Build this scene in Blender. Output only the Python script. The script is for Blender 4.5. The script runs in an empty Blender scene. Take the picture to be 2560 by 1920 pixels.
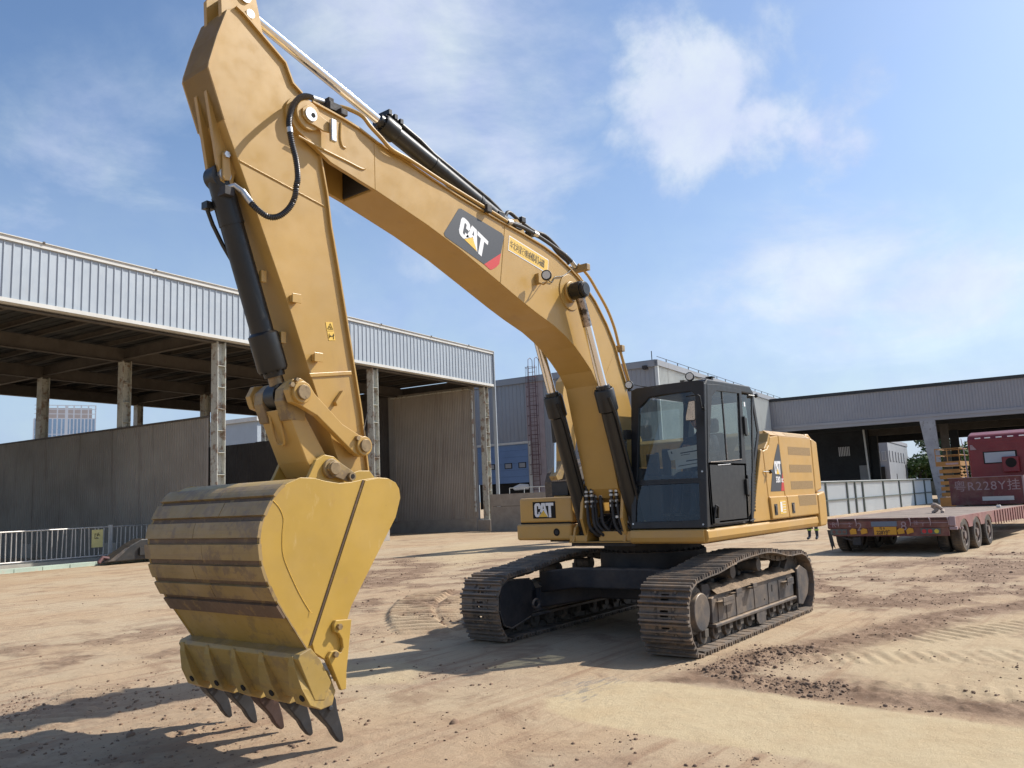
import bpy, bmesh, math, random
import numpy as np
from mathutils import Vector, Matrix
random.seed(7); rng=np.random.default_rng(7)
S=bpy.context.scene; COL=S.collection
# ---------------- camera ----------------
F,CX,CY,CZ,AZ,PI_,RO=2063.652,10.61217,5.89362,1.77802,3.81033,0.14029,-0.04325
fw=np.array([math.cos(PI_)*math.cos(AZ),math.cos(PI_)*math.sin(AZ),math.sin(PI_)])
rt=np.cross(fw,[0,0,1]); rt/=np.linalg.norm(rt); up=np.cross(rt,fw)
r2=math.cos(RO)*rt+math.sin(RO)*up; u2=-math.sin(RO)*rt+math.cos(RO)*up
cam=bpy.data.objects.new('camera',bpy.data.cameras.new('camera')); COL.objects.link(cam)
cam.matrix_world=Matrix(((r2[0],u2[0],-fw[0],CX),(r2[1],u2[1],-fw[1],CY),(r2[2],u2[2],-fw[2],CZ),(0,0,0,1)))
cam.data.sensor_width=36; cam.data.lens=36*F/2560; cam.data.clip_end=6000; cam.data.clip_start=.05
S.camera=cam
# ---------------- world / sun ----------------
SUN=Vector((-.90,.54,1.0)).normalized()
S.view_settings.view_transform='Standard'; S.view_settings.look='None'; S.view_settings.gamma=1
S.view_settings.use_curve_mapping=False; S.view_settings.exposure=0.36
wd=bpy.data.worlds.new('World'); S.world=wd; wd.use_nodes=True
def build_world():
    nt=wd.node_tree; N=nt.nodes; L=nt.links; N.clear()
    out=N.new('ShaderNodeOutputWorld'); bg=N.new('ShaderNodeBackground')
    sky=N.new('ShaderNodeTexSky'); sky.sky_type='NISHITA'; sky.sun_disc=False
    sky.sun_elevation=math.asin(SUN.z); sky.sun_rotation=math.atan2(SUN.x,SUN.y)
    sky.air_density=1.0; sky.dust_density=1.6; sky.ozone_density=2.0; sky.altitude=50
    tc=N.new('ShaderNodeTexCoord')
    def math_(op,a,b=None,c=None):
        m=N.new('ShaderNodeMath'); m.operation=op
        for i,v in enumerate((a,b,c)):
            if v is None: continue
            if isinstance(v,(int,float)): m.inputs[i].default_value=v
            else: L.new(v,m.inputs[i])
        return m.outputs[0]
    def noise(scale,detail,rough,dist=0,vec=None):
        n=N.new('ShaderNodeTexNoise'); n.inputs['Scale'].default_value=scale; n.inputs['Detail'].default_value=detail
        n.inputs['Roughness'].default_value=rough; n.inputs['Distortion'].default_value=dist
        L.new(vec,n.inputs['Vector']); return n.outputs['Fac']
    sep=N.new('ShaderNodeSeparateXYZ'); L.new(tc.outputs['Generated'],sep.inputs[0])
    zc=math_('MAXIMUM',sep.outputs[2],0.0); zi=math_('ADD',zc,0.22)
    cx=math_('DIVIDE',sep.outputs[0],zi); cy=math_('DIVIDE',sep.outputs[1],zi)
    cmb=N.new('ShaderNodeCombineXYZ'); L.new(cx,cmb.inputs[0]); L.new(cy,cmb.inputs[1])
    n1=noise(1.9,12,.62,.35,cmb.outputs[0])       # broken cloud field
    n2=noise(7.5,12,.60,.15,tc.outputs['Generated'])      # puffs at cloud edges
    def blob(d,r,amp,el=1.0):
        d=Vector(d).normalized()
        sub=N.new('ShaderNodeVectorMath'); sub.operation='SUBTRACT'; L.new(tc.outputs['Generated'],sub.inputs[0]); sub.inputs[1].default_value=d
        sc=N.new('ShaderNodeVectorMath'); sc.operation='MULTIPLY'; L.new(sub.outputs[0],sc.inputs[0]); sc.inputs[1].default_value=(1,1,el)
        ln=N.new('ShaderNodeVectorMath'); ln.operation='LENGTH'; L.new(sc.outputs[0],ln.inputs[0])
        q=math_('DIVIDE',ln.outputs['Value'],r); q=math_('SUBTRACT',1.0,q); q=math_('MAXIMUM',q,-1.0)
        return math_('MULTIPLY',q,amp)
    cum=None
    for d,r,a,el in [((-.800,-.405,.445),.13,1.15,1.3),((-.825,-.345,.446),.13,1.2,1.3),((-.858,-.310,.410),.11,1.1,1.2),((-.835,-.365,.410),.12,1.0,1.1),((-.79,-.45,.415),.09,.8,1.2),((-.885,-.265,.385),.09,.75,.9)]:
        b=blob(d,r,a,el); cum=b if cum is None else math_('MAXIMUM',cum,b)
    cum=math_('ADD',cum,math_('MULTIPLY',math_('SUBTRACT',n2,.5),2.6))
    mr=N.new('ShaderNodeMapRange'); mr.interpolation_type='SMOOTHSTEP'; L.new(cum,mr.inputs[0])
    mr.inputs[1].default_value=.02; mr.inputs[2].default_value=.85; mr.inputs[3].default_value=0; mr.inputs[4].default_value=.80
    thin=None
    for d,r,a,el in [((-.64,-.60,.49),.30,1.0,1.0),((-.70,-.56,.40),.20,.8,1.3),((-.93,-.28,.225),.26,1.1,2.2),((-.967,-.17,.21),.26,1.1,2.4),((-.76,-.55,.34),.13,.35,1.2),((-.36,-.87,.34),.25,.3,1.4),((-.57,-.78,.22),.22,.35,1.8)]:
        b=blob(d,r,a,el); thin=b if thin is None else math_('MAXIMUM',thin,b)
    thin=math_('MAXIMUM',thin,-.15)
    thin=math_('ADD',thin,math_('MULTIPLY',math_('SUBTRACT',n1,.5),2.3))
    mr2=N.new('ShaderNodeMapRange'); mr2.interpolation_type='SMOOTHSTEP'; L.new(thin,mr2.inputs[0])
    mr2.inputs[1].default_value=-.10; mr2.inputs[2].default_value=1.15; mr2.inputs[3].default_value=0; mr2.inputs[4].default_value=.80
    dens=math_('MAXIMUM',mr.outputs[0],mr2.outputs[0])
    hz=N.new('ShaderNodeMapRange'); L.new(zc,hz.inputs[0]); hz.interpolation_type='SMOOTHSTEP'
    hz.inputs[1].default_value=0; hz.inputs[2].default_value=.50; hz.inputs[3].default_value=.72; hz.inputs[4].default_value=0
    dens2=math_('MAXIMUM',dens,hz.outputs[0])
    sc=N.new('ShaderNodeMixRGB'); sc.blend_type='MULTIPLY'; sc.inputs[0].default_value=1; L.new(sky.outputs[0],sc.inputs[1]); sc.inputs[2].default_value=(.108,.120,.131,1)
    mx=N.new('ShaderNodeMixRGB'); L.new(dens2,mx.inputs[0]); L.new(sc.outputs[0],mx.inputs[1])
    cc=N.new('ShaderNodeMixRGB'); L.new(dens,cc.inputs[0]); cc.inputs[1].default_value=(.43,.53,.66,1); cc.inputs[2].default_value=(.70,.74,.82,1)
    sh=N.new('ShaderNodeMapRange'); L.new(noise(11,8,.6,.2,tc.outputs['Generated']),sh.inputs[0]); sh.inputs[1].default_value=.3; sh.inputs[2].default_value=.7; sh.inputs[3].default_value=.84; sh.inputs[4].default_value=1.06
    shc=N.new('ShaderNodeMixRGB'); shc.blend_type='MULTIPLY'; shc.inputs[0].default_value=1; L.new(cc.outputs[0],shc.inputs[1]); cb=N.new('ShaderNodeCombineXYZ'); [L.new(sh.outputs[0],cb.inputs[i]) for i in (0,1)]; cb.inputs[2].default_value=.98; L.new(cb.outputs[0],shc.inputs[2])
    L.new(shc.outputs[0],mx.inputs[2])
    L.new(mx.outputs[0],bg.inputs[0]); bg.inputs[1].default_value=1.0
    L.new(bg.outputs[0],out.inputs[0])
build_world()
sl=bpy.data.lights.new('sun','SUN'); sl.energy=4.6; sl.angle=math.radians(.6); sl.color=(1.0,.95,.87)
so=bpy.data.objects.new('sun',sl); COL.objects.link(so); so.rotation_euler=SUN.to_track_quat('Z','Y').to_euler(); so.location=(-30,20,40)

# ---------------- helpers ----------------
WM={}
def wmat(o): return WM.get(o.name,Matrix.Identity(4))
def setp(o,parent,basis=None):
    if parent is not None:
        o.parent=parent; o.matrix_parent_inverse=wmat(parent).inverted()
    if basis is not None: o.matrix_basis=basis; WM[o.name]=basis.copy()
def empty(name,label,cat,loc=(0,0,0),rz=0,group=None):
    o=bpy.data.objects.new(name,None); COL.objects.link(o)
    m=Matrix.Translation(loc)@Matrix.Rotation(rz,4,'Z'); o.matrix_basis=m; WM[o.name]=m; o.empty_display_size=.2
    o['label']=label; o['category']=cat
    if group: o['group']=group
    return o
def tag(o,label=None,cat=None,group=None,kind=None):
    if label: o['label']=label
    if cat: o['category']=cat
    if group: o['group']=group
    if kind: o['kind']=kind
    return o
def inst(src,name,parent,basis):
    o=src.copy() if not isinstance(src,bpy.types.Mesh) else bpy.data.objects.new(name,src)
    COL.objects.link(o); o.name=name; setp(o,parent,basis); return o
class MB:
    def __init__(s,M=None): s.v=[];s.f=[];s.m=[];s.M=M;s.mi=0
    def add(s,vs,fs):
        b=len(s.v); s.v+= [tuple(x) for x in vs]; s.f+=[tuple(i+b for i in f) for f in fs]; s.m+=[s.mi]*len(fs); return s
    def box(s,lo,hi,R=None,o=None):
        x0,y0,z0=lo;x1,y1,z1=hi
        vs=[Vector(p) for p in ((x0,y0,z0),(x1,y0,z0),(x1,y1,z0),(x0,y1,z0),(x0,y0,z1),(x1,y0,z1),(x1,y1,z1),(x0,y1,z1))]
        if R is not None: vs=[R@p for p in vs]
        if o is not None: vs=[p+Vector(o) for p in vs]
        return s.add(vs,[(3,2,1,0),(4,5,6,7),(0,1,5,4),(1,2,6,5),(2,3,7,6),(3,0,4,7)])
    def prism(s,poly,a,b,ax='y'):
        n=len(poly)
        def P(p,t):
            return (p[0],t,p[1]) if ax=='y' else ((t,p[0],p[1]) if ax=='x' else (p[0],p[1],t))
        vs=[P(p,a) for p in poly]+[P(p,b) for p in poly]
        return s.add(vs,[tuple(range(n)),tuple(range(2*n-1,n-1,-1))]+[(i,i+n,(i+1)%n+n,(i+1)%n) for i in range(n)])
    def strip(s,pts,a,b,t,ax='y',up=1):   # plate of thickness t that follows an xz polyline
        P=[Vector((p[0],0,p[1])) for p in pts]; n=len(P); out=[]
        for i in range(n):
            d=(P[min(i+1,n-1)]-P[max(i-1,0)]).normalized(); nn=Vector((-d.z,0,d.x))*up*t; out.append(P[i]+nn)
        poly=[(p.x,p.z) for p in P]+[(p.x,p.z) for p in out[::-1]]
        vs=[];fs=[]
        for i in range(n):
            for q in (P[i],out[i]):
                vs+=[(q.x,a,q.z),(q.x,b,q.z)]
        for i in range(n-1):
            k=4*i;l=k+4
            fs+=[(k,k+1,l+1,l),(k+2,l+2,l+3,k+3),(k,l,l+2,k+2),(k+1,k+3,l+3,l+1)]
        fs+=[(0,2,3,1),(4*n-4,4*n-3,4*n-1,4*n-2)]
        return s.add(vs,fs)
    def tube(s,path,r,n=8,caps=True):
        P=[Vector(p) for p in path]; k=len(P)
        rs=r if isinstance(r,(list,tuple)) else [r]*k
        d0=(P[1]-P[0]).normalized(); ref=Vector((0,0,1)) if abs(d0.z)<.9 else Vector((1,0,0))
        a=d0.cross(ref).normalized(); vs=[]
        for i in range(k):
            d=(P[min(i+1,k-1)]-P[max(i-1,0)]).normalized()
            a=(a-d*a.dot(d)).normalized(); b=d.cross(a)
            for j in range(n):
                t=2*math.pi*j/n; vs.append(P[i]+(a*math.cos(t)+b*math.sin(t))*rs[i])
        fs=[(i*n+j,i*n+(j+1)%n,(i+1)*n+(j+1)%n,(i+1)*n+j) for i in range(k-1) for j in range(n)]
        if caps: fs+=[tuple(range(n-1,-1,-1)),tuple((k-1)*n+j for j in range(n))]
        return s.add(vs,fs)
    def cyl(s,a,b,r,r1=None,n=20): return s.tube([a,b],[r,r if r1 is None else r1],n)
    def hring(s,outer,inner,f,t):  # plate ring between two loops of equal length, f maps 2D->(pos,normal)
        n=len(outer); vs=[]
        for lp in (outer,inner):
            for p in lp:
                q,nn=f(p); vs.append(q); 
        for lp in (outer,inner):
            for p in lp:
                q,nn=f(p); vs.append(q-nn*t)
        fs=[]
        for i in range(n):
            j=(i+1)%n
            fs+=[(i,j,n+j,n+i),(2*n+i,3*n+i,3*n+j,2*n+j),(i,2*n+i,2*n+j,j),(n+i,n+j,3*n+j,3*n+i)]
        return s.add(vs,fs)
    def mesh(s,name,mats,smooth=False,ang=35):
        me=bpy.data.meshes.new(name); vs=s.v
        if s.M is not None: vs=[s.M@Vector(p) for p in vs]
        me.from_pydata([tuple(p) for p in vs],[],s.f)
        if not isinstance(mats,(list,tuple)): mats=[mats]
        for m in mats: me.materials.append(m)
        bm=bmesh.new(); bm.from_mesh(me)
        for i,f in enumerate(bm.faces): f.material_index=min(s.m[i],len(mats)-1); f.smooth=smooth
        bmesh.ops.recalc_face_normals(bm,faces=bm.faces)
        if smooth:
            th=math.radians(ang)
            for e in bm.edges:
                if len(e.link_faces)!=2 or e.calc_face_angle(0)>th: e.smooth=False
        bm.to_mesh(me); bm.free(); return me
    def build(s,name,mats,parent=None,smooth=False,bevel=0,seg=2,ang=35):
        o=bpy.data.objects.new(name,s.mesh(name,mats,smooth,ang)); COL.objects.link(o); setp(o,parent)
        if bevel:
            b=o.modifiers.new('bevel','BEVEL'); b.width=bevel; b.segments=seg; b.limit_method='ANGLE'; b.angle_limit=math.radians(40); b.harden_normals=False
        return o
def smoothpath(pts,k=6):
    P=[Vector(p) for p in pts]; out=[]
    for i in range(len(P)-1):
        p0=P[max(i-1,0)];p1=P[i];p2=P[i+1];p3=P[min(i+2,len(P)-1)]
        for j in range(k):
            t=j/k; out.append(.5*((2*p1)+(p2-p0)*t+(2*p0-5*p1+4*p2-p3)*t*t+(3*p1-p0-3*p2+p3)*t**3))
    out.append(P[-1]); return out
# ---------------- materials ----------------
def mat(name,col,rough=.6,metal=0,noise=None,bump=None,spots=None,streak=None,spec=.5,coat=0,dust=None,emit=None,rand=0):
    """noise=(scale,amount), bump=(scale,strength,dist), spots=(scale,thresh,colour,amount), streak=(scale xyz,thresh,colour,amount), dust=(colour,amount) on upward faces"""
    m=bpy.data.materials.new(name); m.use_nodes=True; nt=m.node_tree; N=nt.nodes; L=nt.links
    b=N['Principled BSDF']; b.inputs['Roughness'].default_value=rough; b.inputs['Metallic'].default_value=metal
    b.inputs['Specular IOR Level'].default_value=spec
    if coat: b.inputs['Coat Weight'].default_value=coat; b.inputs['Coat Roughness'].default_value=.12
    g=N.new('ShaderNodeNewGeometry'); pos=g.outputs['Position']
    rgb=N.new('ShaderNodeRGB'); rgb.outputs[0].default_value=(*col,1); cur=rgb.outputs[0]
    def ns(scale,detail=6,rough_=.6,vec=pos):
        n=N.new('ShaderNodeTexNoise'); n.inputs['Detail'].default_value=detail; n.inputs['Roughness'].default_value=rough_
        if isinstance(scale,tuple):
            mp=N.new('ShaderNodeMapping'); mp.inputs['Scale'].default_value=scale; L.new(vec,mp.inputs[0]); L.new(mp.outputs[0],n.inputs['Vector']); n.inputs['Scale'].default_value=1
        else: L.new(vec,n.inputs['Vector']); n.inputs['Scale'].default_value=scale
        return n.outputs['Fac']
    def mr(v,a,b_,c,d):
        r=N.new('ShaderNodeMapRange'); L.new(v,r.inputs[0])
        for i,x in enumerate((a,b_,c,d)): r.inputs[i+1].default_value=x
        return r.outputs[0]
    def mix(f,a,c,mode='MIX'):
        x=N.new('ShaderNodeMixRGB'); x.blend_type=mode
        if isinstance(f,(int,float)): x.inputs[0].default_value=f
        else: L.new(f,x.inputs[0])
        L.new(a,x.inputs[1])
        if isinstance(c,tuple): x.inputs[2].default_value=(*c,1)
        else: L.new(c,x.inputs[2])
        return x.outputs[0]
    if rand:
        oi=N.new('ShaderNodeObjectInfo'); rv=mr(oi.outputs['Random'],0,1,1-rand,1+rand); rc=N.new('ShaderNodeCombineXYZ')
        for i in range(3): L.new(rv,rc.inputs[i])
        cur=mix(1.0,cur,rc.outputs[0],'MULTIPLY')
    if noise:
        v=mr(ns(noise[0]),.25,.75,1-noise[1],1+noise[1]); c=N.new('ShaderNodeCombineXYZ')
        for i in range(3): L.new(v,c.inputs[i])
        cur=mix(1.0,cur,c.outputs[0],'MULTIPLY')
        v2=mr(ns(noise[0]*6,4),.3,.7,rough-.08,rough+.1); L.new(v2,b.inputs['Roughness'])
    for sp in (spots if isinstance(spots,list) else ([spots] if spots else [])):
        f=mr(ns(sp[0],8,.7),sp[1],sp[1]+.07,0,sp[3]); cur=mix(f,cur,sp[2])
    if streak:
        f=mr(ns(streak[0],7,.65),streak[1],streak[1]+.12,0,streak[3]); cur=mix(f,cur,streak[2])
    if dust:
        sx=N.new('ShaderNodeSeparateXYZ'); L.new(g.outputs['Normal'],sx.inputs[0])
        a=mr(sx.outputs[2],.1,.9,.0,1.0); n_=mr(ns(7,6),.35,.65,.2,1); mm=N.new('ShaderNodeMath'); mm.operation='MULTIPLY'; L.new(a,mm.inputs[0]); L.new(n_,mm.inputs[1])
        ad=N.new('ShaderNodeMath'); ad.operation='MULTIPLY_ADD'; L.new(mm.outputs[0],ad.inputs[0]); ad.inputs[1].default_value=dust[1]
        L.new(mr(ns(2.3,7),.4,.75,0,dust[2] if len(dust)>2 else .15),ad.inputs[2]); cur=mix(ad.outputs[0],cur,dust[0])
    L.new(cur,b.inputs['Base Color'])
    if bump:
        bp=N.new('ShaderNodeBump'); bp.inputs['Strength'].default_value=bump[1]; bp.inputs['Distance'].default_value=bump[2]
        L.new(ns(bump[0],8,.65),bp.inputs['Height']); L.new(bp.outputs[0],b.inputs['Normal'])
    if emit: b.inputs['Emission Color'].default_value=(*emit,1); b.inputs['Emission Strength'].default_value=1
    return m
DUST=(.42,.31,.20)
M={}
M['yellow']=mat('yellow_paint',(.53,.305,.072),.38,noise=(1.3,.10),spots=[(9,.68,(.30,.19,.08),.35),(45,.72,(.12,.08,.04),.5)],streak=((5,5,.8),.62,(.50,.36,.20),.35),dust=(DUST,.30,.22),bump=(40,.03,.002))
M['boomyellow']=mat('boom_yellow_paint',(.465,.282,.074),.36,noise=(.9,.12),spots=[(14,.70,(.22,.14,.07),.35),(50,.74,(.10,.06,.03),.6),(3.1,.64,(.50,.33,.13),.2)],streak=((4,4,.9),.60,(.34,.20,.07),.4),dust=(DUST,.25,.16),bump=(30,.04,.002))
M['bucket']=mat('bucket_yellow_paint',(.455,.285,.052),.36,noise=(1.8,.13),spots=[(6,.60,(.40,.24,.06),.5),(28,.68,(.10,.06,.035),.8),(70,.70,(.20,.15,.10),.6)],streak=((9,2,3.2),.62,(.58,.42,.20),.45),dust=(DUST,.35,.12),bump=(22,.06,.003))
M['bucketworn']=mat('bucket_worn_steel',(.30,.20,.07),.55,noise=(3,.2),spots=[(5,.50,(.16,.105,.06),.75),(24,.66,(.05,.035,.025),.85)],streak=((3,1.2,20),.55,(.20,.13,.07),.6),dust=(DUST,.4,.3),bump=(30,.15,.004))
M['bucketback']=mat('bucket_back_olive',(.37,.245,.06),.5,noise=(2.5,.15),spots=[(5,.52,(.20,.14,.06),.6),(20,.68,(.06,.04,.03),.8)],streak=((3,1.5,16),.56,(.22,.15,.07),.5),dust=(DUST,.4,.25),bump=(25,.12,.004))  # dirty olive with the back face's shade mixed into the colour
M['bucketstrip']=mat('bucket_strip_dark',(.14,.09,.055),.7,noise=(4,.25),spots=[(9,.55,(.30,.19,.07),.6),(30,.6,(.04,.03,.025),.7)],bump=(35,.25,.006))  # dark brown of the recess lines, last strip and side seam
M['black']=mat('black_paint',(.010,.011,.012),.38,noise=(2,.2),dust=(DUST,.05,.025))
M['cabblack']=mat('cab_black_paint',(.012,.013,.015),.42,noise=(2,.15),dust=(DUST,.06,.015))
M['frame']=mat('undercarriage_grey',(.045,.047,.052),.5,noise=(3,.35),spots=[(4,.56,(.16,.125,.09),.5),(30,.66,(.28,.22,.16),.6)],dust=((.36,.26,.17),.95,.5),bump=(18,.3,.01))
M['darkframe']=mat('chassis_dark',(.022,.022,.025),.7,noise=(3,.3),dust=((.30,.22,.15),.5,.15),bump=(18,.2,.008))
M['shoe']=mat('track_steel_muddy',(.15,.122,.098),.58,rand=.3,noise=(5,.3),spots=[(5,.5,(.24,.165,.105),.65),(12,.60,(.035,.028,.024),.85),(40,.62,(.40,.33,.26),.6)],streak=((2,9,9),.58,(.27,.18,.11),.5),bump=(45,.4,.006))
M['roller']=mat('roller_dusty',(.09,.075,.06),.7,noise=(6,.3),spots=[(9,.55,(.22,.16,.11),.7)],bump=(30,.2,.005))
M['dirt']=mat('packed_dirt',(.25,.175,.11),.95,noise=(9,.35),spots=[(20,.6,(.13,.09,.06),.7)],bump=(25,1,.03))
M['chrome']=mat('chrome_rod',(.80,.80,.82),.10,metal=1)
M['dirtychrome']=mat('oily_chrome',(.35,.30,.27),.28,metal=.9,noise=(9,.4),spots=[(8,.5,(.03,.025,.02),.9)])
M['rubber']=mat('rubber_hose',(.018,.018,.020),.55,noise=(9,.2),dust=(DUST,.2,.05))
M['spring']=mat('steel_spring_guard',(.10,.095,.095),.35,metal=.7)
M['steel']=mat('zinc_steel',(.55,.55,.54),.35,metal=.8,noise=(12,.2))
M['oldsteel']=mat('worn_steel_pin',(.28,.20,.11),.5,metal=.5,noise=(14,.35),spots=[(20,.6,(.05,.035,.02),.8)])
M['tooth']=mat('bucket_tooth_steel',(.055,.058,.064),.5,metal=.45,noise=(7,.25),spots=[(14,.62,(.14,.10,.08),.4)],bump=(30,.2,.004))
M['toothred']=mat('bucket_tooth_rusty',(.085,.055,.048),.55,metal=.3,noise=(7,.25),spots=[(14,.58,(.16,.09,.07),.5)],bump=(30,.2,.004))
M['decal']=mat('decal_charcoal',(.045,.048,.055),.45)
M['white']=mat('decal_white',(.80,.80,.80),.45)
M['decalyellow']=mat('decal_yellow',(.80,.50,.06),.45)
M['red']=mat('decal_red',(.55,.035,.03),.45)
M['stickeryellow']=mat('sticker_yellow',(.75,.48,.08),.5)
M['ink']=mat('ink_dark',(.03,.025,.02),.6)
M['grille']=mat('vent_mesh',(.30,.19,.075),.7,noise=(60,.3),bump=(160,.8,.004))
M['gap']=mat('panel_gap_dark',(.012,.010,.008),.9)
M['lens']=mat('lamp_lens',(.62,.60,.55),.15,coat=1)
M['interior']=mat('cab_interior',(.10,.10,.105),.7)
M['seat']=mat('seat_fabric',(.03,.03,.035),.9)
M['dustymirror']=mat('mirror_dusty',(.55,.46,.36),.3,metal=.3,noise=(9,.2),spots=[(25,.6,(.3,.24,.18),.6)])
def glass(name,tint,refl=.10,dirt=.06,rough=.02,dcol=(.35,.34,.32)):
    m=bpy.data.materials.new(name); m.use_nodes=True; nt=m.node_tree; N=nt.nodes; L=nt.links; N.clear()
    o=N.new('ShaderNodeOutputMaterial'); t=N.new('ShaderNodeBsdfTransparent'); t.inputs[0].default_value=(*tint,1)
    g=N.new('ShaderNodeBsdfGlossy'); g.inputs[0].default_value=(.9,.95,1,1); g.inputs['Roughness'].default_value=rough
    fr=N.new('ShaderNodeLayerWeight'); fr.inputs[0].default_value=.5
    pw=N.new('ShaderNodeMath'); pw.operation='POWER'; L.new(fr.outputs['Facing'],pw.inputs[0]); pw.inputs[1].default_value=5
    ad=N.new('ShaderNodeMath'); ad.operation='MULTIPLY_ADD'; L.new(pw.outputs[0],ad.inputs[0]); ad.inputs[1].default_value=.9; ad.inputs[2].default_value=.045+refl; ad.use_clamp=True
    m1=N.new('ShaderNodeMixShader'); L.new(ad.outputs[0],m1.inputs[0]); L.new(t.outputs[0],m1.inputs[1]); L.new(g.outputs[0],m1.inputs[2])
    d=N.new('ShaderNodeBsdfDiffuse'); d.inputs[0].default_value=(*dcol,1)
    geo=N.new('ShaderNodeNewGeometry'); n=N.new('ShaderNodeTexNoise'); n.inputs['Scale'].default_value=4; n.inputs['Detail'].default_value=7; L.new(geo.outputs['Position'],n.inputs['Vector'])
    r=N.new('ShaderNodeMapRange'); L.new(n.outputs['Fac'],r.inputs[0]); r.inputs[1].default_value=.3; r.inputs[2].default_value=.8; r.inputs[3].default_value=dirt*.4; r.inputs[4].default_value=dirt*2.4
    m2=N.new('ShaderNodeMixShader'); L.new(r.outputs[0],m2.inputs[0]); L.new(m1.outputs[0],m2.inputs[1]); L.new(d.outputs[0],m2.inputs[2])
    L.new(m2.outputs[0],o.inputs[0]); return m
M['glass']=glass('cab_glass_side',(.55,.62,.61),.02,.045)
M['glassfront']=glass('cab_windscreen',(.66,.72,.72),.01,.02)
M['glassdark']=glass('cab_glass_tinted',(.55,.60,.60),.0,.018)

def text_mb(txt,size,mapf,name,material,parent,depth=0.0015,sx=1.0,bold=0.0,spacing=1.0):
    cu=bpy.data.curves.new(name,'FONT'); cu.body=txt; cu.size=size; cu.offset=bold; cu.space_character=spacing; cu.resolution_u=3
    o=bpy.data.objects.new(name,cu); COL.objects.link(o)
    dg=bpy.context.evaluated_depsgraph_get(); me=bpy.data.meshes.new_from_object(o.evaluated_get(dg))
    bpy.data.objects.remove(o); bpy.data.curves.remove(cu)
    for v in me.vertices: v.co=mapf(v.co.x*sx,v.co.y)
    me.materials.clear(); me.materials.append(material)
    ob=bpy.data.objects.new(name,me); COL.objects.link(ob); setp(ob,parent); return ob
# simple normalised emblem: three block letters with a triangle over the A (x 0..1, y 0..0.62)
LC=[(.335,.36),(.335,.50),(.30,.585),(.235,.62),(.10,.62),(.035,.585),(0,.50),(0,.12),(.035,.035),(.10,0),(.20,0),(.235,.04),(.335,.145),(.335,.22),(.205,.22),(.205,.15),(.185,.125),(.15,.125),(.13,.15),(.13,.47),(.15,.495),(.185,.495),(.205,.47),(.205,.36)]
LA=[(.255,.10),(.375,.62),(.555,.62),(.70,-.01),(.66,-.01),(.465,.31),(.42,.235)]
LA2=[(.435,.36),(.50,.36),(.4675,.52)]
LT=[(.585,.62),(1.0,.62),(1.0,.49),(.865,.49),(.865,-.02),(.735,-.02),(.735,.49),(.60,.49)]
LTri=[(.215,0),(.465,.285),(.69,0)]
def emblem(mapf,parent,lift,nrm):
    """mapf(x,y)->Vector on the decal plane; pieces lie a hair above each other"""
    for poly,mt,h in ((LC,'white',1),(LA,'white',1),(LT,'white',1),(LA2,'decal',1.6),(LTri,'decalyellow',1.6)):
        mb=MB(); n=len(poly); q=[mapf(*p)+nrm*lift*h for p in poly]; b=[mapf(*p)+nrm*lift*(h-1) for p in poly]
        mb.add(q+b,[tuple(range(n))]+[(i,(i+1)%n,n+(i+1)%n,n+i) for i in range(n)])
        mb.build('emblem_triangle' if mt=='decalyellow' else 'emblem_letter',M[mt],parent)
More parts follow.
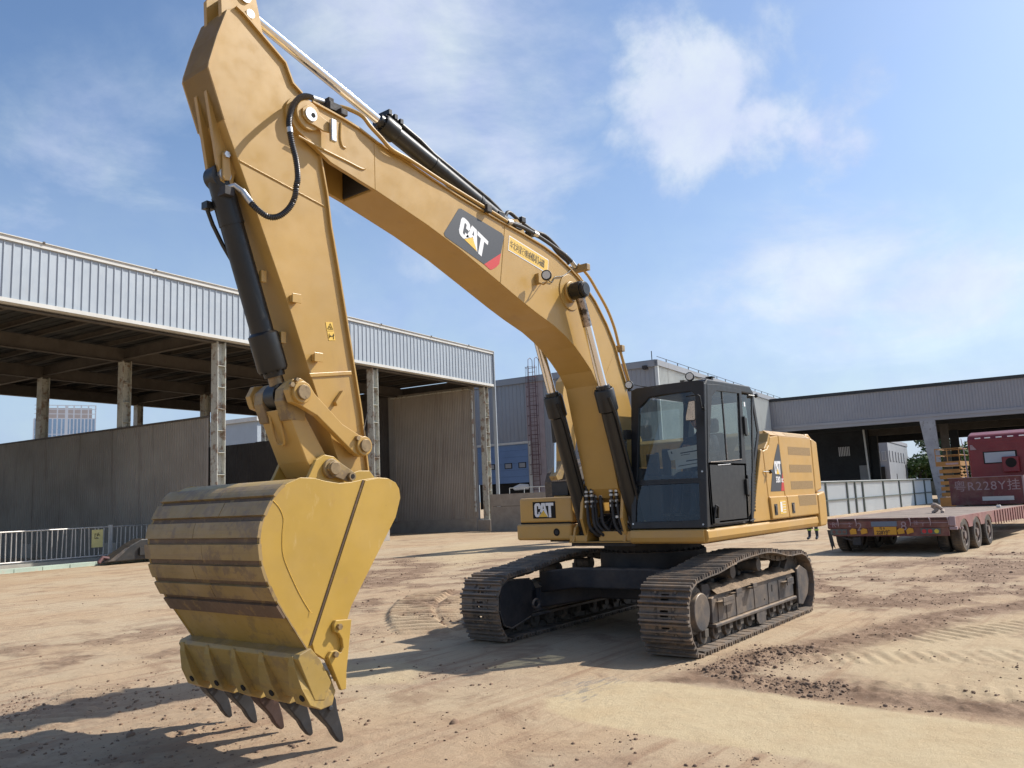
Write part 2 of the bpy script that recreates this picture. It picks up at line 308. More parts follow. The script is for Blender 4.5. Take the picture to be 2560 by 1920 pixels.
# ---------------- excavator ----------------
EX=empty('excavator','large yellow crawler excavator with black cab and raised arm, nearest the camera','excavator',(0,0,0))
BW=.25
boom_top=[(6.30,5.345),(6.19,5.385),(5.99,5.365),(5.81,5.345),(5.64,5.316),(5.42,5.25),(5.2,5.212),(4.70,5.105),(4.22,5.014),(3.57,4.915),(3.13,4.86),(2.75,4.80),(2.48,4.735),(2.2,4.625),(1.93,4.49),(1.67,4.30),(1.42,4.03),(1.245,3.77),(1.13,3.50),(.98,3.20),(.80,2.7),(.72,2.3),(.70,2.0)]
boom_bot=[(1.38,2.0),(1.55,2.62),(1.70,3.20),(1.83,3.371),(1.99,3.505),(2.17,3.64),(2.36,3.745),(2.59,3.845),(2.95,3.955),(3.25,4.06),(3.577,4.185),(4.241,4.436),(4.745,4.594),(5.21,4.714),(5.45,4.775)]
def boom():
    mb=MB()
    top=[p for p in boom_top if p[0]<5.45]
    foot=[(.74,1.85),(.85,1.74),(1.05,1.70),(1.25,1.76),(1.35,1.88)]
    mb.prism([(5.45,5.255)]+top+foot+boom_bot,-BW,BW)
    b=mb.build('boom',M['boomyellow'],EX,bevel=.006)
    # fork cheeks at the nose
    nose=[(5.45,5.255),(5.64,5.316),(5.81,5.345),(5.99,5.365),(6.19,5.385),(6.30,5.355),(6.385,5.29),(6.42,5.21),(6.40,5.13),(6.34,5.07),(6.145,4.975),(5.98,4.89),(5.70,4.83),(5.64,4.815),(5.45,4.775)]
    for s in (1,-1):
        m=MB(); m.prism(nose,s*.205,s*.249); m.build('fork_plate',M['boomyellow'],b,bevel=.004)
        m=MB(); m.cyl((6.245,s*.249,5.235),(6.245,s*.285,5.235),.135,n=28); m.build('pivot_boss',M['boomyellow'],b,smooth=True,bevel=.006)
        m=MB(); m.prism([(6.325,5.20),(6.33,5.27),(6.28,5.315),(6.2,5.315),(6.15,5.27),(6.03,5.23),(6.02,5.14),(6.10,5.13),(6.2,5.15),(6.27,5.155)],s*.286,s*.305); m.build('pin_retainer',M['boomyellow'],b,bevel=.004)
        m=MB(); m.cyl((6.245,s*.30,5.235),(6.245,s*.318,5.235),.062,n=24); m.mi=1; m.cyl((6.225,s*.318,5.232),(6.225,s*.321,5.232),.022,n=14); m.build('pivot_pin',[M['steel'],M['gap']],b,smooth=True)
        m=MB(); m.box((5.985,min(s*.306,s*.345),5.05),(6.045,max(s*.306,s*.345),5.26)); m.build('keeper_bar',M['steel'],b,bevel=.008)
    # top and bottom flanges, welds
    m=MB(); m.strip(boom_top[1:20],-BW-.022,BW+.022,.016,up=-1); m.build('top_flange',M['boomyellow'],b)
    m=MB()
    for a,c in (((3.475,4.90),(3.60,4.195)),((1.22,3.70),(1.66,3.13))):
        m.tube([(a[0],BW,a[1]),(c[0],BW,c[1])],.005,6)
    m.build('weld_seam',M['boomyellow'],b)
    # raised ribs on the nose side
    for s in (1,-1):
        m=MB(); m.tube(smoothpath([(6.34,s*.252,5.02),(6.1,s*.252,4.985),(5.80,s*.252,4.955),(5.62,s*.252,4.935),(5.57,s*.252,4.955)],3),.011,8); m.build('rib',M['boomyellow'],b,smooth=True)
        m=MB(); m.tube(smoothpath([(5.86,s*.252,5.31),(5.87,s*.252,5.17),(5.85,s*.252,5.09),(5.81,s*.252,5.08)],3),.011,8); m.build('rib',M['boomyellow'],b,smooth=True)
    # dark mouth plate behind the stick
    m=MB(); m.box((5.44,-.2,4.80),(5.47,.2,5.22)); m.build('closing_plate',M['darkframe'],b)
    # boom cylinder pin boss
    for s in (1,-1):
        m=MB(); m.cyl((2.225,s*.25,4.325),(2.225,s*.262,4.325),.23,n=36); m.build('boss_plate',M['boomyellow'],b,smooth=True,bevel=.006)
        m=MB(); m.cyl((2.235,s*.26,4.325),(2.235,s*.30,4.325),.135,n=32); m.build('pin_boss',M['boomyellow'],b,smooth=True,bevel=.01)
    m=MB(); m.cyl((2.25,-.52,4.32),(2.25,.52,4.32),.075,n=28); m.build('cylinder_pin',M['black'],b,smooth=True)
    # hinge foot brackets of cylinder on the top
    for s in (.07,-.07):
        m=MB(); m.prism([(3.35,4.86),(3.15,5.10),(3.02,5.12),(2.92,5.04),(2.80,4.80)],s-.02,s+.02); m.build('lug',M['boomyellow'],b)
    for (ax,az) in ((4.7,5.12),(3.4,4.91),(5.2,5.22)): pass
    return b
BOOM=boom()
yn=Vector((0,1,0))
def plate_on_y(poly,y,t,name,mt,parent,bevel=0):
    m=MB(); m.prism(poly,y,y+t); return m.build(name,mt,parent,bevel=bevel)
plate_on_y([(4.262,4.893),(4.225,4.905),(3.535,4.787),(3.503,4.752),(3.572,4.545),(3.874,4.358),(4.489,4.533),(4.507,4.565)],BW+.001,.002,'decal',M['decal'],BOOM)
plate_on_y([(3.874,4.358),(3.572,4.545),(3.61,4.416),(3.655,4.375),(3.745,4.322),(3.78,4.318)],BW+.001,.0022,'decal_stripe',M['red'],BOOM)
def affine(o,px,py):   # maps unit emblem coords: o=origin, px=point at (1,0), py=point at (0,.62)
    o,px,py=Vector(o),Vector(px),Vector(py)
    return lambda x,y:o+(px-o)*x+(py-o)*(y/.62)
emblem(affine((4.283,BW+.003,4.612),(3.855,BW+.003,4.418),(4.215,BW+.003,4.83)),BOOM,.0012,yn)
# dealer sticker
D0=Vector((3.439,BW,4.612));DX=Vector((2.681,BW,4.477));DY=Vector((3.407,BW,4.795))
def dmap(lift):
    return lambda x,y:D0+(DX-D0)*x+(DY-D0)*y+yn*lift
def quad(mapf,poly,lift,name,mt,parent):
    m=MB(); n=len(poly); q=[mapf(*p) for p in poly]; m.add(q,[tuple(range(n))]); o=m.build(name,mt,parent); return o
plate_on_y([(3.439,4.612),(2.681,4.477),(2.651,4.66),(3.407,4.795)],BW+.001,.002,'sticker',M['white'],BOOM)
f=dmap(.004); quad(f,[(.012,.06),(.988,.06),(.988,.94),(.012,.94)],0,'sticker_face',M['stickeryellow'],BOOM)
f2=dmap(.0055)
text_mb('华北利星行機械',1,lambda x,y:f2(.03+x*.0735,.27+y*.58),'sticker_text',M['ink'],BOOM)
text_mb('400-813-6688',1,lambda x,y:f2(.545+x*.062,.24+y*.78),'sticker_text',M['ink'],BOOM,bold=.012)
# work lamp on boom
LP=MB(); LP.cyl((2.93,.41,4.375),(2.975,.44,4.37),.062,n=24); LPo=LP.build('work_lamp',M['black'],EX,smooth=True,bevel=.006)
m=MB(); m.cyl((2.976,.4405,4.3695),(2.981,.4435,4.369),.047,n=24); m.build('lens',M['lens'],LPo,smooth=True)
m=MB(); m.box((2.90,BW,4.30),(2.935,.30,4.43)); m.tube([(2.92,.28,4.32),(2.93,.36,4.28),(2.95,.42,4.29),(2.955,.425,4.33)],.010,6); m.build('bracket',M['boomyellow'],LPo)
m=MB(); m.tube(smoothpath([(2.93,.41,4.31),(2.85,.36,4.33),(2.75,.28,4.40),(2.62,.262,4.38),(2.55,.262,4.46),(2.40,.262,4.50),(2.25,.262,4.58),(2.15,.27,4.66)],3),.006,6); m.build('cable',M['rubber'],LPo)

# ---- stick ----
SW=.188
sf=[(7.01,5.93),(7.10,5.664),(7.172,5.40),(7.178,5.35),(7.03,4.953),(6.79,4.409),(6.65,4.08),(6.416,3.533),(6.24,3.08),(6.07,2.645),(5.967,2.393),(5.87,2.14),(5.80,1.95)]
sr=[(5.545,2.0),(5.626,2.633),(5.71,3.08),(5.88,3.98),(5.945,4.30),(5.985,4.60),(6.055,4.93),(6.045,5.10),(6.06,5.26),(6.13,5.39),(6.265,5.46),(6.365,5.52),(6.443,5.68),(6.644,5.812),(6.86,5.955),(6.93,5.985)]
def stick():
    m=MB(); m.prism(sf+[(5.74,1.85),(5.64,1.80),(5.56,1.88)]+sr,-SW,SW); st=m.build('stick',M['boomyellow'],EX,bevel=.005)
    m=MB(); m.strip(sr[7::-1],-SW-.028,SW+.028,.015,up=1); m.build('rear_flange',M['boomyellow'],st)
    m=MB(); m.strip(sr[10:],-SW-.028,SW+.028,.015,up=1); m.build('rear_flange',M['boomyellow'],st)
    m=MB(); m.strip(sf[:5],-SW-.012,SW+.012,.012,up=-1); m.build('front_flange',M['boomyellow'],st)
    m=MB(); m.tube([(6.885,SW,4.645),(5.995,SW,4.475)],.009,6); m.build('weld_seam',M['boomyellow'],st,smooth=True)
    m=MB(); m.prism([(6.19,2.90),(6.205,2.935),(5.735,3.00),(5.725,2.965)],SW,SW+.014); m.build('weld_seam',M['boomyellow'],st,bevel=.005)
    m=MB(); m.cyl((6.24,-.21,5.235),(6.24,.21,5.235),.20,n=32); m.build('pivot_tube',M['boomyellow'],st,smooth=True)
    for s in (.11,-.11):   # ears for the arm cylinder
        m=MB(); m.prism([(7.02,5.86),(7.03,6.12),(6.94,6.27),(6.80,6.32),(6.70,6.26),(6.66,6.10),(6.62,5.92),(6.46,5.68)],s-.022,s+.022); m.build('ear',M['boomyellow'],st,bevel=.004)
    m=MB(); m.cyl((6.80,-.15,6.17),(6.80,.15,6.17),.055,n=20); m.cyl((6.76,.13,6.02),(6.76,.165,6.02),.04,n=16); m.build('pin',M['steel'],st,smooth=True)
    # bracket for the bucket cylinder (two cheeks on the front face)
    for s in (.075,-.075):
        m=MB(); m.prism([(7.13,5.20),(7.02,4.60),(6.99,4.47),(6.93,4.44),(6.88,4.47),(6.85,4.62),(6.98,4.95),(7.10,5.28)],s-.02,s+.02); m.build('lug',M['boomyellow'],st,bevel=.004)
    m=MB(); m.cyl((6.955,-.11,4.53),(6.955,.104,4.53),.055,n=20); m.build('pin',M['steel'],st,smooth=True)
    m=MB(); m.prism([(6.99,4.50),(6.97,4.47),(6.93,4.48),(6.915,4.53),(6.935,4.71),(6.97,4.73),(6.995,4.70)],.105,.125); m.build('keeper_plate',M['boomyellow'],st,bevel=.004)
    m=MB(); m.cyl((6.962,.125,4.69),(6.962,.145,4.69),.028,n=6); m.build('bolt',M['steel'],st)
    for x,z in ((6.36,3.56),(6.135,3.075)):
        m=MB(); m.box((x-.035,SW,z-.03),(x+.035,SW+.05,z+.03)); m.box((x-.045,SW+.05,z-.04),(x+.045,SW+.058,z+.04)); m.build('lug',M['boomyellow'],st,bevel=.003)
    m=MB(); m.prism([(5.945,2.70),(5.93,2.665),(5.84,2.78),(5.86,2.81)],SW,SW+.045); m.build('lug',M['boomyellow'],st,bevel=.003)
    for x,z in ((6.58,3.74),(6.385,3.24)):
        m=MB(); m.box((x-.02,.06,z-.05),(x+.03,.10,z+.05)); m.build('lug',M['boomyellow'],st,bevel=.003)
    # warning stickers
    for (a,b_) in (((6.013,3.412),(6.0,3.335)),((5.997,3.33),(5.98,3.25))):
        m=MB(); m.prism([(a[0],a[1]),(a[0]-.075,a[1]+.01),(b_[0]-.073,b_[1]+.01),(b_[0],b_[1])],SW+.001,SW+.003); m.build('warning_sticker',M['stickeryellow'],st)
    m=MB(); c=Vector((5.966,SW+.0045,3.378))
    for p,q_ in (((.028,-.025),(-.002,.028)),((-.002,.028),(-.030,-.022)),((-.030,-.022),(.028,-.025)),((.0,.0),(-.012,-.018)),((.006,.004),(.012,-.018))): m.tube([c+Vector((p[0],0,p[1])),c+Vector((q_[0],0,q_[1]))],.0022,4)
    c=Vector((5.950,SW+.0045,3.292))
    for p,q_ in (((.026,-.02),(.026,.02)),((.018,0),(-.018,0)),((-.022,-.024),(-.022,.016)),((-.014,.012),(-.03,.012)),((-.022,.016),(-.022,.026)),((.018,0),(.010,.007)),((.018,0),(.010,-.007))): m.tube([c+Vector((p[0],0,p[1])),c+Vector((q_[0],0,q_[1]))],.003,4)
    m.build('warning_symbol',M['ink'],st)['kind']='stuff'
    # wire sticking out near lower link
    m=MB(); m.tube(smoothpath([(5.68,.30,2.38),(5.66,.27,2.46),(5.60,.22,2.53),(5.53,.18,2.64),(5.46,.14,2.70)],3),.005,5); m.build('wire',M['rubber'],st)
    return st
STICK=stick()
def cylinder(name,gland0,base,rodend,rb,rr,y=0,glandr=None,glandL=.22,parent=EX,dirty=0.0,mt='black',rodm='chrome'):
    a,b,c=Vector(base),Vector(gland0),Vector(rodend); d=(b-a).normalized(); gr=glandr or rb*1.22
    m=MB(); m.cyl(a,b-d*glandL*.5,rb,n=32); o=m.build(name,M[mt],parent,smooth=True,bevel=.004)
    m=MB(); m.tube([b-d*glandL,b-d*glandL*.93,b-d*.02,b],[rb*1.01,gr,gr,gr*.93],32); m.build('gland',M[mt],o,smooth=True)
    m=MB(); m.tube([b,b+d*.05],[gr*.72,gr*.68],28); m.build('gland_seal',M[mt],o,smooth=True)
    m=MB()
    for k in range(10):
        t=2*math.pi*k/10; u=d.orthogonal().normalized(); w=d.cross(u); p=b+(u*math.cos(t)+w*math.sin(t))*gr*.82; m.cyl(p,p+d*.014,gr*.08,n=6)
    m.build('bolt_ring',M[mt],o)
    m=MB(); dd=(c-b).normalized(); 
    if dirty: 
        k=b+(c-b)*(1-dirty); m.cyl(b,k,rr,n=28); m.mi=1; m.cyl(k,c,rr*1.02,n=28)
    else: m.cyl(b,c,rr,n=28)
    m.build('rod',[M[rodm],M['dirtychrome']],o,smooth=True)
    m=MB(); m.cyl(c-Vector((0,.07,0)),c+Vector((0,.07,0)),rr*1.9,n=24); m.build('rod_eye',M['black'] if mt=='black' else M[mt],o,smooth=True)
    m=MB(); m.cyl(a-Vector((0,.065,0)),a+Vector((0,.065,0)),rb*1.05,n=24); m.build('base_eye',M[mt],o,smooth=True)
    return o
AC=cylinder('arm_cylinder',(5.12,0,5.65),(3.04,0,5.015),(6.80,0,6.17),.088,.049,glandL=.2)
m=MB(); m.tube([(5.05,.03,5.76),(4.6,.03,5.62),(4.4,.03,5.53),(3.5,.03,5.27),(3.3,.0,5.22),(3.18,0,5.16)],.028,10); m.tube([(4.9,-.06,5.72),(4.35,-.06,5.55),(3.5,-.05,5.29)],.026,10)
for x in (5.06,4.98,4.9): m.box((x-.02,-.08,5.74-(5.06-x)*.3),(x+.02,.08,5.79-(5.06-x)*.3))
m.build('oil_pipe',M['black'],AC,smooth=True)
m=MB(); m.tube([(4.36,0,5.42-.005),(4.40,0,5.43)],.094,28); m.tube([(3.62,0,5.19),(3.66,0,5.205)],.094,28); m.build('band',M['black'],AC,smooth=True)
BC=cylinder('bucket_cylinder',(6.425,0,2.96),(6.955,0,4.53),(6.372,0,2.742),.098,.058,glandr=.128,glandL=.34,rodm='oldsteel')
m=MB(); m.tube([(7.00,-.06,4.33),(6.99,-.10,4.26),(6.93,-.12,4.16),(6.85,-.10,4.0),(6.765,-.08,3.86)],.018,8); m.box((6.95,-.13,4.27),(7.03,-.05,4.33)); m.build('oil_pipe',M['black'],BC,smooth=True)
m=MB(); d=(Vector((6.955,0,4.53))-Vector((6.425,0,2.96))).normalized(); q=Vector((6.955,0,4.53))
m.tube([q-d*.16,q-d*.40],.104,28); m.tube([q-d*.03,q-d*.17],.085,24); m.build('cylinder_head',M['black'],BC,smooth=True)
m=MB(); m.box((6.90,.02,4.345),(6.99,.15,4.42)); m.build('port_block',M['darkframe'],BC,bevel=.004)
# boom lift cylinders
for s in (1,-1):
    o=cylinder('boom_cylinder',(1.80,s*.395,3.12),(1.14,s*.395,1.30),(2.25,s*.395,4.32),.105,.058,glandr=.128,glandL=.30,dirty=.36 if s>0 else .3)
    m=MB(); m.cyl((2.25,s*.31,4.32),(2.25,s*.50,4.32),.098,n=28); m.build('rod_head',M['black'],o,smooth=True,bevel=.005)
    m=MB(); m.cyl((2.25,s*.50,4.32),(2.25,s*.51,4.32),.088,n=28); m.mi=1
    for k in range(3):
        t=2*math.pi*k/3+.4; m.cyl((2.25+.045*math.cos(t),s*.51,4.32+.045*math.sin(t)),(2.25+.045*math.cos(t),s*.513,4.32+.045*math.sin(t)),.018,n=12)
    m.build('pin_cap',[M['frame'],M['gap']],o,smooth=True)
    m=MB(); m.tube([(1.86,s*.395+.11,3.0),(1.72,s*.395+.12,2.75),(1.30,s*.395+.12,1.65)],.018,8); m.build('oil_pipe',M['black'],o,smooth=True)
# linkage
for s in (1,-1):
    m=MB(); m.prism([(6.46,2.66),(6.50,2.76),(6.45,2.85),(6.37,2.865),(6.28,2.82),(6.22,2.74),(5.93,2.50),(5.74,2.41),(5.64,2.39),(5.60,2.31),(5.64,2.235),(5.72,2.22),(5.80,2.25),(6.20,2.56),(6.36,2.63)],s*.235,s*.30); LK2=m.build('side_link',M['boomyellow'],EX,bevel=.006)
    if s>0: LK=LK2
m=MB(); m.cyl((6.372,-.36,2.742),(6.372,.36,2.742),.062,n=24); m.build('link_pin',M['oldsteel'],LK,smooth=True,bevel=.004)
m=MB(); m.cyl((5.70,-.34,2.315),(5.70,.345,2.315),.058,n=24); m.build('link_pin',M['oldsteel'],LK,smooth=True,bevel=.004)
for s in (1,-1):
    m=MB(); m.cyl((6.372,s*.225,2.742),(6.372,s*.335,2.742),.092,n=28); m.build('boss',M['boomyellow'],LK,smooth=True,bevel=.006)
    m=MB(); m.cyl((5.70,s*.20,2.315),(5.70,s*.325,2.315),.085,n=28); m.build('boss',M['boomyellow'],LK,smooth=True,bevel=.006)
m=MB(); m.cyl((6.47,.30,2.80),(6.47,.33,2.80),.022,n=6); m.cyl((6.42,.30,2.845),(6.42,.33,2.845),.018,n=6); m.cyl((5.78,.30,2.38),(5.78,.335,2.38),.022,n=6); m.build('bolt',M['oldsteel'],LK)
hp=[(6.47,2.79),(6.37,2.86),(6.28,2.80),(6.24,2.66),(5.98,2.21),(5.95,2.10),(6.02,2.03),(6.10,2.03),(6.20,2.10),(6.34,2.40),(6.47,2.66)]
m=MB(); m.prism([(6.44,2.62),(6.27,2.60),(5.97,2.14),(6.15,2.05),(6.24,2.18)],-.20,.20); H=m.build('power_link',M['boomyellow'],EX,bevel=.01)
for s in (1,-1):
    m=MB(); m.prism([(6.48,2.68),(6.47,2.78),(6.38,2.86),(6.28,2.82),(6.25,2.70),(6.25,2.52),(6.42,2.52)],s*.085,s*.205); m.build('clevis',M['bucketworn'],H,bevel=.01)
m=MB(); m.cyl((6.045,-.225,2.115),(6.045,.225,2.115),.10,n=28); m.build('cross_tube',M['bucketworn'],H,smooth=True)
m=MB(); m.tube(smoothpath([(6.42,-.06,2.58),(6.36,-.06,2.36),(6.34,0,2.33),(6.36,.06,2.36),(6.42,.06,2.58)],3),.012,6); m.build('rim',M['boomyellow'],H,smooth=True)

# ---- bucket ----
side=[(6.967,1.907),(6.866,1.975),(6.745,2.018),(6.621,2.014),(6.511,1.99),(6.379,1.972),(6.263,1.978),(6.142,1.998),(5.98,2.015),(5.87,2.008),(5.79,1.975),(5.745,1.915),(5.735,1.842),(5.793,1.684),(5.883,1.563),(6.057,1.329),(6.202,1.133),(6.282,1.025),(6.335,.90),(6.375,.60),(6.44,.49),(6.53,.66),(6.70,.755)]
back=[(6.704,.762),(6.872,1.003),(6.986,1.178),(7.073,1.361),(7.105,1.524),(7.097,1.658),(7.049,1.778),(6.967,1.907)]
def bucket():
    shell=[(6.15,1.93),(6.30,1.95),(6.50,1.975),(6.63,2.005),(6.75,2.01),(6.866,1.968),(6.96,1.90),(7.042,1.775),(7.09,1.655),(7.098,1.524),(7.066,1.361),(6.98,1.18),(6.866,1.006),(6.70,.765)]
    sp=[(p.x,p.z) for p in smoothpath([(x,0,z) for x,z in shell],3)]
    m=MB(); m.strip(sp,-.752,.783,.03,up=-1); B=m.build('bucket',[M['bucketback']],EX,smooth=True,ang=25)
    sd=[(p.x,p.z) for p in smoothpath([(x,0,z) for x,z in back],3)]
    for s in (1,-1):
        q_=1 if s>0 else .96
        m=MB(); m.prism(sd+side[1:-1],s*.765*q_,s*.785*q_); m.build('side_plate',M['bucket'],B,bevel=.004)
        m=MB(); m.prism([(6.122,1.990),(5.98,2.010),(5.87,2.003),(5.79,1.97),(5.75,1.915),(5.74,1.842),(5.798,1.684),(5.888,1.563),(6.062,1.329),(6.207,1.133),(6.287,1.025),(6.34,.90),(6.38,.60),(6.445,.50),(6.53,.66),(6.64,.735),(6.66,.80)],s*.786,s*.800); m.build('side_bar',M['bucket'],B,bevel=.003)
        m=MB(); m.tube([(6.133,s*.788,1.992),(6.40,s*.788,1.40),(6.674,s*.788,.79)],.0085,6); m.build('weld_seam',M['bucketstrip'],B)
        # edge bar that follows the curved back
        m=MB(); m.strip(sd,s*.772*q_,s*.792*q_,.010,up=1); m.build('edge_bar',M['bucketworn'],B)
    # wear strips across the back
    P=[Vector((x,0,z)) for x,z in [(p.x,p.z) for p in smoothpath([(x,0,z) for x,z in shell],10)]]
    L=[0]
    for i in range(1,len(P)): L.append(L[-1]+(P[i]-P[i-1]).length)
    def at(s_):
        for i in range(1,len(P)):
            if L[i]>=s_: 
                t=(s_-L[i-1])/(L[i]-L[i-1]); return P[i-1].lerp(P[i],t),(P[i]-P[i-1]).normalized()
        return P[-1],(P[-1]-P[-2]).normalized()
    def nearest(x,z): return L[min(range(len(P)),key=lambda i:(P[i]-Vector((x,0,z))).length)]
    s0=nearest(6.90,1.95); s1=nearest(6.885,1.03); n=7; pitch=(s1-s0)/(n-.28)
    for k in range(n):
        a=s0+k*pitch; pts=[]
        for j in range(5):
            p,d=at(a+pitch*.72*j/4); nn=Vector((-d.z,0,d.x)); nn=nn if nn.dot(p-Vector((6.4,0,1.4)))>0 else -nn; pts.append(p+nn*.0)
        th=.026
        m=MB()
        # strip made of two lengths with a small step, like welded flat bars
        cut=rng.uniform(-.2,.3)
        e0,e1=rng.uniform(0,.02,2)
        for (ya,yb) in ((-.755-e0,cut-.003),(cut+.003,.79+e1)):
            m.strip([(p.x,p.z) for p in pts],ya,yb,th+rng.uniform(-.002,.002),up=1 if (Vector((-(pts[1]-pts[0]).z,0,(pts[1]-pts[0]).x))).dot(pts[0]-Vector((6.4,0,1.4)))>0 else -1)
        m.build('wear_strip',M['bucketworn'] if k in(0,1,2,3,4,5) else M['bucketstrip'],B)
        if k<n-1:
            pts=[]
            for j in range(3):
                p,d=at(a+pitch*(.74+.24*j/2)); pts.append(p)
            m=MB(); m.strip([(p.x,p.z) for p in pts],-.756,.786,.004,up=1 if (Vector((-(pts[1]-pts[0]).z,0,(pts[1]-pts[0]).x))).dot(pts[0]-Vector((6.4,0,1.4)))>0 else -1); m.build('recess_line',M['bucketstrip'],B)  # darker line in the recess between two strips
    m=MB(); m.tube([(p.x,.802 if p.x<6.66 else .787,p.z) for p in smoothpath([(6.99,0,1.855),(6.935,0,1.80),(6.90,0,1.72),(6.91,0,1.60),(6.90,0,1.45),(6.81,0,1.256),(6.73,0,1.12),(6.66,0,1.02)],4)],.0028,4); m.build('scratch_weld',M['stickeryellow'],B)
    # lip block
    m=MB(); m.prism([(6.685,.775),(6.785,.745),(6.80,.715),(6.655,.40),(6.56,.385),(6.50,.50),(6.60,.68)],-.80,.815); LIP=m.build('lip',M['bucketback'],B,bevel=.006)
    for i in range(5):
        y=-.735+.3675*i; w0=.075; w1=.070
        m=MB(); vs=[]
        pr=[(6.805,.735,.020),(6.805,.66,.040),(6.765,.50,.078),(6.70,.375,.085),(6.60,.325,.080),(6.49,.335,.075),(6.455,.43,.070),(6.50,.58,.045)]
        n=len(pr); m.add([(x,y-w,z) for x,z,w in pr]+[(x,y+w,z) for x,z,w in pr],[tuple(range(n)),tuple(range(2*n-1,n-1,-1))]+[(j,j+n,(j+1)%n+n,(j+1)%n) for j in range(n)])
        m.build('tooth_adapter',M['bucketback'],B,bevel=.006)
        m=MB(); m.cyl((6.70,y+.03,.44),(6.735,y+.03,.425),.026,n=14); m.build('adapter_hole',M['gap'],B)
        # tooth: four sided wedge that narrows and bends to its tip
        sec=[(6.545,.375,.088,.066),(6.515,.325,.086,.064),(6.475,.255,.066,.050),(6.43,.185,.050,.038),(6.40,.12,.042,.036),(6.370,.06,.026,.030),(6.352,.035,.014,.022)]
        m=MB(); vs=[]
        d=Vector((-.52,0,-.85)).normalized(); nn=Vector((.85,0,-.52))
        for x,z,h,w in sec:
            for (a,b) in ((1,1),(1,-1),(-1,-1),(-1,1)):
                for e in (0,):
                    p=Vector((x,y,z))+nn*(h*a*.95)+Vector((0,b*w*(.8 if a>0 else 1),0)); vs.append(p)
        k=len(sec); fs=[(i_*4+j,i_*4+(j+1)%4,(i_+1)*4+(j+1)%4,(i_+1)*4+j) for i_ in range(k-1) for j in range(4)]+[(3,2,1,0),tuple((k-1)*4+j for j in range(4))]
        m.add(vs,fs); m.cyl((6.50,y+.05,.315),(6.50,y+.074,.315),.022,n=14)
        m.build('tooth',M['toothred'] if i==2 else M['tooth'],B,bevel=.008)
    cut=[(6.488,.91),(6.469,.945),(6.315,.932),(6.331,.831),(6.35,.70),(6.372,.56),(6.378,.43),(6.425,.43),(6.545,.69),(6.515,.725),(6.465,.73),(6.425,.70),(6.40,.735),(6.41,.80),(6.44,.845),(6.48,.86)]
    for s in (1,-1):
        m=MB(); m.prism(cut,s*.802,s*.835); c=m.build('side_cutter',M['bucket'],B,bevel=.005)
    for x,z in ((6.445,.895),(6.485,.70)):
        m=MB(); m.cyl((x,.836,z),(x,.862,z),.024,n=6); m.build('bolt',M['oldsteel'],B,bevel=.002)
    # hinge ears
    for s in (1,-1):
        m=MB(); m.prism([(6.33,1.95),(6.25,2.08),(6.19,2.19),(6.10,2.235),(6.0,2.22),(5.90,2.15),(5.84,2.07),(5.72,2.10),(5.60,2.10),(5.50,2.0),(5.52,1.86),(5.68,1.72),(6.0,1.60),(6.3,1.70)],s*.225,s*.265); m.build('hinge_ear',M['bucket'],B,bevel=.006)
        m=MB(); m.cyl((6.045,s*.265,2.115),(6.045,s*.30,2.115),.085,n=26); m.build('hinge_boss',M['bucketworn'],B,smooth=True,bevel=.006)
    m=MB(); m.prism([(6.11,2.11),(6.09,2.16),(6.04,2.185),(5.98,2.165),(5.84,2.09),(5.82,2.04),(5.85,2.00),(5.90,2.0),(6.06,2.05)],.30,.325); m.build('pin_retainer',M['bucketworn'],B,bevel=.006)
    m=MB(); m.cyl((6.045,-.31,2.115),(6.045,.345,2.115),.055,n=24); m.build('hinge_pin',M['oldsteel'],B,smooth=True,bevel=.004)
    m=MB(); m.cyl((5.875,.32,2.045),(5.875,.36,2.045),.036,n=20); m.mi=1; m.cyl((5.875,.36,2.045),(5.875,.363,2.045),.02,n=14); m.build('retainer_bolt',[M['oldsteel'],M['gap']],B,smooth=True)
    m=MB(); m.cyl((5.64,-.31,1.93),(5.64,.31,1.93),.06,n=24); m.build('hinge_pin',M['oldsteel'],B,smooth=True)
    m=MB(); m.prism([(6.30,1.92),(6.30,1.98),(6.62,2.0),(6.60,1.90)],-.25,.25); m.build('torque_plate',M['bucket'],B,bevel=.004)
    return B
BUCKET=bucket()
# ---- hoses and pipes on the boom ----
hose=[(5.953,.12,5.53),(6.077,.15,5.501),(6.212,.22,5.45),(6.352,.3,5.359),(6.482,.38,5.216),(6.549,.42,5.087),(6.576,.44,4.98),(6.559,.45,4.835),(6.516,.45,4.689),(6.483,.43,4.545),(6.492,.42,4.466),(6.493,.4,4.377),(6.53,.37,4.28),(6.602,.33,4.203),(6.686,.3,4.186),(6.763,.26,4.242),(6.811,.22,4.314),(6.853,.18,4.401)]
P=smoothpath(hose,10)
m=MB(); m.tube(P,.021,12); HO=m.build('bucket_hose',M['rubber'],EX,smooth=True)
m=MB()   # spring guard
L=0; 
for i in range(14,len(P)-14): 
    pass
coil=[];ph=0
for i in range(12,len(P)-13):
    a,b=P[i],P[i+1]; d=(b-a).normalized(); u=d.cross(Vector((0,1,0))); u=u.normalized() if u.length>.01 else Vector((1,0,0)); w=d.cross(u)
    k=10
    for j in range(k):
        t=j/k; ph+=2*math.pi*(b-a).length/k/.016; coil.append(a.lerp(b,t)+(u*math.cos(ph)+w*math.sin(ph))*.0235)
m.tube(coil,.0042,4,caps=False); m.build('spring_guard',M['spring'],HO,smooth=True)
m=MB(); m.cyl(P[2],P[14],.026,n=14); m.build('hose_fitting',M['steel'],HO,smooth=True); m=MB(); m.cyl(P[-14],P[-2],.026,n=14); m.tube([P[-3],(6.90,.14,4.44),(6.935,.12,4.42),(6.945,.10,4.39)],.024,12); m.build('hose_fitting',M['steel'],HO,smooth=True)
